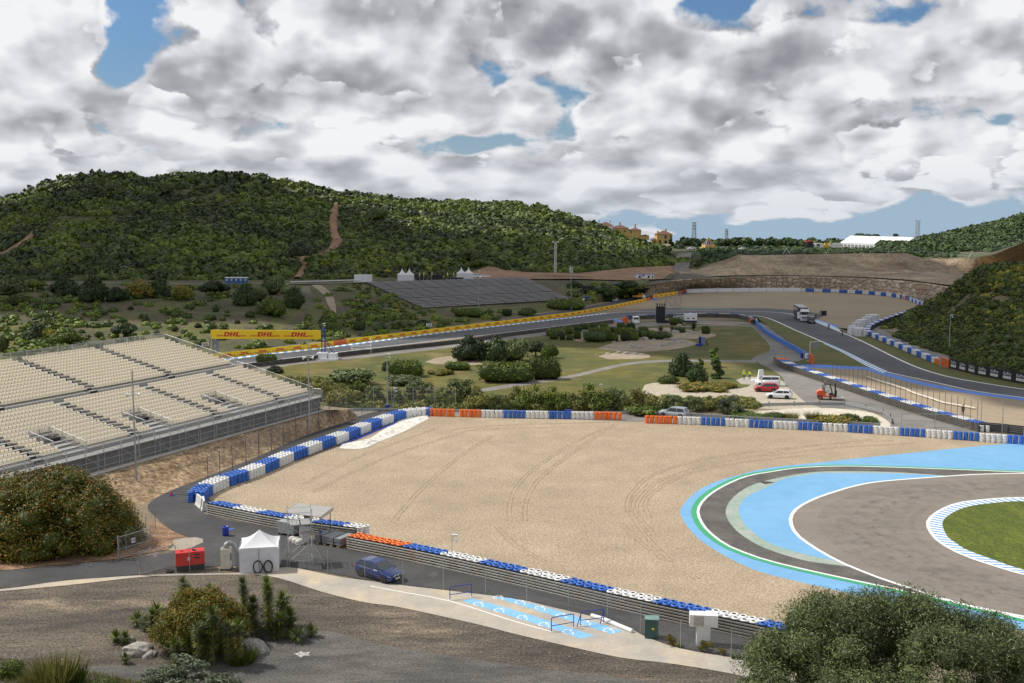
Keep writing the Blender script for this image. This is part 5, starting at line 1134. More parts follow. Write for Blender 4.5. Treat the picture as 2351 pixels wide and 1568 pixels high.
def car(label, cat, loc, rz, mt, L=4.3, Wd=1.8, H=1.48, kind='hatch', r=.32, name='car', belt=.92, roofrack=False, group=None, simple=False, xw0=None, glass=True, kidney=False):
 e = thing(name, label, cat, loc, rz, group); hw = Wd/2; f = L/2; g = .17
 P_ = {'hatch': dict(w0=f*.47, w1=f*.08, r1=-f*.72, r0=-f*.93, hood=.80), 'suv': dict(w0=f*.50, w1=f*.16, r1=-f*.78, r0=-f*.95, hood=.92), 'van': dict(w0=f*.66, w1=f*.34, r1=-f*.97, r0=-f*.99, hood=1.0), 'bigvan': dict(w0=f*.74, w1=f*.48, r1=-f*.97, r0=-f*.99, hood=1.1)}[kind]
 w0, w1, r1, r0, hd = P_['w0'], P_['w1'], P_['r1'], P_['r0'], P_['hood']*H/1.48 if kind in ('hatch', 'suv') else P_['hood']
 st = [(f, .62, .42, .60), (f-.06, .80, .28, hd*.82), (f-.30, .93, g, hd*.93), (f*.62, .99, g, hd), (w0, 1, g, belt+.02), (0, 1, g, belt), (r0*.75, 1, g, belt+.03), (r0*.97, .96, g+.03, belt+.04), (-f+.08, .88, .30, belt*.95), (-f, .78, .42, belt*.72)]
 vs = []; fs = []; k = 8
 for x, w, z0, z1 in st:
  W_ = hw*w; zm = z0+(z1-z0)*.55; half = [(W_*.86, z0), (W_*.99, z0+.08), (W_, zm), (W_*.965, z1-.04), (W_*.88, z1)]
  vs += [(x, y, z) for y, z in half]+[(x, -y, z) for y, z in half[::-1]]
 n = 10
 for i in range(len(st)-1):
  for j in range(n): fs.append((i*n+j, i*n+(j+1) % n, (i+1)*n+(j+1) % n, (i+1)*n+j))
 fs += [tuple(range(n)), tuple(range((len(st)-1)*n, len(st)*n))[::-1]]
 b = MB(); b.add(vs, fs, 0, smooth=True)
 bw, tw = hw*.93, hw*.74 if kind in ('hatch', 'suv') else hw*.84; zr = H; rings = []
 for x0, x1, a in ((w0, w1, 0), (r0, r1, 1)): rings.append((x0, x1))
 sec = [(w0, belt-.02, bw, belt), (w1, belt-.02, bw, H-.035), ((w1+r1)/2, belt-.02, bw, H), (r1, belt-.02, bw, H-.05), (r0, belt-.02, bw*.95, belt+.03)]
 vs = []; fs = []
 for x, zb, yb_, zt in sec:
  k = (zt-belt)/(H-belt); yt = yb_+(tw-yb_)*max(0, k); vs += [(x, yb_, zb), (x, yt, zt-.03*(k > .5)), (x, yt*.86, zt), (x, -yt*.86, zt), (x, -yt, zt-.03*(k > .5)), (x, -yb_, zb)]
 for i in range(4):
  for j in range(5): fs.append((i*6+j, i*6+j+1, (i+1)*6+j+1, (i+1)*6+j))
 b.add(vs, fs, 0, smooth=False)
 for s in (1, -1):
  for x in (f*.62, -f*.58): b.lathe([(.001, s*.012), (r*1.16, s*.012)], 18, 1, T=Matrix.Translation((x, s*hw*.995, r)) @ Matrix.Rotation(-PI/2, 4, 'X'))
 b.box((0, 0, g+.02), (L*.86, Wd*.92, .12), 1)
 b.obj('body', [mt, m_black], e)
 def pt(x, k, s, out=.012):            # on the cabin side at height fraction k
  z = belt+(H-.05-belt)*k; y = bw+(tw-bw)*k+out; return (x, s*y, z)
 if glass:
  k0, k1 = .10, .86; xf = lambda k: w0+(w1-w0)*k-.07; xr = lambda k: r0+(r1-r0)*k+.10; xm = (w1+r1)*.5+.05
  for s in (1, -1):
   q = MB(); q.add([pt(xf(k0)-.1, k0, s), pt(xf(k1)-.05, k1, s), pt(xm+.04, k1, s), pt(xm+.04, k0, s)], [(0, 1, 2, 3)]); q.obj('side_window', m_glass, e)
   if kind != 'bigvan':
    q = MB(); q.add([pt(xm-.04, k0, s), pt(xm-.04, k1, s), pt(xr(k1)+.12, k1, s), pt(xr(k0)+.16, k0+.1, s)], [(0, 1, 2, 3)]); q.obj('side_window', m_glass, e)
  q = MB(); dx, dz = w1-w0, H-.035-belt; ln = math.hypot(dx, dz); nx, nz = dz/ln*.014, -dx/ln*.014
  q.add([(w0+dx*a+nx, s*(bw+(tw-bw)*a)*.90, belt+dz*a+nz) for a, s in ((.06, 1), (.92, 1), (.92, -1), (.06, -1))], [(0, 1, 2, 3)]); q.obj('windscreen', m_glass, e)
  q = MB(); dx, dz = r1-r0, H-.05-belt-.03; ln = math.hypot(dx, dz); nx, nz = -dz/ln*.016, dx/ln*.016
  q.add([(r0+dx*a+nx, s*(bw*.95+(tw-bw*.95)*a)*.86, belt+.03+dz*a+nz) for a, s in ((.12, 1), (.9, 1), (.9, -1), (.12, -1))], [(0, 1, 2, 3)]); q.obj('rear_window', m_glass, e)
 for s in (1, -1):
  q = MB(); q.add([(f-.05, s*hw*.42, hd*.70), (f-.12, s*hw*.80, hd*.74), (f-.40, s*hw*.95, hd*.86), (f-.16, s*hw*.76, hd*.88), (f-.045, s*hw*.44, hd*.80)], [(0, 1, 2, 3, 4)]);
  for v_i in range(len(q.v)): x_, y_, z_ = q.v[v_i]; q.v[v_i] = (x_+.035, y_*1.01, z_+.005)
  q.obj('headlight', m_head, e)
  q = MB(); q.box((-f+.07, s*hw*.76, belt*.86), (.16, .22, .16)); q.obj('taillight', m_tail, e)
  q = MB(); q.ell((w0-.12, s*(hw+.09), belt+.06), (.08, .11, .07), n=8, m=5); q.obj('mirror', mt if kind != 'bigvan' else m_black, e)
 q = MB(); q.box((f+.012, 0, .40), (.03, .50, .11)); q.obj('number_plate', m_plate, e)
 q = MB(); q.box((f-.015, 0, .56 if not kidney else .46), (.05, Wd*.42, .14)); q.obj('grille', m_black, e)
 if kidney:
  for s in (1, -1):
   T = Matrix.Translation((f+.0, s*.19, .60)) @ Matrix.Rotation(PI/2, 4, 'Y'); q = MB(); q.lathe([(.001, .03), (.11, .03), (.115, .05), (.14, .05), (.145, 0)], 16, mats=[1, 1, 0, 0], T=T @ Matrix.Diagonal((.85, 1.3, 1, 1))); q.obj('kidney_grille', [m_alloy, m_black], e)
  for s in (1, -1):
   q = MB()
   for x in (w0-.35, (w1+r1)*.5, r0*.62): q.box((x, s*(hw+.003), .62), (.012, .01, .52))
   for x in ((w1+r1)*.5+.18, r0*.55): q.box((x, s*(hw+.015), belt-.12), (.20, .03, .035), 0)
   q.obj('door_seams', m_black, e)
 if roofrack:
  q = MB();
  for s in (1, -1): q.tube((w1-.1, s*tw*.8, H+.09), (r1+.1, s*tw*.8, H+.09), .025, n=4)
  for k in range(5): x = w1-.15+(r1+.2-w1)*k/4; q.tube((x, -tw*.85, H+.09), (x, tw*.85, H+.09), .025, n=4); q.tube((x, tw*.8, H-.02), (x, tw*.8, H+.1), .02, n=4); q.tube((x, -tw*.8, H-.02), (x, -tw*.8, H+.1), .02, n=4)
  q.obj('roof_rack', m_black, e)
 for x in (f*.62, -f*.58):
  for s in (1, -1): wheel(e, x, s*(hw-.10), r)
 return e
def head(x0, y0, x1, y1): a = Vector(P(x0, y0)); c = Vector(P(x1, y1)); return math.atan2(c.y-a.y, c.x-a.x)
pb = paint('navy', (.006, .022, .12)); pw = paint('white', (.78, .79, .80)); pr = paint('red', (.42, .008, .012)); psv = paint('silver', (.30, .33, .36)); pbk = paint('black', (.012, .012, .014))
car('dark blue hatchback parked behind the chain fence on the service road', 'car', P(871, 1325, .035), head(832, 1312, 905, 1334), pb, 4.35, 1.82, 1.45, 'hatch', .34, kidney=True)
car('white hatchback parked in front of the red car on the pale yard', 'car', P(1788.5, 914, .03), head(1815, 916, 1765, 914), pw, 4.35, 1.8, 1.48, 'hatch', .33)
car('red crossover car parked between the white van and white hatchback', 'car', P(1759, 898.5, .03), head(1785, 899, 1733, 898), pr, 4.2, 1.8, 1.55, 'suv', .34)
car('white passenger van with black roof rack beside the white concrete block', 'van', P(1761, 885.5, .03), head(1790, 886, 1735, 885), pw, 4.4, 1.85, 1.8, 'van', .31, belt=1.15, roofrack=True, name='van')
car('silver grey crossover driving on the lane behind the orange and white tyres', 'car', P(1548, 957.5, .03), head(1583, 962, 1515, 955), psv, 4.6, 1.85, 1.62, 'suv', .35)
car('silver car parked on the lane beside the yellow tipper truck', 'car', P(1413, 692.5, .0), head(1419, 690, 1406, 695), psv, 4.3, 1.8, 1.5, 'hatch', .32)
car('small white panel van behind the white air barrier', 'van', P(1660, 664.5, .05), head(1650, 664.5, 1672, 664.5), pw, 4.4, 1.8, 1.85, 'van', .31, belt=1.15, name='van')
car('dark service van parked close in front of the white and black truck', 'van', P(1862, 741.5, .02), head(1854, 735, 1868, 744), pbk, 4.9, 1.95, 1.95, 'van', .34, belt=1.2, name='van')
car('white panel van parked on the upper terrace right of the pagoda tents', 'van', P(1096, 638.5, 6.0), head(1080, 639, 1100, 642)+.4, pw, 4.4, 1.8, 1.85, 'van', .31, belt=1.15, name='van')
car('white car parked behind the panel van on the upper terrace', 'car', P(1115, 638, 6.0), .1, pw, 4.3, 1.8, 1.5, 'suv', .32)
car('white van with its back doors open beside the blue and white tyres', 'van', P(1459, 742.5, .02), head(1459, 742, 1455, 738), pw, 5.0, 2.0, 2.1, 'bigvan', .34, belt=1.25, name='van')
for lab, x, y, Y, m_ in [('white car parked at the left of the hilltop row by the yellow pyramid', 1587, 572, 560, pw), ('pale blue car parked behind bushes on the plateau edge', 1632, 573, 600, psv), ('white car in front of the hilltop trees right of the pyramid', 1703, 573, 560, pw), ('dark blue car parked furthest right in the hilltop row', 1737, 570, 600, pb), ('silver car parked among bushes on the plateau', 1655, 572, 600, psv)]:
 p = PY(x, y, Y); car(lab, 'car', (p[0], p[1], p[2]-.2), PI+.2, m_, 4.4, 1.8, 1.5, 'hatch', .33)
p = P(1459, 742.5, .02)
# ------------------------------------------------------------ articulated truck
def truck(label, loc, rz):
 e = thing('articulated_truck', label, 'truck', loc, rz)
 b = MB(); b.box((-7.0, 0, 2.55), (11.5, 2.5, 2.75)); b.box((-7.0, 0, .95), (10.5, 2.3, .5)); b.box((-7, 0, 3.95), (11.6, 2.55, .10), 1); b.obj('trailer', [M('trailer_black', (.035, .035, .04), .4), M('trailer_roof', (.45, .43, .42), .7)], e)
 b = MB()
 for s in (1, -1):
  for k, (x0, w_) in enumerate([(-12, .5), (-11.2, .35), (-10.6, .5), (-9.8, .5), (-8.9, .5), (-7.8, .18), (-7.2, .5), (-6.4, .5), (-5.6, .35)]): b.box((x0, s*1.262, 3.05), (w_, .015, .75 if k % 3 else .95));
  b.box((-6, s*1.262, 1.9), (4, .015, .22), 1)
 b.obj('trailer_lettering', [m_whitep, m_grey2], e)
 b = MB(); b.box((.45, 0, 1.95), (2.2, 2.45, 2.1)); b.box((.25, 0, 3.3), (1.8, 2.35, .7), taper=.88); b.box((.55, 0, .62), (2.1, 2.4, .6)); b.box((1.58, 0, 1.3), (.06, 2.0, .25), 1); b.box((1.60, 0, .85), (.05, 1.8, .2), 1); b.box((-1.3, 0, .75), (2.2, 2.2, .35), 1)
 b.obj('cab', [pw, m_black], e)
 b = MB(); b.box((1.57, 0, 2.45), (.04, 2.15, .85)); b.obj('windscreen', m_glass, e)
 for s in (1, -1):
  b = MB(); b.box((.75, s*1.235, 2.4), (1.1, .02, .7)); b.obj('side_window', m_glass, e)
  b = MB(); b.box((1.7, s*1.38, 2.5), (.12, .22, .7)); b.box((1.62, s*1.3, 2.8), (.06, .3, .06)); b.obj('mirror', m_black, e)
  b = MB(); b.box((1.6, s*.95, .62), (.06, .42, .22)); b.obj('headlight', m_head, e)
  for x in (.7, -2.6, -9.3, -10.5, -11.7): wheel(e, x, s*1.08, .5, .3)
 b = MB(); b.box((1.3, -1.75, 1.9), (.08, .9, 1.9)); b.obj('door', pw, e)
 return e
truck('white and black articulated truck standing on the far bend of the track', P(1846, 737.5, .02), head(1822, 720, 1856, 740))
def tipper(loc, rz):
 e = thing('tipper_truck', 'white cab flatbed truck with yellow tipping body on the service lane', 'truck', loc, rz)
 b = MB(); b.box((-1.3, 0, 1.15), (3.9, 2.1, .12));
 for s in (1, -1): b.box((-1.3, s*1.03, 1.4), (3.9, .06, .5))
 b.box((.65, 0, 1.75), (.08, 2.1, 1.3)); b.box((-3.25, 0, 1.4), (.06, 2.1, .5)); b.obj('tipping_body', M('tipper_yellow', (.62, .30, .02), .6), e)
 b = MB(); b.box((1.55, 0, 1.2), (1.7, 2.0, 1.2), taper=.97); b.box((1.25, 0, 2.0), (1.1, 1.85, .65), taper=.85); b.box((2.6, 0, .95), (.7, 1.9, .75), taper=.9); b.obj('cab', pw, e)
 b = MB(); b.add([(1.93, -.8, 1.72), (1.93, .8, 1.72), (1.77, .72, 2.25), (1.77, -.72, 2.25)], [(0, 1, 2, 3)]); b.obj('windscreen', m_glass, e)
 for s in (1, -1): b = MB(); b.box((1.3, s*.93, 1.95), (.75, .03, .5)); b.obj('side_window', m_glass, e)
 for x in (2.2, -1.9):
  for s in (1, -1): wheel(e, x, s*.85, .36)
 b = MB(); b.box((-.4, 0, .65), (5.4, .9, .2)); b.obj('chassis', m_black, e)
tipper(P(1468, 687.5, .0), head(1447, 689, 1492, 684))
def forklift(loc, rz):
 e = thing('forklift', 'orange and black rough terrain forklift carrying a pallet on the pit lane', 'forklift', loc, rz)
 om = paint('orange', (.72, .10, .015), .4)
 b = MB(); b.ext([(-1.75, .75), (-1.75, 1.25), (-1.5, 1.5), (-.75, 1.6), (-.35, 1.2), (-.3, .7), (.6, .65), (.6, .5), (-.6, .45), (-1.2, .55)], -.75, .75); b.obj('body', om, e)
 b = MB()
 for s in (1, -1): b.path([(-.55, s*.68, 1.5), (-.45, s*.62, 2.55), (.35, s*.62, 2.6), (.75, s*.66, 1.2), (.75, s*.66, .7)], .05, n=5)
 b.box((-.05, 0, 2.62), (1.0, 1.35, .06)); b.obj('cab_frame', m_black, e)
 b = MB(); b.box((-.3, 0, 1.2), (.5, .5, .15)); b.box((-.5, 0, 1.5), (.12, .48, .5)); b.tube((.3, 0, 1.0), (.15, 0, 1.45), .02); b.lathe([(.16, 0), (.18, .02), (.16, .04)], 12, T=Matrix.Translation((.15, 0, 1.45)), closed=True); b.obj('seat', m_black, e)
 b = MB()
 for s in (1, -1): b.box((1.25, s*.35, 1.45), (.12, .12, 2.4)); b.box((1.38, s*.35, .95), (.06, .14, 1.3))
 for z in (.4, 1.4, 2.6): b.box((1.25, 0, z), (.12, .8, .12))
 b.box((1.43, 0, 1.1), (.05, 1.1, .9)); b.obj('mast', m_black, e)
 for s in (1, -1): b = MB(); b.box((2.05, s*.3, .12), (1.2, .12, .05)); b.obj('fork', m_black, e)
 b = MB(); b.tube((-.7, .55, 1.5), (-.7, .55, 2.35), .07, n=7); b.obj('exhaust', m_black, e)
 b = MB(); b.ell((-.3, .45, 2.75), (.09, .09, .11), n=8, m=5); b.obj('beacon', m_orange, e)
 for x, r in ((.75, .5), (-1.2, .38)):
  for s in (1, -1):
   T = Matrix.Translation((x, s*.72, r)) @ Matrix.Rotation(PI/2, 4, 'X'); b = MB(); b.lathe([(r*.55, -.17), (r*.95, -.17), (r, -.1), (r, .1), (r*.95, .17), (r*.55, .17)], 18, T=T); wo = b.obj('wheel', m_rub, e)
   b = MB(); b.lathe([(r*.55, -s*.12), (.001, -s*.12)], 16, T=T); b.obj('rim', om, wo)
forklift(P(1899, 916.5, .03), head(1878, 916, 1915, 917))
b = MB()
for k in range(3): b.box((0, 0, .25+.07*k), (1.9, 1.5, .05))
for y in (-.6, 0, .6): b.box((0, y, .17), (1.9, .12, .12), 1)
tag(b.obj('pallet', [M('sheet_grey', (.55, .55, .53), .6), M('pallet_wood', (.33, .25, .15), .9)], loc=P(1922, 917.5, .05), rz=head(1878, 916, 1915, 917)), 'flat grey sheets on a low pallet carried on the forklift forks', 'pallet')
# ------------------------------------------------------------ red generator, heater, tent and their small things
def box_thing(name, label, cat, loc, rz, mats, build, group=None):
 b = MB(); build(b); return tag(b.obj(name, mats, loc=loc, rz=rz), label, cat, group)
e = thing('generator', 'red and black diesel generator beside the white tent', 'generator', P(437, 1306, .04), head(405, 1310, 470, 1303))
b = MB(); b.box((0, 0, 1.02), (2.35, 1.05, 1.15)); b.box((0, 0, 1.605), (2.36, 1.06, .03)); b.obj('housing', M('generator_red', (.62, .022, .018), .45, var=.05), e)
b = MB(); b.box((0, 0, .24), (2.25, .98, .44)); b.box((0, 0, .46), (2.42, 1.12, .07)); b.obj('base', m_black, e)
b = MB(); [b.box((.55+0*k, -.532, 1.10+.26*k), (.46, .02, .12)) for k in (0, 1)]; b.obj('vent', m_black, e)
b = MB(); b.box((-.12, -.531, 1.05), (.2, .02, .26)); b.obj('notice', m_whitep, e)
b = MB(); b.tube((.3, 0, 1.6), (.3, 0, 1.72), .12, n=8); b.tube((-.8, 0, 1.6), (-.55, 0, 1.68), .04); b.lathe([(.1, 0), (.14, .03), (.1, .06)], 12, T=Matrix.Translation((.42, -.2, 1.63)), closed=True); b.obj('filler_cap', m_black, e)
tag(MB().lathe([(.16, -.09), (.3, -.09), (.33, 0), (.3, .09), (.16, .09)], 18, T=Matrix.Translation((0, 0, .1)), closed=True).obj('tyre', m_rub, loc=P(390, 1313, .04)), 'old black tyre lying flat at the gate beside the red generator', 'tyre')
e = thing('heater_unit', 'tall cream air conditioning cabinet between generator and tent', 'heater', P(520, 1306, .04), .02)
b = MB(); b.box((0, 0, .95), (.78, .7, 1.75)); b.obj('cabinet', M('cabinet_cream', (.60, .58, .47), .5), e)
b = MB(); b.box((0, 0, .05), (.9, .8, .1)); b.obj('base', m_black, e)
b = MB(); b.box((.02, 0, 1.86), (.6, .5, .08)); b.tube((.02, 0, 1.85), (.02, 0, 2.1), .22, n=10); b.tube((.02, 0, 2.1), (.28, 0, 2.28), .22, n=10); b.obj('duct_hood', m_steel, e)
b = MB(); pts = [Vector(q) for q in cr([(.25, 0, 2.28), (.6, 0, 2.2), (.85, .02, 1.7), (.9, .02, 1.0), (.98, -.02, .4), (1.1, -.02, .12)], 6)]
for k, (p, q) in enumerate(zip(pts, pts[1:])): b.tube(p, q, .20, n=10, r2=.17)
b.obj('flexible_duct', M('duct_grey', (.33, .34, .34), .6, var=.25, scale=9, coord='O'), e)
b = MB(); b.box((.43, -.1, 1.1), (.1, .3, .6)); b.box((.1, -.36, 1.3), (.08, .03, .08), 0); b.box((-.45, 0, 1.15), (.14, .25, .18)); b.obj('control_box', m_grey2, e)
e = thing('tent', 'white square pagoda canopy tent with cable coils hanging on its front', 'tent', P(598, 1300, .04), head(557, 1309, 649, 1304))
S = 1.62; b = MB()
b.add([(-S, -S, 0), (S, -S, 0), (S, S, 0), (-S, S, 0), (-S, -S, 2.15), (S, -S, 2.15), (S, S, 2.15), (-S, S, 2.15)], [(0, 1, 5, 4), (1, 2, 6, 5), (2, 3, 7, 6), (3, 0, 4, 7)]); b.obj('side_walls', M('tent_wall', (.66, .66, .70), .7, var=.06, scale=1.2, bump=.08, bscale=2), e)
b = MB(); N_ = 8; vs = [(0, 0, 3.25)]; fs = []; m_ = 24
for j in range(1, N_+1):
 k = j/N_; z = 3.25-1.15*(1-(1-k)**1.6)*1.0
 for i in range(m_):
  s_ = i/m_*4; q = int(s_); tt = s_-q; c = [(-1, -1), (1, -1), (1, 1), (-1, 1)]; a_, c_ = c[q], c[(q+1) % 4]; sag = 1-.06*math.sin(PI*tt)*k; vs.append(((a_[0]+(c_[0]-a_[0])*tt)*(S+.05)*k*sag, (a_[1]+(c_[1]-a_[1])*tt)*(S+.05)*k*sag, z-.06*math.sin(PI*tt)*k))
for i in range(m_): fs.append((0, 1+i, 1+(i+1) % m_))
for j in range(N_-1):
 for i in range(m_): a_ = 1+j*m_+i; c_ = 1+j*m_+(i+1) % m_; fs.append((a_, c_, c_+m_, a_+m_))
o_ = 1+(N_-1)*m_
for i in range(m_): x, y, z = vs[o_+i]; vs.append((x, y, 1.82))
for i in range(m_): fs.append((o_+i, o_+(i+1) % m_, o_+m_+(i+1) % m_, o_+m_+i))
b.add(vs, fs, 0, smooth=False); b.obj('canopy', m_tent, e)
b = MB(); b.tube((0, -S-.02, 0), (0, -S-.02, 2.0), .025, n=5); b.obj('pole', m_grey2, e)
T0_ = Matrix.Translation(e.location) @ Matrix.Rotation(e.rotation_euler[2], 4, 'Z')
for k, (x, lab) in enumerate([(-.1, 'left of two black cable coils leaning on the white tent'), (.75, 'right of two black cable coils leaning on the white tent')]):
 b = MB()
 for j in range(7 if k == 0 else 10):
  ra, rb2 = .34+.02*rnd.random()*(2), .48+.1*rnd.random(); ox = rnd.uniform(-.03, .03); pts = [(ox+ra*math.cos(a_), -.02*j, .52+rb2*math.sin(a_)) for a_ in [2*PI*i/20 for i in range(21)]]; b.path(pts, .018 if k == 0 else .03, n=4)
 tag(b.obj('cable_coil', m_black, loc=T0_ @ Vector((x, -S-.12, 0)), rz=e.rotation_euler[2]), lab, 'cable')
b = MB(); b.lathe([(.001, .0), (.29, 0), (.30, .28), (.285, .30), (.30, .32), (.30, .58), (.285, .6), (.30, .62), (.30, .88), (.27, .88), (.26, .5), (.001, .5)], 18); tag(b.obj('barrel', M('barrel_blue', (.015, .04, .33), .45), loc=P(518, 1229, .04)), 'dark blue oil barrel standing on the service road', 'barrel')
def gate(label, a, c, h=1.9, signs=None):
 a = Vector(a); c = Vector(c); d = c-a; L = d.length; e = thing('gate', label, 'gate', a, math.atan2(d.y, d.x)); b = MB()
 b.path([(0, 0, .1), (0, 0, h), (L-.15, 0, h), (L, 0, h-.15), (L, 0, .2), (L-.1, 0, .1), (0, 0, .1)], .03, n=6); b.tube((0, 0, h*.45), (L, 0, h*.45), .022); b.tube((0, 0, h*.9), (L*.35, 0, .12), .02); b.obj('frame', m_steel, e)
 b = MB()
 for k in range(int(L/.13)): b.tube((.13*k, 0, .1), (.13*k, 0, h), .004, n=3, cap=False)
 for k in range(int(h/.13)): b.tube((0, 0, .1+.13*k), (L, 0, .1+.13*k), .004, n=3, cap=False)
 b.obj('wire_mesh', m_wire, e); b = MB(); b.tube((-.12, 0, 0), (-.12, 0, h+.15), .06, n=8); b.obj('gate_post', m_steel, e); return e
g1 = gate('open mesh gate with a lettered sign beside the big tree', P(275, 1284), P(346, 1262), 2.0)
g2 = gate('open mesh gate with a pink paper left of the red generator', P(325, 1320), P(404, 1299), 1.9)
b = MB(); b.box((1.45, -.05, 1.35), (.38, .02, .42)); s1 = b.obj('sign', m_whitep, g1)
cu = bpy.data.curves.new('t', 'FONT'); cu.body = 'C.PL5'; cu.size = .19; cu.offset = .008; to = bpy.data.objects.new('t', cu); COL.objects.link(to); dg = bpy.context.evaluated_depsgraph_get(); me = to.evaluated_get(dg).to_mesh(); mx = max(v.co.x for v in me.vertices)
b = MB(); b.add([(1.29+v.co.x*.32/mx, -.065, 1.28+v.co.y*1.3) for v in me.vertices], [tuple(p.vertices) for p in me.polygons]); b.obj('lettering', m_black, s1); bpy.data.objects.remove(to)
b = MB(); b.box((1.3, -.05, 1.45), (.34, .015, .36)); b.obj('notice', M('pink_paper', (.68, .58, .64), .7), g2)
chainfence('slack chain fence under the big tree running up the bank', [(290, 1268), (326, 1240), (357, 1215)], 1.9, sp=2.6, mesh=.14, wr=.005)
# ------------------------------------------------------------ scaffold tower and marshal shelter
def frame_tower(name, label, cat, loc, rz, w, d, levels, m, r=.03, braces=True, outr=0.0, decks=()):
 e = thing(name, label, cat, loc, rz); b = MB(); H_ = levels[-1]
 for x in (-w/2, w/2):
  for y in (-d/2, d/2): b.tube((x, y, 0), (x, y, H_+.25), r, n=6)
 for z in levels:
  for s in (-1, 1): b.tube((-w/2, s*d/2, z), (w/2, s*d/2, z), r*.8, n=5); b.tube((s*w/2, -d/2, z), (s*w/2, d/2, z), r*.8, n=5)
 b.obj('tubes', m, e)
 if braces:
  b = MB(); L_ = [0]+list(levels)
  for i in range(len(L_)-1):
   if L_[i+1]-L_[i] < .8: continue
   for s in (-1, 1): b.tube((-w/2*(1 if i % 2 else -1), s*d/2, L_[i]), (w/2*(1 if i % 2 else -1), s*d/2, L_[i+1]), r*.7, n=5); b.tube((s*w/2, -d/2*(1 if i % 2 else -1), L_[i]), (s*w/2, d/2*(1 if i % 2 else -1), L_[i+1]), r*.7, n=5)
  if outr:
   for x in (-1, 1):
    for y in (-1, 1): b.tube((x*w/2, y*d/2, levels[-1]*.45), (x*(w/2+outr), y*(d/2+outr*.5), 0), r*.8, n=5)
  b.obj('braces', m, e)
 for z in decks: b = MB(); b.box((-w*.22, 0, z+.03), (w*.4, d, .05)); b.box((w*.24, 0, z+.03), (w*.4, d, .05)); b.obj('deck', m_deck, e)
 return e
e = frame_tower('scaffold_tower', 'aluminium scaffold tower with ladder beside the white tent', 'scaffold', P(690, 1292, .04), .25, 2.0, 1.7, [.45, 2.1, 3.6, 4.15, 4.7], M('aluminium_tube', (.40, .41, .42), .45, .4), outr=1.0, decks=(3.6,), r=.026)
b = MB(); b.tube((.25, -.4, 0), (.25, .1, 3.8), .025); b.tube((.7, -.4, 0), (.7, .1, 3.8), .025); [b.tube((.25, -.4+.5*z/3.8, z), (.7, -.4+.5*z/3.8, z), .018, n=4) for z in [.3*k for k in range(1, 13)]]; b.obj('ladder', M('aluminium_tube', (.6, .6, .6)), e)
e = thing('marshal_shelter', 'open steel marshal shelter with flat grey roof behind the scaffold', 'shelter', P(710, 1240, .03), head(680, 1237, 760, 1247))
b = MB();
for x in (-1.75, 1.75):
 for y in (-.9, .9): b.tube((x, y, 0), (x, y, 2.75+.25*(y > 0)), .045, n=5)
for s in (-1, 1): b.path([(-1.75, s*.9, 1.1), (1.75, s*.9, 1.1)], .03); b.tube((s*1.75, -.9, 0), (s*1.75, .9, 1.1), .03, n=5); b.tube((s*1.75, -.9, 1.1), (s*.9, -.9, 2.7), .03, n=5)
b.obj('frame', m_post, e)
b = MB(); b.add([(-1.95, -1.15, 2.72), (1.95, -1.15, 2.72), (1.95, 1.15, 3.05), (-1.95, 1.15, 3.05)], [(0, 1, 2, 3)]); b.add([(-1.95, -1.15, 2.68), (1.95, -1.15, 2.68), (1.95, 1.15, 3.01), (-1.95, 1.15, 3.01)], [(0, 1, 2, 3)])
for k in range(20): x = -1.9+.2*k; b.tube((x, -1.15, 2.73), (x, 1.15, 3.06), .022, n=4, cap=False)
for s in (-1, 1): b.add([(s*1.95, -1.15, 2.72), (s*1.95, 1.15, 3.05), (s*1.95, 1.15, 2.7), (s*1.95, -1.15, 2.45)], [(0, 1, 2, 3)])
b.obj('roof', M('corrugated_roof', (.50, .49, .46), .5, .3), e)
b = MB(); b.box((-.6, 0, .9), (.7, .5, .9)); b.box((-.3, .3, 2.0), (.8, .08, .9), 0); b.obj('cabinet', m_grey2, e)
e = thing('sheet_stack', 'large flat stack of grey sheets strapped on wooden pallets by the guardrail gap', 'sheet stack', P(768, 1247, .04), head(733, 1250, 800, 1263))
b = MB(); [b.box((rnd.uniform(-.03, .03), rnd.uniform(-.03, .03), .27+.08*k), (3.0, 2.0, .065)) for k in range(8)]; b.obj('sheets', M('grey_sheets', (.22, .225, .23), .55), e)
b = MB(); [b.box((x, 0, .09), (.3, 2.0, .16)) for x in (-1.2, -.4, .4, 1.2)]; b.obj('pallet', M('pallet_wood', (.33, .25, .15)), e)
b = MB(); [b.box((x, 0, .56), (.05, 2.06, .66)) for x in (-.7, .7)]; b.obj('strap', m_black, e)
box_thing('wheelie_bin', 'large grey wheeled container behind the scaffold tower', 'container', P(663, 1227, .04), head(640, 1225, 680, 1232), [M('bin_steel', (.36, .38, .38), .5, .3), m_black], lambda b: (b.box((0, 0, .72), (1.9, .9, 1.05), taper=1.04), b.box((0, 0, 1.27), (1.95, .95, .05)), [b.box((x, y, .1), (.12, .12, .2), 1) for x in (-.8, .8) for y in (-.4, .4)]))
e = thing('chair', 'light blue plastic chair under the marshal shelter', 'chair', P(741, 1236, .3), 2.6)
b = MB(); b.box((0, 0, .44), (.46, .44, .05)); b.add([(-.23, .2, .46), (.23, .2, .46), (.2, .3, .9), (-.2, .3, .9)], [(0, 1, 2, 3)]); b.obj('seat', M('chair_blue', (.07, .25, .55)), e)
for x in (-.19, .19):
 for y in (-.18, .18): b = MB(); b.tube((x, y, 0), (x, y, .44), .018); b.obj('leg', m_steel, e)
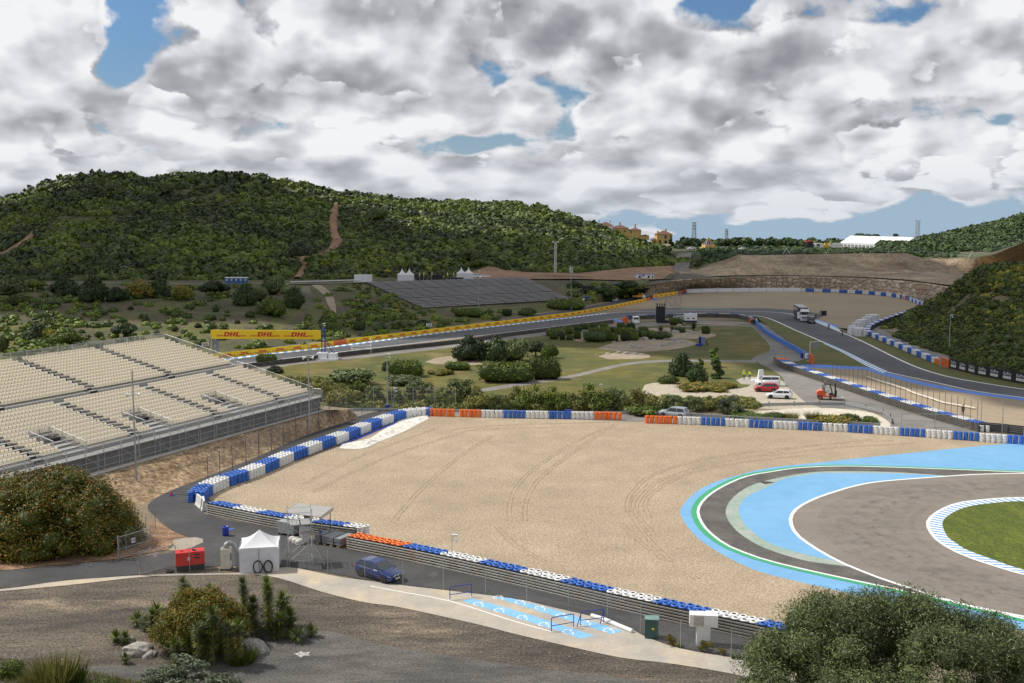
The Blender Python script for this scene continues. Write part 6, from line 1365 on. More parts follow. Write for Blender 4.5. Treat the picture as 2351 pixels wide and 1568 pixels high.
for k, (x, y) in enumerate([(672, 1243), (680, 1246), (688, 1249)]):
 box_thing('sack', 'white lumpy sack, %s from the left in the pile behind the scaffold' % ORD[k], 'sack', P(x, y, .05), .4*k, M('sack_white', (.62, .60, .55), .9, bump=.04), lambda b: (b.ell((0, 0, .25), (.42, .3, .26), n=12, m=8), b.box((0, 0, .08), (.7, .5, .12))))
e = thing('notice_board', 'grey box with red lettering behind the scaffold tower', 'sign', P(701, 1244, .05), -.1)
b = MB(); b.box((0, 0, 1.0), (.95, .5, .8)); b.box((0, 0, .3), (.8, .4, .6)); b.obj('cabinet', M('box_grey', (.5, .49, .50), .6), e)
cu = bpy.data.curves.new('t', 'FONT'); cu.body = 'DOCTO'; cu.size = .25; cu.offset = .008; to = bpy.data.objects.new('t', cu); COL.objects.link(to); dg = bpy.context.evaluated_depsgraph_get(); me = to.evaluated_get(dg).to_mesh(); mx = max(v.co.x for v in me.vertices)
b = MB(); b.add([(-.42+v.co.x*.84/mx, -.262, .82+v.co.y) for v in me.vertices], [tuple(p.vertices) for p in me.polygons]); b.obj('lettering', m_red, e); bpy.data.objects.remove(to)
for k, (x, y, a_) in enumerate([(468, 1168, 1.9), (459, 1162, 2.1)]):
 box_thing('concrete_barrier', '%s of two white concrete barrier blocks at the bend of the service road' % ('near one' if k == 0 else 'far one'), 'barrier', P(x, y, .035), a_, M('barrier_concrete', (.60, .60, .58), .8), lambda b: b.add([(-1, -.3, 0), (1, -.3, 0), (1, .3, 0), (-1, .3, 0), (-1, -.18, .3), (1, -.18, .3), (1, .18, .3), (-1, .18, .3), (-1, -.09, 1.1), (1, -.09, 1.1), (1, .09, 1.1), (-1, .09, 1.1)], [(0, 1, 5, 4), (1, 2, 6, 5), (2, 3, 7, 6), (3, 0, 4, 7), (4, 5, 9, 8), (5, 6, 10, 9), (6, 7, 11, 10), (7, 4, 8, 11), (8, 9, 10, 11)]))
def cloth(name, label, near, far, m, seed, amp=.16):
 A = resample(W(cr(near, 4)), n=60); B = resample(W(cr(far, 4)), n=60); vs = []; fs = []; rg = random.Random(seed)
 for i in range(60):
  for j in range(13):
   q = A[i].lerp(B[i], j/12); e_ = min(j, 12-j)/6; vs.append((q.x+.1*fbm(q.x*2, q.y*2, 2, seed), q.y, .045+amp*abs(fbm(q.x*1.7, q.y*2.6, 3, seed))*2*e_+.01))
 for i in range(59):
  for j in range(12): k = i*13+j; fs.append((k, k+1, k+14, k+13))
 return tag(npmesh(name, vs, fs, m, smooth=True), label, 'sheet')
m_tarp = M('tarp_white', (.72, .70, .64), .75, var=.06, scale=.8, col2=(.60, .57, .50), bump=.05)
cloth('tarpaulin', 'crumpled white tarpaulin lying on the gravel beside the tyre wall', [(778, 1030), (830, 1031), (870, 1015), (920, 995), (950, 980), (985, 962)], [(795, 1018), (845, 1008), (868, 995), (905, 972), (935, 960), (978, 955)], m_tarp, 3, .75)
cloth('tarpaulin', 'dark blue tarpaulin strip at the foot of the tyre wall', [(772, 1025), (815, 1012), (845, 1000), (880, 985), (920, 972)], [(785, 1019), (812, 1008), (840, 996), (868, 985), (905, 970)], M('tarp_blue', (.03, .06, .32), .6), 5, .15)
def tubebar(label, a, c, tri=False):
 a = Vector(P(*a, .045)); c = Vector(P(*c, .045)); d = c-a; L = d.length; e = thing('railing', label, 'railing', a, math.atan2(d.y, d.x)); b = MB(); h = 1.05
 b.path([(0, 0, 0), (0, 0, h-.08), (.08, 0, h), (L-.08, 0, h), (L, 0, h-.08), (L, 0, 0)], .035, n=6); b.tube((0, 0, .42), (L, 0, .42), .03, n=6)
 if tri: b.tube((.05, 0, h), (-.3, -.05, 0), .03, n=6); b.tube((L, 0, h), (L-.3, -.05, 0), .03, n=6)
 b.obj('tube_frame', m_dblue, e); b = MB(); b.box((0, 0, .01), (.2, .2, .02)); b.box((L, 0, .01), (.2, .2, .02)); b.obj('foot_plate', m_whitep, e)
tubebar('blue tube railing at the left end of the disabled bays', (1033, 1377), (1083, 1370))
tubebar('blue tube railing across the lower blue bay', (1266, 1450), (1317, 1441)); tubebar('blue tube railing with slanted feet on the upper blue bay', (1333, 1437), (1386, 1430), True)
w = [Vector(P(x, y, .15)) for x, y in [(1358, 1413), (1385, 1421), (1420, 1436), (1452, 1449)]]
b = MB(); [b.tube(p-w[0], q-w[0], .17, n=7) for p, q in zip(w, w[1:])]; tag(b.obj('kerb_block', m_whitep, loc=w[0]), 'rounded white kerb beam beside the upper disabled bays', 'kerb')
e = thing('electric_cabinet', 'dark green electrical cabinet behind the chain fence', 'cabinet', P(1496, 1462, .03), -.15)
b = MB(); b.box((0, 0, .7), (.95, .8, 1.4)); b.box((0, 0, 1.42), (1.0, .86, .05), 1); b.obj('housing', [M('cabinet_green', (.03, .085, .08), .5), M('cabinet_lid', (.16, .27, .25), .5)], e)
b = MB(); b.box((0, -.41, .65), (.8, .02, 1.15)); b.obj('door', M('cabinet_green', (.03, .08, .08)), e); b = MB(); b.box((.1, -.43, .75), (.16, .01, .14)); b.obj('warning_sign', m_yel, e)
e = thing('concrete_sign', 'white concrete T shaped monument with a grey plaque by the guardrail', 'monument', P(1614, 1478, .03), -.12)
b = MB(); b.box((0, 0, .7), (.95, .75, 1.4)); b.obj('pillar', M('concrete_white', (.75, .75, .74), .7, var=.05), e); b = MB(); b.box((0, 0, 1.8), (1.95, .85, .85)); b.obj('head_block', M('concrete_white', (.75, .75, .74)), e); b = MB(); b.box((-.35, -.435, 1.8), (.7, .02, .72)); b.obj('plaque', M('plaque', (.40, .37, .33), .5, var=.25, scale=5), e)
box_thing('concrete_block', 'white tapering concrete block standing beside the parked white van', 'monument', P(1746.5, 872.5, .03), .1, m_whitep, lambda b: (b.box((0, 0, 1.0), (1.25, .8, 1.9), taper=.6), b.box((-.3, 0, .06), (3.2, 1.6, .12))))
# ------------------------------------------------------------ gantry billboard over the straight
BY = 228.0; A = Vector(PY(484, 757, BY)); C_ = Vector(PY(739, 760, BY)); zb, zt = 4.25, 6.15; L = C_.x-A.x
e = thing('billboard', 'big yellow billboard with three red lettered logos on blue lattice legs', 'billboard', (A.x, BY, 0), math.atan2(-1.5, L)*.6)
b = MB(); b.box((L/2, 0, (zb+zt)/2), (L, .35, zt-zb)); b.obj('panel', m_yel, e)
for k in range(3): b = MB(); dhl(b, L*(.045+.305*k), zb+.52, L*.295, .95, y=-.19); b.obj('lettering', m_red, e)
def lattice(b, x, y, z0, z1, w, r=.05, n=5):
 cs_ = [(x-w/2, y-w/2), (x+w/2, y-w/2), (x+w/2, y+w/2), (x-w/2, y+w/2)]
 for c in cs_: b.tube((c[0], c[1], z0), (c[0], c[1], z1), r, n=4)
 for i in range(n):
  a0, a1 = z0+(z1-z0)*i/n, z0+(z1-z0)*(i+1)/n
  for j in range(4): c, d = cs_[j], cs_[(j+1) % 4]; b.tube((c[0], c[1], a0), (d[0], d[1], a1), r*.6, n=3, cap=False)
b = MB(); lattice(b, .6, .9, 0, zt, .9); b.tube((-1.2, .2, 0), (.3, .2, zt), .07, n=5); b.tube((1.8, -.4, 0), (.6, .2, zb), .05, n=5); b.obj('leg', m_dblue, e)
b = MB(); lattice(b, L+.4, .2, 1.2, zt+.6, .7); b.tube((L+3.2, -1.2, 1.2), (L+.6, .1, 3.8), .06, n=5); b.tube((L+2.2, .8, 1.2), (L+.6, .1, 5), .06, n=5); b.obj('leg', m_dblue, e)
b = MB(); b.box((L+1.1, -.6, .12), (5.4, 3.0, .24)); b.box((L+.3, -.4, .75), (2.2, 2.2, 1.3)); b.box((L+2.6, -.4, .7), (1.6, 2.2, 1.2)); b.obj('concrete_base', m_whitep, e)
def pole(label, base, H_, r=.09, top=None, name='lamp_post', cat='pole', m=None, kind='speaker', z=0.0, steps=False):
 e = thing(name, label, cat, base); b = MB(); b.tube((0, 0, 0), (0, 0, H_), r, n=8, r2=r*.55);
 if steps:
  for k in range(int(H_/.45)): b.tube((-.14, 0, .8+.45*k), (.14, 0, .8+.45*k), .012, n=3)
 b.obj('pole', m or m_steel, e)
 if kind == 'speaker':
  hz_ = H_*.80
  for s in (-1, 1):
   b = MB(); T = Matrix.Translation((s*.18, -.1, hz_)) @ Matrix.Rotation(s*R(100), 4, 'Y') @ Matrix.Rotation(R(-15), 4, 'X'); b.lathe([(.05, 0), (.08, .2), (.14, .42), (.26, .55)], 12, T=T); b.obj('loudspeaker', m_whitep, e)
 if kind == 'camera':
  b = MB(); b.box((.25, -.1, H_-.05), (.5, .2, .16)); b.tube((0, 0, H_-.3), (.3, -.1, H_-.1), .03); b.obj('camera', m_whitep, e)
  b = MB(); b.ell((.42, -.1, H_-.55), (.14, .14, .14), n=10, m=6); b.box((.2, 0, H_-.45), (.4, .05, .05)); b.obj('dome_camera', m_whitep, e)
 if kind == 'floods':
  b = MB(); [b.box((s*.5, 0, H_+.1+.7*k), (.7, .35, .4)) for s in (-.5, .5) for k in range(3)]; b.tube((0, 0, H_), (0, 0, H_+1.6), r*.6); b.obj('floodlight', m_whitep, e)
 return e
def px_h(p, ytop):                        # height so that the top reaches photo row ytop
 a, b_, c = ray(*(proj(p)[0], ytop)); t_ = p[1]/b_; return HC+c*t_-p[2]
p = P(314, 1116, .6); pole('tall pole with two horn loudspeakers in front of the grandstand', p, px_h(p, 851), .12, steps=True)
p = P(711, 986, 1.2); pole('tall pole with horn loudspeakers at the right end of the grandstand', p, px_h(p, 778), .11, steps=True)
p = P(890, 943, 0); e = pole('steel camera pole above the tyre wall corner', p, px_h(p, 812), .14, kind='camera'); b = MB(); b.box((0, -.2, .5), (.7, .4, .9)); b.obj('control_box', m_dblue, e)
p = P(904, 944, 0); pole('thin short camera post right of the steel camera pole', p, px_h(p, 890), .05, kind='camera')
p = P(1038, 1292, .03); pole('thin camera post standing behind the near guardrail', p, px_h(p, 1227), .04, kind='camera')
p = P(1099, 706, 1.5); pole('lone lamp post in front of the dark grandstand', p, px_h(p, 621), .13, kind='camera')
p = P(1311, 690, 1.6); pole('lamp post with stacked floodlights right of the dark grandstand', p, px_h(p, 625), .14, kind='floods')
p = P(2179, 797, 2.0); pole('slim grey camera pole on the scrub hill', p, px_h(p, 722), .12, kind='camera')
p = P(1652, 657, 0); pole('thin mast behind the white van by the rock wall', p, px_h(p, 627), .09, kind='camera')
p = PY(742, 770, 226); e = pole('blue camera mast on the billboard leg', (p[0], 226, 6.2), 1.6, .06, kind='camera')
def mast(label, base, H_, w, m, name='lattice_mast', cat='mast', arms=0, r=.07, cabs=False, taper=.5, n=14):
 e = thing(name, label, cat, base); b = MB()
 for i in range(n):
  w0 = w*(1-(1-taper)*i/n); w1 = w*(1-(1-taper)*(i+1)/n); z0, z1 = H_*i/n, H_*(i+1)/n
  c0 = [(sx*w0/2, sy*w0/2, z0) for sx, sy in ((-1, -1), (1, -1), (1, 1), (-1, 1))]; c1 = [(sx*w1/2, sy*w1/2, z1) for sx, sy in ((-1, -1), (1, -1), (1, 1), (-1, 1))]
  for j in range(4): b.tube(c0[j], c1[j], r, n=4, cap=False); b.tube(c0[j], c1[(j+1) % 4], r*.6, n=3, cap=False); b.tube(c1[j], c1[(j+1) % 4], r*.6, n=3, cap=False)
 b.obj('lattice', m, e)
 if arms:
  for k in range(arms): b = MB(); z = H_*(1-.0-.14*k); b.path([(-w*.55, 0, z), (0, 0, z+.3), (w*.55, 0, z), (0, 0, z-.4), (-w*.55, 0, z)], r*.8, n=3); b.obj('cross_arm', m, e)
 if cabs:
  for s in (-1, 1): b = MB(); b.box((s*1.1, 0, H_+.2), (.9, .4, .5)); b.tube((0, 0, H_-.3), (s*1.1, 0, H_), r); b.obj('floodlight', m_whitep, e)
 return e
p = PY(1275, 632, 475); mast('tall white lattice mast with lamps at the foot of the hill', p, px_h(p, 556), .95, m_whitep, cabs=True, r=.10, taper=.8)
m_pyl = M('pylon_grey', (.33, .34, .36), .7)
p = PY(1593, 562, 900); mast('taller electricity pylon behind the hilltop trees', p, px_h(p, 511), 3.9, m_pyl, 'electricity_pylon', 'pylon', arms=3, r=.20)
p = PY(1667.5, 562, 1100); mast('smaller distant electricity pylon right of the pyramid', p, px_h(p, 526), 3.6, m_pyl, 'electricity_pylon', 'pylon', arms=3, r=.20)
p = PY(2105, 566, 600); mast('lattice floodlight mast beside the white marquee', p, px_h(p, 506), 1.9, m_pyl, cabs=True, r=.11, taper=.85)
# ------------------------------------------------------------ dark far grandstand (benches on the slope)
m_bench = M('bench_dark', (.04, .04, .045), .5, .3, var=.15, scale=2); m_bl = M('bench_light', (.48, .475, .46), .5, .1)
TL, TR_, BL, BR = Vector(P(838, 648, 6.2)), Vector(P(1205, 637, 6.6)), Vector(P(968, 708, 1.7)), Vector(P(1309, 688, 1.9))
e = thing('grandstand', 'wide empty grandstand of dark benches on the slope below the hill', 'grandstand', BL); NR = 21
def fs_(u, v): return (BL.lerp(BR, u)).lerp(TL.lerp(TR_, u), v)
b = MB(); bb_ = []
for r in range(NR):
 v0 = (r+.12*(r//7)*1.0+.4*(r//7))/(NR+1.2)
 lp = []
 for k in range(13):
  u0, u1 = (k+.05+.0)/13, (k+.95)/13; a_ = fs_(u0, v0)-BL; c_ = fs_(u1, v0)-BL; lp.append((a_, c_, r))
 bb_ += lp
me_cache = []
bb_.sort(key=lambda q: (q[0]+BL).length)
for i, (a_, c_, r) in enumerate(bb_[:99]):
 b = MB(); d = c_-a_; b.box((d.length/2, .15, .40), (d.length, .45, .10)); b.box((d.length/2, -.09, .42), (d.length, .08, .15), 1); o = b.obj('bench', [m_bench, m_bl], e, loc=a_, rz=math.atan2(d.y, d.x))
b = MB()
for a_, c_, r in bb_[99:]:
 d = c_-a_; T = Matrix.Translation(a_) @ Matrix.Rotation(math.atan2(d.y, d.x), 4, 'Z'); b.box((d.length/2, .15, .40), (d.length, .45, .10), T=T); b.box((d.length/2, -.09, .42), (d.length, .08, .15), 1, T=T)
o = b.obj('benches', [m_bench, m_bl], e); o['kind'] = 'stuff'
b = MB(); b.add([BL*0+Vector((0, 0, .05)), BR-BL+Vector((0, 0, .05)), TR_-BL+Vector((0, 0, .12)), TL-BL+Vector((0, 0, .12))], [(0, 1, 2, 3)]); b.obj('deck', M('stand_dark_base', (.05, .046, .042), .8), e)
b = MB()
for k in range(30): a_ = (BR-BL)*k/29; b.tube(a_, a_+Vector((0, 0, 1.1)), .04, n=4)
b.tube((0, 0, 1.1), BR-BL+Vector((0, 0, 1.1)), .04, n=4); b.obj('front_railing', m_grey2, e)
w = [Vector(P(x, y, z)) for x, y, z in [(1230, 640, 6), (1255, 650, 5), (1285, 665, 3.5), (1310, 677, 2.2), (1349, 688, 1.6)]]
e = thing('chain_fence', 'pale chain fence running down beside the dark grandstand', 'fence', w[0]); ww = resample(w, 4.0); b = MB()
for p, q in zip(ww, ww[1:]): [b.tube(p-w[0]+Vector((0, 0, k)), q-w[0]+Vector((0, 0, k)), .012, n=3, cap=False) for k in (.6, 1.2, 1.8, 2.4)]
b.obj('wires', m_wire, e)
for p in ww: b = MB(); b.tube((0, 0, 0), (0, 0, 2.5), .05, n=4); b.obj('post', m_steel, e, loc=p-w[0])
A0, A1 = Vector(P(700, 660, 5.7)), Vector(P(722, 728, 1.4)); b = MB(); d = A1-A0
for k in range(34): p = d*k/34; b.box((p.x, p.y, p.z+.25), (3.0, .55, .35), 0, math.atan2(d.y, d.x)+PI/2)
tag(b.obj('stairs', M('stair_concrete', (.30, .27, .23), .9, var=.15), loc=A0), 'long open flight of concrete steps on the grassy bank', 'stairs')
e = thing('guardrail', 'pale steel guardrail at the top of the slope above the long steps', 'guardrail', P(666, 652, 6.1))
b = MB(); pts = [Vector(P(x, y, 6.1))-e.location for x, y in [(666, 652), (740, 650), (805, 648), (848, 647)]]; [b.tube(p+Vector((0, 0, .8)), q+Vector((0, 0, .8)), .16, n=5) for p, q in zip(pts, pts[1:])]; b.obj('rail', m_whitep, e)
for p in resample(pts, 5.0): b = MB(); b.tube((0, 0, 0), (0, 0, .9), .07, n=4); b.obj('post', m_grey2, e, loc=p)
def pagoda(label, x, y, sz, z=6.1):
 e = thing('pagoda_tent', label, 'tent', P(x, y, z), .1); s = sz/2; b = MB(); b.box((0, 0, 1.25), (sz, sz, 2.5)); b.obj('side_walls', m_tent, e)
 b = MB(); vs = [];
 for k, (q, zz) in enumerate([(1.04, 2.5), (.62, 3.0), (.3, 3.6), (.12, 4.3), (.01, 5.0)]): vs += [(-s*q, -s*q, zz), (s*q, -s*q, zz), (s*q, s*q, zz), (-s*q, s*q, zz)]
 b.add(vs, [(4*k+i, 4*k+(i+1) % 4, 4*k+4+(i+1) % 4, 4*k+4+i) for k in range(4) for i in range(4)]); b.obj('roof', m_tent, e)
pagoda('white pagoda tent, left one of the left pair above the dark grandstand', 923.5, 645, 3.6); pagoda('white pagoda tent, right one of the left pair above the dark grandstand', 940, 645, 3.6)
pagoda('white pagoda tent, left one of the right pair beside the parked vans', 1059.5, 641.5, 3.6); pagoda('white pagoda tent, right one of the right pair beside the parked vans', 1076, 641.5, 3.6)
box_thing('bar_counter', 'low black counter wall between the two pairs of pagoda tents', 'counter', P(1008, 643.5, 6.1), .02, [m_black, m_whitep], lambda b: (b.box((0, 0, .55), (19, .8, 1.1)), b.box((-.6, 0, 1.1), (4.2, .9, 2.2)), [b.box((-9+1.5*k, -.42, .5), (.3, .04, .25), 1) for k in range(13)]))
for k, x in enumerate([963.5, 973, 992, 1027.5, 1042, 1051.5]):
 e = thing('parasol', 'folded cream parasol, %s from the left at the terrace bar' % ORD[k], 'parasol', P(x, 640.5, 6.1)); b = MB(); b.tube((0, 0, 0), (0, 0, 2.9), .04, n=5); b.obj('pole', m_grey2, e)
 b = MB(); b.lathe([(.05, 1.0), (.24, 1.2), (.20, 2.2), (.02, 2.95)], 8); b.obj('canopy', M('parasol_cream', (.62, .52, .33)), e)
def container(label, x, y, z, Lc, Hc, m, wins=False, name='container'):
 e = thing(name, label, 'container', P(x, y, z), .02); b = MB(); b.box((0, 0, Hc/2), (Lc, 2.4, Hc)); [b.box((-Lc/2+.3+.5*k, -1.22, Hc/2), (.12, .06, Hc-.4)) for k in range(int(Lc/.5))]; b.obj('shell', m, e)
 if wins:
  b = MB(); b.box((0, 0, Hc+.03), (Lc+.1, 2.5, .16)); b.box((-Lc/2, -1.2, Hc/2), (.15, .1, Hc)); b.box((Lc/2, -1.2, Hc/2), (.15, .1, Hc)); b.obj('blue_frame', m_dblue, e)
  for xx, ww_, zz, hh in ((-Lc*.27, .9, 1.6, .9), (Lc*.2, .8, 1.1, 1.9), (Lc*.4, .5, 1.3, 1.4)): b = MB(); b.box((xx, -1.27, zz), (ww_, .04, hh)); b.obj('window', m_glass, e)
  b = MB(); b.box((-Lc*.1, -1.28, Hc-.5), (1.3, .04, .45)); b.obj('sign', m_dblue, e)
container('white shipping container on the terrace left of the dark grandstand', 834, 647, 6.1, 6.6, 2.7, m_whitep)
container('white site cabin with blue trim beside the dusty road', 1479.5, 644, 5.3, 7.8, 2.5, m_whitep, True, 'site_cabin')
for k in range(5):
 e = thing('portable_toilet', 'blue portable toilet with white roof, %s from the left of five' % ORD[k], 'toilet', P(522+10.6*k, 651, 6.1), .05)
 b = MB(); b.box((0, 0, 1.1), (1.5, 1.3, 2.1)); b.obj('cabin', M('toilet_blue', (.05, .12, .28), .5), e); b = MB(); b.box((0, 0, 2.25), (1.6, 1.4, .3), taper=.8); b.obj('roof', m_whitep, e); b = MB(); b.box((0, -.66, 1.4), (.6, .03, .4)); b.obj('sign', m_whitep, e)
m_tile = M('roof_tile', (.13, .065, .04), .85, var=.2, scale=2); m_ochre = M('ochre_wall', (.56, .38, .14), .85, var=.06, scale=.3); m_hw = M('house_white', (.70, .70, .72), .8)
def house(label, base, rz, blocks, chims, wins, m):
 e = thing('house', label, 'house', base, rz)
 for (x, y, w_, d_, h_, rh) in blocks:
  b = MB(); b.box((x, y, h_/2), (w_, d_, h_)); b.obj('wall', m, e)
  b = MB(); o_ = .5; rl = max(0, (w_-d_)/2); b.add([(x-w_/2-o_, y-d_/2-o_, h_), (x+w_/2+o_, y-d_/2-o_, h_), (x+w_/2+o_, y+d_/2+o_, h_), (x-w_/2-o_, y+d_/2+o_, h_), (x-rl, y, h_+rh), (x+rl+.1, y, h_+rh)], [(0, 1, 5, 4), (1, 2, 5), (2, 3, 4, 5), (3, 0, 4), (0, 3, 2, 1)]); ro = b.obj('roof', m_tile, e)
 for (x, y, z, hh) in chims: b = MB(); b.box((x, y, z+hh/2), (.9, .9, hh)); b.box((x, y, z+hh+.15), (1.2, 1.2, .3)); b.box((x, y, z+hh+.5), (.8, .8, .5), taper=.3); b.obj('chimney', m if z > 1 else m_tile, ro)
 for (x, y, z, w_, h_) in wins: b = MB(); b.box((x, y, z), (w_, .12, h_)); b.obj('window', m_glass, e)
 return e
p = PY(1523, 560, 700); house('square yellow house with hipped tile roof and chimneys on the hilltop', (p[0], 700, p[2]), .05, [(0, 0, 10, 9, 6.3, 2.4), (-6.5, -.5, 3.5, 5, 2.8, 1)], [(1.5, 0, 7.8, 1.6), (-3.6, 1, 7.0, 1.0)], [(.6, -4.55, 4.6, 1.3, 2.2), (4, -4.55, 4.6, .9, 2), (.6, -4.55, 1.3, 1.5, 2), (-3.2, -4.55, 1.6, 1.2, 1.7)], m_ochre)
p = PY(1441, 547, 690); house('long yellow villa with tile roofs behind the crest of the hill', (p[0], 690, p[2]-1), -.08, [(-4, 0, 9, 8, 7.4, 1.9), (4.5, 0, 8, 8, 6.2, 1.7), (11, -1, 5, 6, 2.8, .8)], [(-5, 0, 8.6, 2.2), (4.8, 1, 7.4, 2.2)], [(-2, -4.05, 5.6, 1, 1.2), (2, -4.05, 5.2, .8, 1.2), (-6.5, -4.05, 5.4, .8, 1.6)], m_ochre)
p = PY(1390, 532, 700); house('white villa with brown roof at the left end of the hilltop houses', (p[0], 700, p[2]-3), 0, [(0, 0, 9, 8, 7, 2.4), (-6, 3, 8, 8, 7.2, 2.6), (8, 1, 7, 7, 5.8, 1.4)], [(3, 1, 8.4, 1.8), (-4, 2, 9.0, 1.5)], [(0, -4.05, 5.4, 1, 1.4)], m_hw)
p = PY(1626, 574, 590); e = thing('monument', 'yellow stepped building topped by a blue striped pyramid', 'monument', (p[0], 590, p[2]), .2)
b = MB(); b.box((0, 0, .8), (7, 7, 1.6)); b.box((0, 0, 2.2), (5.6, 5.6, 1.6)); b.obj('base', m_ochre, e); b = MB(); b.box((0, 0, 4.9), (3.8, 3.8, 4.0), taper=.02); b.obj('spire', M('pyramid_blue', (.03, .05, .22)), e)
b = MB(); [b.tube((sx*1.95, sy*1.95, 2.9), (0, 0, 7.0), .22, n=4) for sx, sy in ((-1, -1), (1, -1), (1, 1), (-1, 1))]; [b.tube((q, -1.95, 2.9), (0, 0, 6.9), .12, n=4) for q in (-.7, .7)]; b.obj('ribs', m_ochre, e)
p = PY(1815, 574, 720); e = thing('monument', 'small distant blue and yellow striped pyramid among the trees', 'monument', (p[0], 720, p[2]), .2); b = MB(); b.box((0, 0, 2.4), (4.2, 4.2, 4.8), taper=.02); b.obj('spire', M('pyramid_blue', (.03, .05, .22)), e); b = MB(); [b.tube((q, -2.1, 0), (0, 0, 4.8), .25, n=4) for q in (-2, 0, 2)]; b.obj('ribs', m_ochre, e)
MQ = Vector(PY(1928, 569, 650)); MQ2 = Vector(PY(2106, 565, 600)); d = Vector(PY(2072, 568, 585))-MQ; Lm = d.length
e = thing('marquee', 'long white event marquee on the plateau above the cut bank', 'marquee', MQ, math.atan2(d.y, d.x)); wq = 14.0
b = MB(); h0, h1 = 3.2, 7.4; b.add([(0, 0, h0), (Lm, 0, h0), (Lm, wq/2, h1), (0, wq/2, h1), (Lm, wq, h0), (0, wq, h0)], [(0, 1, 2, 3), (3, 2, 4, 5)])
for k in range(1, 6): b.tube((Lm*k/6, -.02, h0+.05), (Lm*k/6, wq/2, h1+.08), .10, n=4)
b.obj('roof', m_tent, e)
b = MB(); b.add([(0, .1, 0), (Lm, .1, 0), (Lm, .1, h0), (0, .1, h0), (0, wq, 0), (0, wq, h0), (0, wq/2, h1), (Lm, wq, 0), (Lm, wq, h0), (Lm, wq/2, h1)], [(0, 1, 2, 3), (0, 3, 6, 5, 4), (1, 7, 8, 9, 2)]); b.obj('side_walls', m_tent, e)
for k in range(16): b = MB(); b.box((Lm*(k+.5)/16, .05, 1.3), (Lm/16*.72, .06, 2.0)); b.obj('window', m_grey2, e)
p = PY(1856, 571, 600); e = thing('lorry_cab', 'dark lorry with a red roof among the plateau bushes', 'truck', (p[0], 600, p[2]), .3); b = MB(); b.box((0, 0, 2.4), (3.4, 3, 3.0)); b.obj('cab', m_black, e); b = MB(); b.box((0, 0, 4.0), (3.4, 3, .8)); b.obj('roof', M('roof_red', (.6, .06, .02)), e); b = MB(); b.box((0, 0, .7), (5, 2.5, .6)); b.obj('chassis', m_black, e)
p = PY(1879, 571, 600); e = thing('lorry_cab', 'white and blue lorry cab left of the yellow digger on the plateau', 'truck', (p[0], 600, p[2]), .3); b = MB(); b.box((0, 0, 1.8), (5, 2.6, 2.4)); b.obj('cab', m_whitep, e); b = MB(); b.box((-1.0, -1.35, 2.1), (2.0, .1, .9)); b.obj('side_window', m_glass, e)
p = PY(1897, 571, 600); e = thing('digger', 'yellow digger parked beside the white marquee', 'digger', (p[0], 600, p[2]), .1); b = MB(); b.box((0, 0, 1.2), (3.2, 2.2, 1.2)); b.box((-.3, 0, 2.5), (1.6, 1.6, 1.5)); b.obj('body', M('digger_yellow', (.6, .4, .03)), e); b = MB(); b.path([(1.6, 0, 1.5), (2.6, 0, 4.4), (3.2, 0, 1.5)], .22); b.obj('arm', M('digger_yellow', (.6, .4, .03)), e); b = MB(); b.box((0, 0, .35), (3.2, 2.4, .6)); b.obj('tracks', m_black, e)
p = PY(1912, 572, 610); box_thing('trailer', 'low white trailer at the left end of the marquee', 'trailer', (p[0], 610, p[2]), .05, [m_whitep, m_black], lambda b: (b.box((0, 0, 2.2), (9, 2.5, 2.6)), b.box((2, 0, .5), (2, 2.3, .8), 1)))
p = PY(2073, 569, 575); box_thing('truck_box', 'small white box truck body in front of the marquee gable', 'trailer', (p[0], 575, p[2]), .05, [m_whitep, m_black], lambda b: (b.box((0, 0, 1.9), (6, 2.4, 2.4)), b.box((0, 0, .4), (5, 2.2, .6), 1)))
Sp = Vector(P(1516, 741, .02)); e = thing('screen_tower', 'black screen panel hung in a tall scaffold frame in the infield', 'screen', Sp, -.05)
zt = 7.2; m_tr = M('truss_grey', (.30, .31, .32), .5, .4)
b = MB()
for x in (-1.2, 1.6, 4.4, 5.9):
 for y in (-.1, 2.8): b.tube((x, y, 0), (x, y, 7.4 if x > -1 else 5.8), .06, n=4)
for z in (1, 3, 5, 7.2):
 for y in (-.1, 2.8): b.tube((-1.2, y, z), (5.9, y, z), .04, n=4)
for z in (0, 2, 4, 6): b.tube((1.6, -.1, z), (4.4, -.1, z+2.2), .04, n=4); b.tube((4.4, 2.8, z), (1.6, 2.8, z+2.2), .04, n=4); b.tube((-.4, -.15, z), (1.6, -.15, z+2), .045, n=4)
b.tube((4.4, 1.3, 7), (8.3, 1.3, 0), .06, n=4); b.tube((1.6, 1.3, 7.2), (6.8, 1.3, 0), .05, n=4); b.obj('scaffold', m_tr, e)
b = MB(); b.box((0, -.25, 2.7), (2.6, .3, 4.2)); b.obj('screen', m_black, e)
b = MB(); [b.box((-1.0+.7*k, -.2, 5.3), (.3, .3, .7)) for k in range(4)]; b.obj('hoists', m_black, e)
b = MB(); [b.box((-.6+1.1*k, -.4, .4), (1.0, 1, .8)) for k in range(4)]; b.obj('ballast', m_black, e)
def trailer_gen(label, x, y, w_, h_, m1):
 e = thing('generator', label, 'generator', P(x, y, .02), -.02); b = MB(); b.box((0, 0, .9+h_/2), (w_, 1.6, h_)); b.box((0, 0, .9+h_+.1), (.7, .6, .25)); b.obj('housing', m1, e); b = MB(); b.box((0, 0, .6), (w_, 1.5, .6)); b.obj('base', m_black, e)
 b = MB(); [b.box((s*w_*.22, -.81, 1.5), (.5, .03, .4)) for s in (-1, 1)]; b.obj('vent', m_black, e)
 for x_ in (-.4, .4):
  for s in (1, -1): wheel(e, x_, s*.75, .33)
trailer_gen('white generator trailer beside the big screen scaffold', 1585, 742.5, 3.6, 1.9, m_whitep)
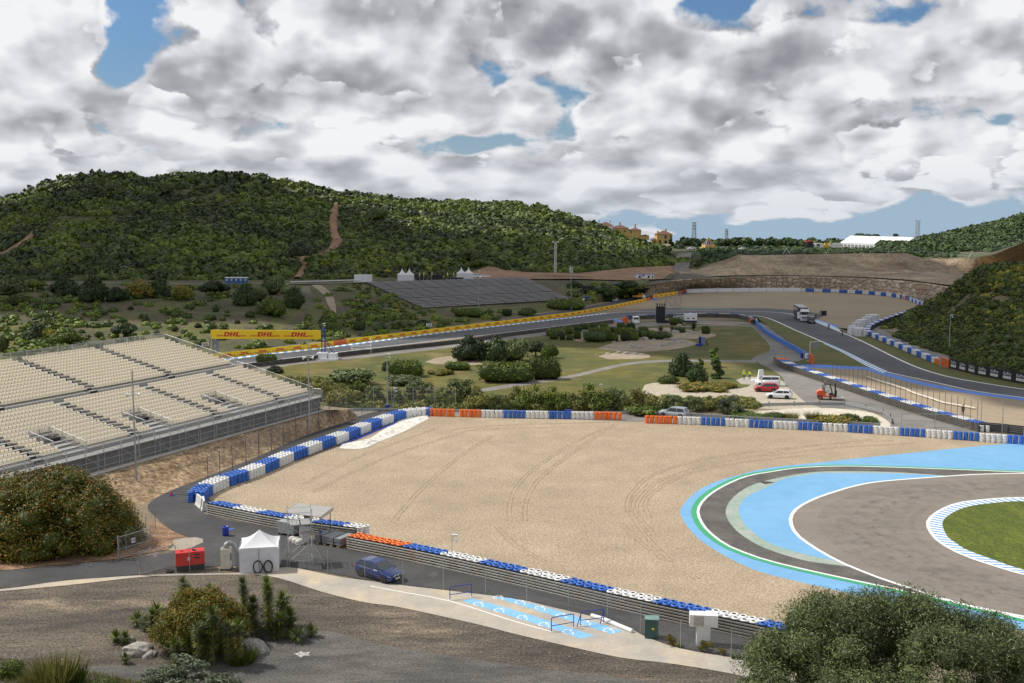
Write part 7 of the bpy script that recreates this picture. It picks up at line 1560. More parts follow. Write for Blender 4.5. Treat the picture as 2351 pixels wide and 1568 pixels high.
for k, (x, y) in enumerate([(1552.5, 740), (1564, 739)]):
 e = thing('water_tank', '%s of two translucent caged water tanks behind the generator' % ('left' if k == 0 else 'right'), 'tank', P(x, y, .02)); b = MB(); b.box((0, 0, 1.2), (1.7, 1.3, 1.3)); b.obj('tank', M('tank_pale', (.42, .47, .45), .4), e); b = MB(); [b.box((-.8+.32*i, -.67, 1.2), (.04, .04, 1.35)) for i in range(6)]; [b.box((0, -.67, .6+.4*i), (1.75, .04, .04)) for i in range(4)]; b.obj('cage', m_steel, e); b = MB(); b.box((0, 0, .3), (1.7, 1.3, .5)); b.obj('pallet', m_black, e)
e = thing('utility_vehicle', 'black utility buggy beside the orange post at the far bend', 'buggy', P(1734, 744.5, .02), -.3); b = MB(); b.box((0, 0, .75), (2.4, 1.4, .5)); b.box((-.6, 0, 1.1), (1.0, 1.3, .3)); b.obj('body', m_black, e)
b = MB(); b.path([(-.1, -.6, 1), (0, -.6, 1.9), (.8, -.6, 1.9), (1.0, -.6, 1)], .04); b.path([(-.1, .6, 1), (0, .6, 1.9), (.8, .6, 1.9), (1.0, .6, 1)], .04); b.box((.4, 0, 1.92), (.9, 1.3, .05)); b.obj('roll_cage', m_black, e)
for x_ in (-.8, .8):
 for s in (1, -1): wheel(e, x_, s*.65, .33)
box_thing('crash_barrier', 'orange plastic block in front of the black buggy', 'barrier', P(1726, 742, .02), -.3, m_orange, lambda b: (b.box((0, 0, .6), (1.2, .7, 1.2)), b.box((0, 0, 1.25), (1.0, .5, .15))))
box_thing('crash_barrier', 'orange barrier beside the open white van', 'barrier', P(1435, 741, .02), .3, m_orange, lambda b: (b.box((0, 0, .8), (1.3, .8, 1.6)), b.box((0, 0, 1.65), (1.0, .5, .12))))
box_thing('case', 'dark upright case standing at the edge of the far gravel', 'case', P(1889, 724, .02), -.2, [m_grey2, m_black], lambda b: (b.box((-.7, 0, .8), (.5, 1.4, 1.55)), b.box((.35, 0, .75), (1.5, 1.2, 1.4), 1)))
e = thing('marshal_light', 'black marshal light panel hanging from a pale post by the track grass', 'signal', P(1859, 829, .02)); b = MB(); b.tube((0, 0, 0), (0, 0, 4.2), .07, n=6); b.tube((0, 0, 4.1), (2.2, 0, 4.15), .05, n=5); b.obj('post', m_whitep, e); b = MB(); b.box((1.15, 0, 3.35), (1.1, .25, 1.2)); b.obj('light_panel', m_black, e); b = MB(); b.box((1.15, -.14, 3.35), (1.2, .03, 1.3)); b.obj('frame', m_grey2, e)
for k, (x, y, m_) in enumerate([(1849.5, 823.5, m_grey2), (1853, 824.5, m_whitep), (1843, 822, m_dblue)]): box_thing('box_cart', '%s small box beside the orange barrier at the marshal post' % ['grey', 'pale', 'blue'][k], 'box', P(x, y, .02), .2, m_, lambda b: (b.box((0, 0, .6), (.8, .6, 1.0)), b.box((0, 0, 1.13), (.85, .65, .06))))
e = thing('scooter', 'dark scooter parked beside blue boxes on the infield grass', 'scooter', P(1618, 792, .02), -.5); b = MB(); b.path([(-.7, 0, .4), (-.3, 0, .75), (.2, 0, .6), (.5, 0, 1.1)], .14); b.box((-.35, 0, .8), (.8, .3, .18)); b.obj('body', m_black, e); b = MB(); b.tube((.5, -.3, 1.1), (.5, .3, 1.1), .03); b.obj('handlebar', m_black, e)
for x_ in (-.65, .65): b = MB(); b.lathe([(.14, -.05), (.26, -.05), (.28, 0), (.26, .05), (.14, .05)], 12, T=Matrix.Translation((x_, 0, .28)) @ Matrix.Rotation(PI/2, 4, 'X'), closed=True); b.obj('wheel', m_rub, e)
for k, (x, y, w_, h_, m_) in enumerate([(1608, 791, .8, 1.9, m_dblue), (1614.5, 792, .9, 1.9, M('panel_bluegrey', (.16, .22, .30))), (1605, 794, 1.6, .5, m_dblue)]): box_thing('equipment_case', ['tall dark blue case left of the scooter', 'tall grey blue case next to the scooter', 'flat dark blue case lying on the grass left of the scooter'][k], 'case', P(x, y, .02), .1, [m_, m_black], lambda b: (b.box((0, 0, h_/2), (w_, .6, h_)), b.box((0, -.31, h_*.8), (w_*.6, .02, .06), 1)))
e = thing('access_scaffold', 'low pale scaffold frame beside the straight near the billboard', 'scaffold', P(830, 811, .02), .2); b = MB()
for x in (-2.1, 2.1):
 for y in (-.9, .9): b.tube((x, y, 0), (x, y, 3.2 if x > 0 else 1.7), .05, n=4)
for z in (.3, 1.0, 1.7): [b.tube((-2.1, y, z), (2.1, y, z), .04, n=4) for y in (-.9, .9)]; [b.tube((x, -.9, z), (x, .9, z), .04, n=4) for x in (-2.1, 2.1)]
b.tube((2.1, -.9, 3.2), (2.1, .9, 3.2), .04); b.tube((-2.1, -.9, 0), (2.1, -.9, 1.7), .03); b.obj('tubes', m_whitep, e)
for lab, x, y, txt in [('small white board numbered 200 behind the grandstand corner', 784*1.0-0, 0, '200'), ('small white board numbered 100 above the yellow banners', 1421-438, 748, '100')]:
 if txt == '200': p = Vector(P(490-18, 812, .02)); z0 = 1.6
 else: p = Vector(P(985, 764, .02)); z0 = 1.6
 e = thing('distance_board', lab, 'sign', p, .3); b = MB(); b.tube((0, .1, 0), (0, .1, z0+.8), .05, n=5); b.obj('post', m_grey2, e); b = MB(); b.box((0, 0, z0+.5), (1.5, .06, .8)); b.obj('panel', m_whitep, e)
 cu = bpy.data.curves.new('t', 'FONT'); cu.body = txt; cu.size = .7; cu.offset = .02; to = bpy.data.objects.new('t', cu); COL.objects.link(to); dg = bpy.context.evaluated_depsgraph_get(); me = to.evaluated_get(dg).to_mesh(); mx = max(v.co.x for v in me.vertices)
 b = MB(); b.add([(-.6+v.co.x*1.2/mx, -.04, z0+.25+v.co.y) for v in me.vertices], [tuple(q.vertices) for q in me.polygons]); b.obj('lettering', m_black, e); bpy.data.objects.remove(to)
box_thing('traffic_cone', 'red traffic cone on the service road bend', 'cone', P(393, 1138, .04), 0, [M('cone_red', (.6, .03, .02)), m_dblue], lambda b: (b.tube((0, 0, 0), (0, 0, .55), .16, n=10, r2=.03), b.box((0, 0, .02), (.6, .4, .04), 1)))
e = thing('information_sign', 'blue topped information sign behind the yellow banners', 'sign', P(1346, 704, .02)); b = MB(); [b.tube((x, 0, 0), (x, 0, 3.4), .06, n=4) for x in (-1.3, 1.3)]; b.obj('post', m_grey2, e); b = MB(); b.box((0, 0, 3.2), (3.2, .1, .4)); b.obj('header', m_dblue, e); b = MB(); b.box((-1, 0, 2.5), (.8, .08, .7)); b.obj('panel', m_whitep, e)
box_thing('blue_box', 'dark blue box on the guardrail behind the orange tyres', 'box', P(1305*1.0, 950, .7), 0, m_dblue, lambda b: (b.box((0, 0, .3), (1.1, .5, .5)), b.box((0, 0, .58), (1.15, .55, .05))))
e = thing('farm_gate', 'open tubular steel gate frame lying at the lane end', 'gate', P(2069, 984, .03), -.12); b = MB();
for x in (0, 4.6, 9.4): b.tube((x, 0, 0), (x, 0, 2.3), .04, n=5)
for z in (2.2, 1.2): b.tube((0, 0, z), (9.4 if z > 2 else 4.6, 0, z*.98), .04, n=5)
b.tube((4.6, 0, .3), (9.4, 0, .3), .04); b.obj('tubes', m_steel, e)
# ------------------------------------------------------------ people
def person_mesh(pose, seed):
 import bmesh
 J = {}; E = []
 def j(n, p, r, parent=None):
  J[n] = (p, r)
  if parent: E.append((parent, n))
 j('pelvis', (0, 0, .95), .135); j('belly', (0, 0, 1.10), .125, 'pelvis'); j('chest', (0, -.0, 1.32), .15, 'belly'); j('neck', (0, 0, 1.48), .055, 'chest'); j('head0', (0, -.01, 1.58), .085, 'neck'); j('head1', (0, -.015, 1.70), .095, 'head0'); j('nose', (0, -.105, 1.63), .014, 'head0'); j('chin', (0, -.07, 1.56), .035, 'head0')
 for s, n in ((1, 'l'), (-1, 'r')):
  st = {'stand': 0, 'walk': .22*s, 'hips': 0, 'carry': .05*s}[pose]
  j('hip'+n, (.09*s, 0, .90), .10, 'pelvis'); j('knee'+n, (.11*s, -st*.7-.02, .50), .065, 'hip'+n); j('ank'+n, (.12*s, -st+.06*(st != 0), .10), .042, 'knee'+n); j('toe'+n, (.13*s, -st-.15, .04), .035, 'ank'+n)
  j('sh'+n, (.19*s, 0, 1.42), .065, 'chest')
  if pose == 'hips': j('el'+n, (.40*s, .06, 1.18), .045, 'sh'+n); j('wr'+n, (.22*s, -.10, 1.02), .033, 'el'+n); hd = Vector((-.6*s, -.3, -.3))
  elif pose == 'carry': j('el'+n, (.25*s, .02, 1.15), .045, 'sh'+n); j('wr'+n, (.24*s, -.22, 1.02), .033, 'el'+n); hd = Vector((0, -1, -.2))
  else: sw = -.5*st; j('el'+n, (.25*s, .03-sw*.5, 1.14), .045, 'sh'+n); j('wr'+n, (.27*s, -.05-sw, .90), .033, 'el'+n); hd = Vector((0, -.25, -1))
  hd.normalize(); w_ = Vector(J['wr'+n][0]); pl = w_+hd*.08; j('palm'+n, tuple(pl), .030, 'wr'+n); side = Vector((0, 1, 0)).cross(hd) if abs(hd.y) < .9 else Vector((1, 0, 0)); side.normalize(); side = hd.cross(side).normalized()
  for q, (o_, l_) in enumerate(((-.030, .065), (-.010, .078), (.010, .072), (.030, .055))): a_ = pl+side*o_+hd*.03; j('f%d%s' % (q, n), tuple(a_), .010, 'palm'+n); j('g%d%s' % (q, n), tuple(a_+hd*l_*.8+Vector((-.018*s, -.01, 0))), .008, 'f%d%s' % (q, n))
  a_ = pl-side*.035; j('t0'+n, tuple(a_), .011, 'palm'+n); j('t1'+n, tuple(a_+hd*.04-side*.025), .009, 't0'+n)
 names = list(J); me = bpy.data.meshes.new('p'); me.from_pydata([J[n][0] for n in names], [(names.index(a), names.index(b_)) for a, b_ in E], [])
 o = bpy.data.objects.new('p', me); COL.objects.link(o); md = o.modifiers.new('s', 'SKIN'); md.use_smooth_shade = True
 for i, n in enumerate(names): me.skin_vertices[0].data[i].radius = (J[n][1], J[n][1]*(.72 if n in ('chest', 'belly', 'pelvis') else 1))
 me.skin_vertices[0].data[0].use_root = True; sb_ = o.modifiers.new('b', 'SUBSURF'); sb_.levels = 1; sb_.render_levels = 1
 dg = bpy.context.evaluated_depsgraph_get(); dg.update(); m2 = bpy.data.meshes.new_from_object(o.evaluated_get(dg)); bpy.data.objects.remove(o); return m2
PM = {}
def person(label, loc, rz, pose, top, bot, shoe, hair, hat=None, sc=1.0):
 if pose not in PM: PM[pose] = person_mesh(pose, 1)
 me = PM[pose].copy(); me.materials.clear()
 for m in (m_skin, top, bot, shoe): me.materials.append(m)
 for pl in me.polygons:
  c = pl.center; hand = False
  if c.z < .13: mi = 3
  elif c.z < .98 and abs(c.x) < .21: mi = 2
  elif c.z > 1.49: mi = 0
  elif abs(c.x) > .2 and c.z < 1.0: mi = 0
  elif pose == 'carry' and c.y < -.2: mi = 0
  else: mi = 1
  pl.material_index = mi
 o = bpy.data.objects.new('person', me); COL.objects.link(o); o.location = loc; o.rotation_euler = (0, 0, rz); o.scale = (sc,)*3; tag(o, label, 'person')
 b = MB(); b.ell((0, .02, 1.70), (.098, .11, .095), n=12, m=8); h = b.obj('hair' if not hat else 'hat', hat or hair, o)
 if hat: b = MB(); b.lathe([(.001, 1.70), (.19, 1.69), (.19, 1.70), (.001, 1.72)], 14); b.obj('hat_brim', hat, o)
 b = MB(); [b.ell((s*.035, -.098, 1.655), (.013, .01, .009), n=6, m=4) for s in (-1, 1)]; b.obj('eyes', m_black, o)
 b = MB(); b.ell((0, -.093, 1.585), (.024, .01, .006), n=6, m=4); b.obj('mouth', M('lips', (.35, .12, .1)), o); return o
hv = M('hi_vis', (.62, .75, .05), .7); nav = M('navy_cloth', (.02, .03, .09), .9); blk = M('black_cloth', (.015, .015, .017), .9); bl_ = M('blue_shirt', (.05, .18, .42), .9); hr = M('dark_hair', (.02, .015, .012), .8); stw = M('straw_hat', (.65, .60, .48), .9); wbm = M('work_boot', (.45, .55, .05))
person('person in hi-vis top and straw hat, hands on hips, on the grass', P(1708, 871.5, .02), PI, 'hips', hv, nav, wbm, hr, stw)
person('person in hi-vis top and navy trousers standing beside the concrete block', P(1721, 871.5, .02), PI+.2, 'stand', hv, nav, wbm, hr)
person('person in black walking on the track ahead of the dark van', P(1902.5, 757, .02), 0, 'walk', blk, blk, blk, hr, M('white_cap', (.7, .7, .7)))
person('person in a blue shirt holding papers on the white track line', P(1934, 771, .02), .3, 'carry', bl_, blk, blk, hr)
person('person in black standing beside the open truck door', P(1873, 733.5, .02), -.6, 'stand', blk, blk, blk, hr)
person('person in dark clothes leaning at the white foam blocks', P(1979, 773.5, .02), 1.2, 'stand', nav, nav, wbm, hr)
person('person in dark clothes behind the far end of the foam blocks', P(2012, 737, .02), 0, 'stand', blk, blk, blk, hr)
person('person in a dark top standing in the side gravel behind the tall fence', P(2210, 955, .02), PI, 'stand', M('dark_top', (.05, .045, .05)), nav, blk, hr)
person('person in hi-vis jacket inside the back of the open white van', P(1465, 741.5, .3), 2.8, 'stand', hv, nav, blk, hr)
person('person in hi-vis jacket at the tail of the yellow tipper truck', P(1440.5, 687, .02), -1.2, 'stand', hv, nav, wbm, hr)
person('person in hi-vis jacket beside the tipper truck body, nearer the camera', P(1434, 687.5, .02), -1, 'stand', hv, nav, wbm, hr)
person('person in hi-vis jacket at the right end of the site cabin', P(1490.5, 646, 5.3), .2, 'stand', hv, nav, blk, hr)
person('person in hi-vis jacket at the door of the white site cabin', P(1499, 646, 5.3), -.2, 'stand', hv, nav, blk, hr)
person('person in hi-vis jacket by the right pagoda tents', P(1063.5, 643.5, 6.1), 0, 'stand', hv, nav, blk, hr)
person('person in blue walking behind the yellow banners', P(1312, 716, .02), .5, 'walk', bl_, nav, blk, hr)
# ------------------------------------------------------------ individual bushes and trees
def bush(x, y, w, h, kind, label, group=None, loft=None, Y=None, z=0.0, name='bush', cat='bush', trunk=None, dz=0.0, dep=None):
 """x, y: photo position of the foot; w, h: its photo size"""
 if Y is not None: p = Vector(PY(x, y, Y))
 elif loft is not None: p = loft.find(x, y)
 else: p = Vector(P(x, y, z))
 p.z += dz; W_ = size_px(w, p)/2*1.0; H_ = size_px(h, p)/CP
 shp = kind.split('_')[0]; hz = {'round': 1.25, 'hedge': 1.0, 'loose': 1.35, 'tree': 1.55, 'tall': 2.2, 'tuft': 1.05, 'rosette': 1.0}[shp]; hx = {'round': 1.05, 'hedge': 1.05, 'loose': 1.0, 'tree': .85, 'tall': .55, 'tuft': .6, 'rosette': 1.0}[shp]
 return plant(name, label, cat, p, kind, W_/hx, H_/hz, group, trunk, sy=(dep*W_/hx if dep else None), rz=(0 if shp == 'hedge' else None))
T_ = [  # trees and big bushes on the terraces, left of centre
 (25, 676, 72, 46, 'round_olive'), (76, 668, 62, 42, 'tree_green'), (150, 680, 76, 48, 'round_dark'), (215, 690, 72, 60, 'round_dark'), (212, 652, 36, 18, 'round_grey'), (270, 690, 54, 34, 'round_dark'), (322, 684, 66, 52, 'round_rust'), (368, 682, 56, 50, 'round_dark'), (417, 688, 50, 44, 'round_rust'), (495, 682, 78, 52, 'tree_dark'), (562, 700, 62, 52, 'round_dark'), (600, 690, 40, 36, 'round_olive'),
 (627, 676, 58, 52, 'round_olive'), (672, 706, 54, 52, 'round_dark'), (623, 722, 78, 50, 'round_green'), (286, 776, 66, 50, 'tree_dark'), (84, 783, 64, 44, 'round_dark'), (150, 790, 72, 40, 'round_green'), (112, 784, 40, 34, 'round_broom'), (6, 806, 34, 46, 'round_green'), (40, 700, 60, 30, 'round_green'), (110, 704, 56, 26, 'round_olive')]
for i, (x, y, w, h, k) in enumerate(T_): bush(x, y, w, h, k, '%s %s, %s from left among the terrace bushes' % ({'dark': 'dark green', 'rust': 'rusty green', 'olive': 'olive green', 'green': 'leafy green', 'broom': 'yellow flowering', 'grey': 'grey green'}[k.split('_')[1]], 'tree' if k[0] == 't' and k[1] == 'r' else 'bush', ORD[sorted(range(len(T_)), key=lambda q: T_[q][0]).index(i)]), 'bushes on the terraces', TERR, name='tree' if k.startswith('tree') else 'bush', cat='tree' if k.startswith('tree') else 'bush', trunk=.8 if k.startswith('tree') else None)
S_ = [(387, 722, 16, 12, 'round_green'), (495, 716, 15, 11, 'round_dark'), (575, 727, 26, 18, 'round_green'), (490, 734, 16, 12, 'round_dark'), (512, 736, 14, 12, 'round_rust'), (335, 740, 18, 14, 'round_dark'), (402, 760, 16, 14, 'round_green'), (240, 722, 20, 14, 'round_olive'), (455, 752, 18, 12, 'round_dark'), (515, 760, 20, 15, 'round_dark'), (360, 768, 18, 12, 'round_grey'), (228, 775, 24, 18, 'round_green'), (545, 742, 14, 10, 'round_dark'), (300, 712, 14, 10, 'round_dark'), (440, 712, 12, 9, 'round_green')]
for i, (x, y, w, h, k) in enumerate(S_): bush(x, y, w, h, k, 'small low bush, %s from left on the brown terrace faces' % ORD[sorted(range(len(S_)), key=lambda q: S_[q][0]).index(i)], 'small bushes on the terrace faces', TERR)
E_ = [(462, 795, 34, 22, 'round_green'), (613, 776, 40, 20, 'hedge_green'), (655, 772, 44, 16, 'round_olive'), (700, 768, 48, 22, 'round_dark'), (757, 760, 50, 18, 'hedge_green'), (825, 758, 26, 20, 'hedge_dark'), (875, 754, 44, 16, 'round_grey'), (925, 750, 46, 20, 'round_olive'), (970, 746, 40, 14, 'round_dark'), (1075, 727, 66, 18, 'hedge_green'), (1158, 725, 22, 15, 'hedge_dark'), (1203, 725, 48, 22, 'round_green'), (1296, 712, 84, 24, 'hedge_green'), (1386, 696, 34, 13, 'hedge_dark'), (1423, 684, 32, 16, 'hedge_green'), (1446, 682, 28, 18, 'hedge_green'), (1462, 674, 30, 16, 'round_dark'), (1392, 678, 56, 24, 'round_dark'), (1441, 668, 54, 34, 'tree_dark'), (1350, 672, 50, 18, 'round_dark'), (1320, 660, 40, 16, 'round_dark')]
for i, (x, y, w, h, k) in enumerate(E_): bush(x, y, w, h, k, 'green %s, %s from left on the bank above the yellow banners' % ('clipped hedge' if k[0] == 'h' else 'bush', ORD[sorted(range(len(E_)), key=lambda q: E_[q][0]).index(i)]), 'bushes on the bank above the yellow banners', TERR, name='hedge' if k[0] == 'h' else 'bush', dep=.5 if k[0] == 'h' else None)
I_ = [('tall dense dark bush, left one of the big dark clump', 1083, 827, 88, 62, 'round_dark', 'round'), ('tall dense dark bush in the middle of the big dark clump', 1140, 827, 76, 58, 'round_dark', ''), ('tall dense dark bush, right one of the big dark clump', 1186, 828, 66, 60, 'round_olive', ''), ('dark spreading tree right of the big dark clump', 1230, 818, 58, 48, 'tree_dark', ''), ('olive green bush at the right end of the dark clump', 1262, 822, 42, 40, 'round_green', ''),
 ('clipped square hedge behind the steel camera pole', 931, 864, 78, 36, 'hedge_green', ''), ('grey green rounded hedge left of the camera pole', 810, 882, 116, 42, 'round_olive', ''), ('small round bush at the left of the square hedge', 888, 851, 28, 24, 'round_dark', ''), ('low round hedge in the middle of the left lawn', 1050, 849, 56, 18, 'hedge_green', ''), ('low rusty hedge left of the low round hedge', 1013, 859, 62, 16, 'round_rust', ''),
 ('long clipped hedge in front of the big dark clump, left half', 1160, 876, 120, 44, 'hedge_green', ''), ('clipped hedge block, right end of the long hedge', 1249, 870, 72, 48, 'hedge_green', ''),
 ('dark conifer block at the left of the grove by the path', 1563, 862, 60, 56, 'round_dark', ''), ('dark conifer block at the right of the grove by the path', 1643, 868, 40, 52, 'tall_dark', ''), ('green conifer rising above the right block of the grove', 1642, 842, 34, 52, 'tall_green', ''), ('dark rounded conifer in front of the grove', 1602, 880, 54, 50, 'round_dark', ''), ('low green shrub at the left foot of the grove', 1535, 880, 48, 24, 'round_green', ''), ('rusty low shrubs along the foot of the grove', 1612, 894, 120, 20, 'round_rust', ''), ('low rusty shrub at the right foot of the grove', 1664, 890, 60, 16, 'round_rust', ''), ('small green conifer between the two dark blocks of the grove', 1608, 846, 20, 26, 'tall_green', ''),
 ('dark low hedge at the grandstand end of the straight', 612, 833, 46, 20, 'hedge_green', ''), ('dark low bush behind the grandstand side rail', 632, 856, 44, 18, 'round_dark', '')]
for lab, x, y, w, h, k, _ in I_: bush(x, y, w, h, k, lab, name='tree' if 'tree' in lab or 'conifer' in lab else ('hedge' if 'hedge' in lab else 'bush'), cat='tree' if 'tree' in lab or 'conifer' in lab else 'bush', trunk=.8 if 'spreading' in lab else None, dep=.55 if k[0] == 'h' else None)
N_ = [(660, 884, 50, 26, 'loose_tama'), (700, 902, 70, 42, 'loose_tama'), (742, 916, 80, 52, 'loose_tama'), (788, 928, 96, 56, 'loose_tama'), (822, 902, 60, 36, 'loose_green'), (856, 926, 66, 50, 'loose_olive'), (905, 932, 60, 48, 'loose_olive'), (925, 882, 90, 26, 'round_olive'), (963, 922, 96, 58, 'loose_olive'), (1012, 932, 70, 50, 'loose_green'), (1058, 922, 100, 66, 'loose_olive'), (1102, 942, 84, 64, 'loose_tama'), (1128, 938, 60, 40, 'loose_olive'), (1166, 942, 60, 34, 'loose_green'), (1190, 928, 66, 52, 'loose_tama'), (1226, 938, 92, 66, 'loose_green'), (1280, 940, 80, 64, 'loose_green'), (1322, 942, 66, 48, 'loose_tama'), (1366, 942, 104, 74, 'loose_green'), (1412, 942, 70, 62, 'loose_olive'), (1462, 946, 96, 66, 'loose_tama'), (1476, 950, 104, 28, 'round_green'), (1500, 944, 40, 40, 'loose_tama'), (1548, 944, 64, 46, 'loose_olive'), (1596, 944, 60, 42, 'loose_olive'), (1634, 944, 46, 42, 'loose_tama'), (1674, 950, 80, 46, 'loose_grey')]
for i, (x, y, w, h, k) in enumerate(N_): bush(x, y, w, h, k, '%s shrub, %s from left in the row behind the lane' % ({'tama': 'feathery yellow green', 'green': 'loose green', 'olive': 'silvery olive', 'grey': 'grey green'}[k.split('_')[1]], ORD[sorted(range(len(N_)), key=lambda q: N_[q][0]).index(i)]), 'shrubs in the row behind the service lane')
K_ = [(1713, 957, 104, 13, 'round_green'), (1776, 960, 62, 17, 'round_green'), (1913, 970, 104, 20, 'round_rust'), (1950, 966, 60, 20, 'round_green'), (1996, 968, 42, 16, 'round_green'), (1866, 966, 26, 24, 'tuft_tama'), (1818, 962, 24, 18, 'tuft_tama'), (1884, 968, 20, 16, 'tuft_tama'), (1690, 948, 60, 8, 'tuft_tama')]
for i, (x, y, w, h, k) in enumerate(K_): bush(x, y, w, h, k, 'low %s, %s from left along the chalk hollow guardrail' % ('dry tuft' if k[:2] == 'tu' else 'green bush', ORD[sorted(range(len(K_)), key=lambda q: K_[q][0]).index(i)]), 'low plants round the chalk hollow', name='grass_tuft' if k[:2] == 'tu' else 'bush', cat='tuft' if k[:2] == 'tu' else 'bush')
H_ = [(1363, 754, 17, 10), (1387, 754, 17, 10), (1305, 766, 23, 14), (1323, 761, 24, 13), (1343, 756, 20, 12), (1426, 756, 18, 13), (1448, 756, 18, 12), (1276, 770, 40, 14), (1271, 778, 18, 13), (1291, 780, 12, 14), (1308, 780, 14, 11), (1325, 778, 16, 16), (1368, 783, 50, 18), (1399, 783, 15, 18), (1413, 783, 12, 14), (1435, 783, 19, 17), (1455, 781, 20, 16), (1386, 766, 28, 13), (1406, 764, 15, 12), (1418, 768, 14, 14), (1441, 767, 26, 13), (1471, 773, 36, 13), (1490, 776, 32, 14), (1515, 777, 48, 13), (1351, 775, 22, 12), (1362, 766, 20, 12), (1551, 745, 27, 13), (1561, 763, 22, 10), (1620, 766, 17, 15), (1477, 760, 20, 9)]
for i, (x, y, w, h) in enumerate(H_): bush(x, y, w*1.1, h*1.15, 'hedge_green' if i % 3 else 'hedge_dark', 'clipped round bush, %s from left in the rock garden' % ORD[sorted(range(len(H_)), key=lambda q: H_[q][0]).index(i)], 'clipped bushes in the rock garden', name='clipped_bush')
for i, (x, y, w, h, k, lab) in enumerate([(1517, 765, 30, 19, 'rosette_grey', 'big grey agave left in the rock garden'), (1543, 762, 20, 14, 'rosette_grey', 'smaller blue grey agave right of the big one'), (1592, 761, 26, 22, 'rosette_dark', 'dark green spiky palm at the right of the rock garden'), (1543, 866, 16, 10, 'rosette_green', 'small bright agave at the foot of the grove')]):
 e = bush(x, y, w, h, k, lab, name='agave', cat='agave', dz=.4)
C_ = [(1482, 575, 40, 26, 620, 'tree_olive'), (1500, 590, 46, 34, 560, 'round_dark'), (1525, 596, 44, 36, 545, 'round_dark'), (1548, 598, 30, 26, 540, 'tree_dark'), (1470, 600, 50, 26, 540, 'round_olive'), (1445, 595, 46, 22, 560, 'round_olive'), (1540, 565, 22, 24, 660, 'tall_dark'), (1556, 565, 20, 20, 670, 'tall_dark'), (1566, 566, 20, 31, 665, 'tall_dark'), (1580, 566, 24, 22, 680, 'tree_dark'), (1600, 568, 28, 20, 690, 'tree_dark'), (1584, 580, 30, 18, 640, 'round_rust'), (1606, 592, 34, 18, 560, 'round_dark'), (1625, 594, 34, 14, 545, 'round_dark'), (1648, 592, 34, 12, 545, 'round_green'), (1612, 606, 26, 16, 520, 'round_olive'), (1560, 578, 40, 26, 600, 'round_dark'), (1590, 586, 36, 20, 545, 'round_green'), (1618, 584, 44, 20, 560, 'round_dark'), (1640, 584, 40, 16, 560, 'round_olive'), (1670, 582, 36, 14, 560, 'round_green'), (1595, 612, 22, 14, 510, 'round_green'), (1990, 545, 40, 16, 760, 'tree_dark'), (1975, 546, 34, 20, 770, 'tree_dark'), (2009, 545, 26, 16, 765, 'tree_dark'), (2057, 541, 16, 12, 760, 'tree_dark'), (2130, 575, 40, 18, 600, 'round_dark'), (2170, 582, 60, 26, 560, 'round_dark'), (2215, 585, 40, 20, 570, 'round_dark'),
 (36, 466, 42, 28, 640, 'tree_dark'), (12, 470, 24, 14, 640, 'tree_dark'), (92, 444, 34, 22, 640, 'tree_dark'), (120, 434, 36, 22, 640, 'tree_dark'), (158, 424, 40, 24, 640, 'round_dark'), (190, 414, 44, 18, 640, 'round_dark'), (270, 418, 54, 32, 640, 'round_dark'), (236, 416, 40, 16, 640, 'round_dark'), (325, 424, 36, 20, 640, 'tree_dark'), (400, 412, 50, 22, 645, 'round_dark'), (440, 412, 40, 14, 645, 'round_dark'), (370, 420, 34, 18, 645, 'round_dark'), (495, 410, 56, 22, 650, 'round_dark'), (540, 414, 30, 12, 650, 'tree_dark'), (603, 418, 30, 14, 650, 'round_dark'), (650, 426, 30, 14, 655, 'tree_dark'), (748, 444, 24, 14, 660, 'round_dark'), (170, 462, 46, 38, 600, 'round_olive'), (262, 452, 62, 50, 600, 'round_olive'), (212, 440, 40, 26, 615, 'round_grey'), (385, 440, 40, 32, 610, 'round_olive'), (805, 452, 22, 12, 670, 'tree_dark'), (860, 460, 22, 12, 680, 'round_dark'), (908, 466, 24, 12, 685, 'round_dark'), (1115, 466, 22, 9, 690, 'tree_dark'), (1176, 466, 22, 14, 690, 'tree_dark'), (1280, 498, 20, 14, 680, 'tree_dark'), (1262, 490, 20, 12, 680, 'tree_dark'), (1340, 516, 30, 16, 660, 'round_dark'), (690, 580, 60, 36, 480, 'round_grey'), (870, 500, 60, 36, 560, 'round_olive'), (1080, 590, 60, 30, 490, 'round_olive'), (1160, 622, 30, 24, 470, 'round_dark'), (1100, 612, 50, 34, 475, 'tree_green'), (1213, 622, 34, 20, 474, 'round_olive'), (1250, 628, 28, 20, 474, 'round_green')]
for i, (x, y, w, h, Y, k) in enumerate(C_):
 zone = 'near the hilltop houses' if 1430 < x < 1660 else ('along the left hill' if x <= 1430 else 'near the marquee'); zz = [q for q in C_ if (1430 < q[0] < 1660) == (1430 < x < 1660) and (q[0] <= 1430) == (x <= 1430)]; zz.sort(key=lambda q: q[0])
 bush(x, y, w, h, k, '%s, %s from left %s' % ({'round': 'rounded evergreen oak', 'tree': 'evergreen tree', 'tall': 'tall dark conifer'}[k.split('_')[0]], ORD[zz.index((x, y, w, h, Y, k))], zone), 'trees '+zone, None, Y, name='tree', cat='tree', trunk=.6, dz=-1.2)
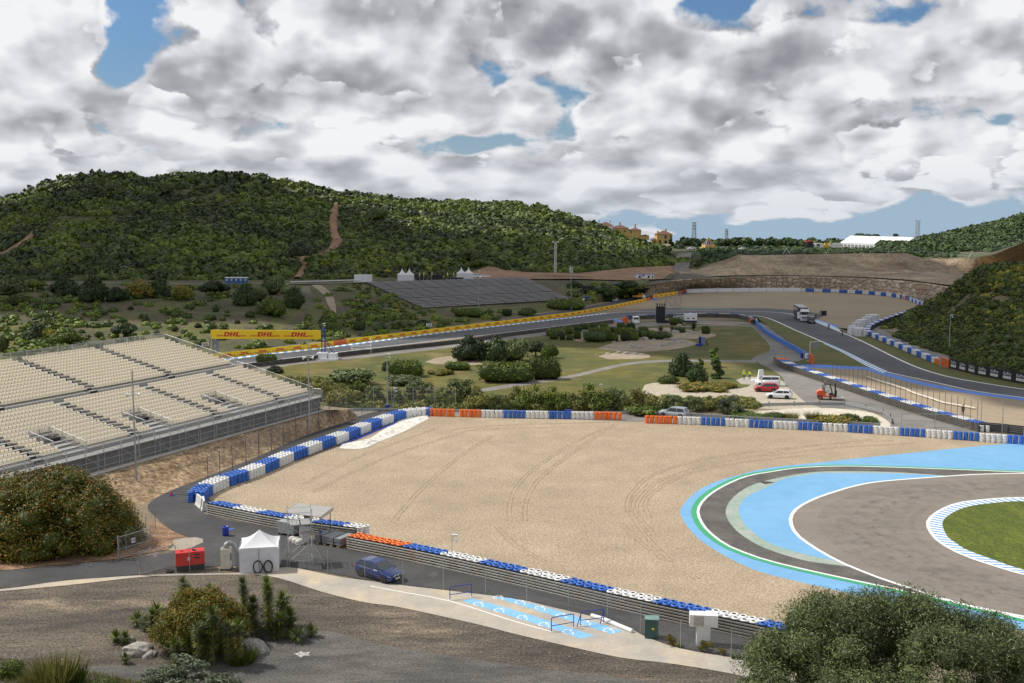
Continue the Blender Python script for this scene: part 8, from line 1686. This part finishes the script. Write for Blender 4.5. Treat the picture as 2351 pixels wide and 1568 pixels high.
# ------------------------------------------------------------ rocks
def rockmesh(seed):
 rng = random.Random(seed); v, f = ico(3); ox = rng.random()*50
 vs = [tuple(np.array(p)*(1+.55*fbm(p[0]*1.3+ox, p[1]*1.3+p[2]*2.1, 4, seed))*np.array([1, .8, .62])) for p in v]
 me = bpy.data.meshes.new('rock'); me.from_pydata(vs, [], [tuple(int(i) for i in q) for q in f]); me.materials.append(m_rock); return me
m_rock = M('limestone', (.27, .245, .21), .9, var=.25, scale=1.6, col2=(.42, .40, .36), bump=.12, bscale=3, coord='O', col3=(.14, .125, .11), s3=2.2, lo3=.55, hi3=.68)
RM = [rockmesh(s) for s in (1, 2, 3, 4)]
RK = [(1481, 779, 18), (1501, 781, 12), (1512, 777, 22), (1530, 779, 20), (1546, 781, 24), (1557, 787, 20), (1526, 793, 18), (1540, 790, 16), (1566, 783, 12), (1450, 796, 22), (1466, 799, 20), (1478, 796, 14), (1410, 787, 12), (1440, 787, 12), (1552, 764, 20), (1590, 765, 16), (1579, 762, 12), (1608, 762, 12), (1560, 748, 14), (1395, 813, 12), (1420, 811, 14), (1438, 812, 16), (1458, 813, 14), (1475, 815, 12), (1370, 815, 7), (1535, 746, 8), (1575, 787, 10), (1490, 801, 10), (1395, 797, 10), (1360, 882, 8), (1380, 884, 10)]
for i, (x, y, w) in enumerate(RK):
 p = P(x, y, .0); r = size_px(w, p)/2*1.15; o = bpy.data.objects.new('rock', RM[i % 4]); COL.objects.link(o); o.location = p; o.scale = (r, r, r*.9); o.rotation_euler = (0, 0, rnd.random()*6)
 tag(o, 'grey limestone rock, %s from left in the rock garden' % ORD[sorted(range(len(RK)), key=lambda q: RK[q][0]).index(i)], 'rock', 'rocks in the rock garden')
# ------------------------------------------------------------ big trees and plants close to the camera
def bigcrown(key, m, seed, blobs, n, ll, lw, **k): me = crown_mesh('foliage', m, seed, blobs, n, ll, lw, **k); return me
rg = random.Random(21)
e = thing('tree', 'large dense rusty green tree with reddish young leaves below the grandstand', 'tree', P(112, 1252, 0)); bl = []
for i in range(210):
 a = rg.random()*2*PI; zz = rg.random(); rr = 7.5*math.sqrt(max(0, 1-(zz*.97)**2.4))*(1 if rg.random() < .75 else rg.random()); r = rg.choice((.6, .8, 1.1, 1.5)); bl.append((rr*math.cos(a)*.93, rr*math.sin(a)*.62, max(.7, zz*6.1-.3), r, r, r*.85))
bl.append((0, 0, 2.4, 6.0, 4.0, 3.1))
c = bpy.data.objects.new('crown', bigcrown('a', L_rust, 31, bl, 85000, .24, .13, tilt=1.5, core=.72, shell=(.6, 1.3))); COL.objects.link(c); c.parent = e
b = MB()
for k in range(5): b.tube((rg.uniform(-.4, .4), rg.uniform(-.4, .4), 0), (rg.uniform(-3, 3), rg.uniform(-2, 2), 4.5), .2, n=7, r2=.06)
b.obj('trunk', m_bark, e)
OC = Vector(PY(2045, 1560, 42)); e = thing('tree', 'big olive green tree with fine leaves in the bottom right corner', 'tree', (OC.x, 42, 4.6)); bl = []
for i in range(150):
 a = rg.random()*2*PI; zz = rg.uniform(-.6, 1); rr = 5.2*math.sqrt(max(0, 1-abs(zz)**2.2))*(1 if rg.random() < .7 else rg.random()**.5); r = rg.uniform(.55, 1.05); x_ = rr*math.cos(a)*1.08; bl.append((x_, rr*math.sin(a)*.8, 6.2+zz*2.75+.25*math.sin(x_*1.7)-.012*(x_-.6)**2, r, r, r*.9))
for dx, dz, r in [(-2.9, 9.1, .9), (-1.2, 9.1, .7), (-2.3, 8.7, .9), (1.5, 9.5, .9), (2.6, 9.35, .8), (3.8, 9.0, .8), (.4, 9.3, .8), (5.2, 7.4, .8), (-5.1, 7.0, .8), (-5.7, 5.6, .9), (5.9, 6.2, .9)]: bl.append((dx, rg.uniform(-1, 1), dz-.55, r, r, r))
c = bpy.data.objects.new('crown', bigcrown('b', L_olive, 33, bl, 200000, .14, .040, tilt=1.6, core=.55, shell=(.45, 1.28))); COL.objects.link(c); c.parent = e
b = MB()
for k in range(6): b.tube((rg.uniform(-.3, .3), rg.uniform(-.3, .3), -.5), (rg.uniform(-3.4, 3.4), rg.uniform(-2, 2), 7.2), .24, n=8, r2=.06)
b.obj('trunk', m_bark, e)
e = thing('bush', 'dense rusty green bush in the middle of the yucca clump on the lot', 'bush', P(462, 1490, .02)); bl = []
for i in range(90):
 a = rg.random()*2*PI; zz = rg.random(); rr = 2.9*math.sqrt(max(0, 1-(zz*.95)**2)); r = rg.uniform(.35, .7); bl.append((rr*math.cos(a), rr*math.sin(a)*.8,   .4+zz*3.3, r, r, r*.85))
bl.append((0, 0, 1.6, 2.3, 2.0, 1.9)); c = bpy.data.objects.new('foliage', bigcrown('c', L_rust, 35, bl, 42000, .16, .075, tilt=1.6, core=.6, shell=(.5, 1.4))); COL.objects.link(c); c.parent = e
b = MB(); [b.tube((0, 0, 0), (rg.uniform(-1, 1), rg.uniform(-1, 1), 2.2), .1, n=6, r2=.04) for k in range(4)]; b.obj('stem', m_bark, e)
YU = [(420, 1341, 18), (432, 1358, 16), (482, 1353, 13), (557, 1341, 16), (562, 1358, 15), (360, 1401, 19), (350, 1413, 16), (315, 1424, 20), (337, 1430, 18), (395, 1399, 14), (487, 1413, 22), (472, 1430, 18), (455, 1446, 18), (482, 1458, 19), (432, 1470, 20), (402, 1478, 15), (522, 1442, 17), (547, 1437, 17), (580, 1386, 20), (575, 1412, 18), (590, 1436, 18), (267, 1464, 19), (288, 1466, 17), (287, 1512, 14), (410, 1500, 14), (613, 1340, 17), (615, 1358, 18), (648, 1378, 23), (613, 1402, 22), (665, 1416, 22), (642, 1424, 20), (628, 1440, 18), (685, 1462, 20), (715, 1450, 18), (672, 1466, 16)]
yo = sorted(range(len(YU)), key=lambda q: YU[q][0]); trm = {}
for i, (x, y, r) in enumerate(YU):
 Yy = 74.5 if y < 1440 else 72.5; Yy += ((i*37) % 10-5)*.25
 if x < 300 or x > 680: Yy = P(x, y+12, 0)[1]
 if 395 < x < 560 and y > 1395: Yy = 68.2+(i % 3)*.35
 p = Vector(PY(x, y, Yy)); h = max(.15, p.z); sc = size_px(r, p)*1.3
 e = thing('yucca', 'spiky yucca, %s from left in the clump on the gravel lot' % ORD[yo.index(i)], 'yucca', (p.x, p.y, 0), rnd.random()*6, 'yuccas in the clump on the lot')
 c = bpy.data.objects.new('leaves', lib('rosette_yucca%d' % (i % 3))) if False else bpy.data.objects.new('leaves', lib('rosette_%s' % ['green', 'olive', 'tama'][0 if i % 4 else 1])); COL.objects.link(c); c.parent = e; c.location = (0, 0, h); c.scale = (sc,)*3
 for k_ in range(min(4, int(h/.55))): c = bpy.data.objects.new('leaves', lib('rosette_olive' if k_ < 1 else 'rosette_tama')); COL.objects.link(c); c.parent = e; c.location = (0, 0, h-.5*(k_+1)); c.scale = (sc*(.92-.08*k_),)*2+(sc*.8,); c.rotation_euler = (0, 0, k_*2.1)
 b = MB(); b.tube((0, 0, -.05), (.03, 0, h), .09, n=7, r2=.12); b.obj('trunk', m_bark, e)
for i, (x, y, w, lab) in enumerate([(318, 1500, 76, 'big grey rock at the left foot of the yucca clump'), (345, 1506, 40, 'smaller rock right of the big grey one by the yuccas'), (578, 1492, 80, 'long low rock at the right foot of the yucca clump'), (540, 1480, 50, 'rock behind the long low one by the yuccas'), (300, 1470, 30, 'pale rock beside the left yuccas')]):
 p = P(x, y, .0); r = size_px(w, p)/2*1.1; o = bpy.data.objects.new('rock', RM[i % 4]); COL.objects.link(o); o.location = p; o.scale = (r, r*.8, r*.95); o.rotation_euler = (0, 0, i*1.3); tag(o, lab, 'rock')
bush(555, 1520, 60, 34, 'tuft_green', 'grassy green tuft right of the yucca clump', name='grass_tuft', cat='tuft')
bush(430, 1580, 240, 74, 'loose_grey', 'wide grey green wispy shrub at the bottom edge below the yuccas', name='shrub', cat='shrub', dep=.5)
bush(372, 1588, 120, 56, 'loose_grey', 'left part of the wispy shrubs at the bottom edge', name='shrub', cat='shrub')
bush(510, 1585, 110, 40, 'loose_grey', 'right part of the wispy shrubs at the bottom edge', name='shrub', cat='shrub')
bush(25, 1552, 64, 44, 'round_green', 'bright green bush in the bottom left corner', name='bush', cat='bush')
bush(128, 1574, 80, 78, 'tuft_tama', 'tall pale grass tuft at the bottom left', name='grass_tuft', cat='tuft'); bush(162, 1572, 56, 60, 'tuft_green', 'green grass tuft right of the tall pale one', name='grass_tuft', cat='tuft')
bush(80, 1580, 60, 40, 'tuft_tama', 'short dry grass tuft left of the tall pale one', name='grass_tuft', cat='tuft')
bush(235, 1580, 60, 26, 'round_green', 'low green bush right of the grass tufts at the bottom', name='bush', cat='bush')
for i, (x, y, w, h, k) in enumerate([(1537, 1481, 36, 28, 'loose_rust'), (1560, 1486, 22, 18, 'loose_tama'), (1622, 1498, 44, 34, 'loose_rust'), (1655, 1503, 30, 20, 'loose_rust'), (1690, 1512, 24, 14, 'loose_green'), (1730, 1520, 50, 34, 'loose_olive')]): bush(x, y, w, h, k, 'small weedy shrub, %s from left at the chain fence foot' % ORD[i], 'weeds at the foot of the chain fence', name='shrub', cat='shrub')
rng = np.random.default_rng(5); n = 14000; xs_ = rng.uniform(-40, 600, n); ys_ = 1600-rng.random(n)**1.3*np.interp(xs_, [-40, 60, 180, 330, 600], [95, 80, 62, 30, 8]); pp = np.array([P(x, y, 0) for x, y in zip(xs_, ys_)])
d = np.stack([rng.normal(size=n)*.3, rng.normal(size=n)*.3, np.ones(n)], 1)*rng.uniform(.10, .42, (n, 1)); s = np.cross(d, rng.normal(size=(n, 3))); s /= np.linalg.norm(s, axis=1, keepdims=True); s *= .016
V = np.stack([pp-s, pp+s, pp+d*.6+s*.7, pp+d], 1).reshape(-1, 3); me = tri2mesh('grass', V, np.arange(4*n).reshape(-1, 4), L_tama, np.repeat(rng.random((n, 3)), 4, 0)); o = bpy.data.objects.new('grass', me); COL.objects.link(o); tag(o, 'dry yellow green grass and weeds along the bottom left edge', kind='stuff')
v, f = ico(1); n = 900; xs_ = rng.uniform(0, 1700, n); ys_ = rng.uniform(1330, 1567, n); Vs = []; Fs = []; k = 0
for x, y in zip(xs_, ys_):
 if y < np.interp(x, [0, 320, 588, 838, 1176, 1480, 1700], [1362, 1332, 1330, 1394, 1462, 1524, 1560]): continue
 r = .03+.07*rng.random()**3; Vs.append(v*r*np.array([1.3, 1, .6])+np.array(P(x, y, .03))); Fs.append(f+k*len(v)); k += 1
o = npmesh('loose_stones', np.concatenate(Vs), np.concatenate(Fs), M('loose_stone', (.19, .175, .15), .9, var=.3, scale=3)); tag(o, 'small loose stones scattered over the dark gravel lot', kind='stuff')
# ------------------------------------------------------------ unseen cumulus mesh added overhead, outlined and set low to shade the far half
ZC = 430.0; off = Vector((SUN_DIR.x, SUN_DIR.y))*(ZC/math.tan(SUN_EL))
PG = [(-420, 330), (-250, 318), (-150, 305), (-60, 296), (0, 284), (30, 256), (56, 220), (62, 182), (88, 160), (140, 145), (330, 130), (330, 330), (260, 440), (150, 520), (60, 545), (-30, 560), (-130, 640), (-260, 600), (-420, 640)]
mc, t, bb = base_mat('shade_cloud_white'); bb.inputs['Base Color'].default_value = (.9, .9, .92, 1); bb.inputs['Roughness'].default_value = 1; bb.inputs['Specular IOR Level'].default_value = 0
Vs = []; Fs = []; k = 0; rc = random.Random(3); v, f = ico(2)
gx = -420
while gx < 420:
 gy = 120
 while gy < 770:
  x, y = gx+rc.uniform(-12, 12), gy+rc.uniform(-12, 12)
  if inpoly(x, y, PG):
   near = not all(inpoly(x+a, y+b_, PG) for a, b_ in ((32, 0), (-32, 0), (0, 32), (0, -32))); r = rc.uniform(16, 26) if near else rc.uniform(34, 52)
   if not (near and rc.random() < .15): Vs.append(v*(1+.08*np.random.default_rng(k).normal(size=(len(v), 1)))*np.array([r, r, r*.7])+np.array([x+off.x, y+off.y, ZC+r*.3])); Fs.append(f+k*len(v)); k += 1
  gy += 30
 gx += 30
o = npmesh('shade_cloud', np.concatenate(Vs), np.concatenate(Fs), mc, smooth=True); tag(o, kind='structure')
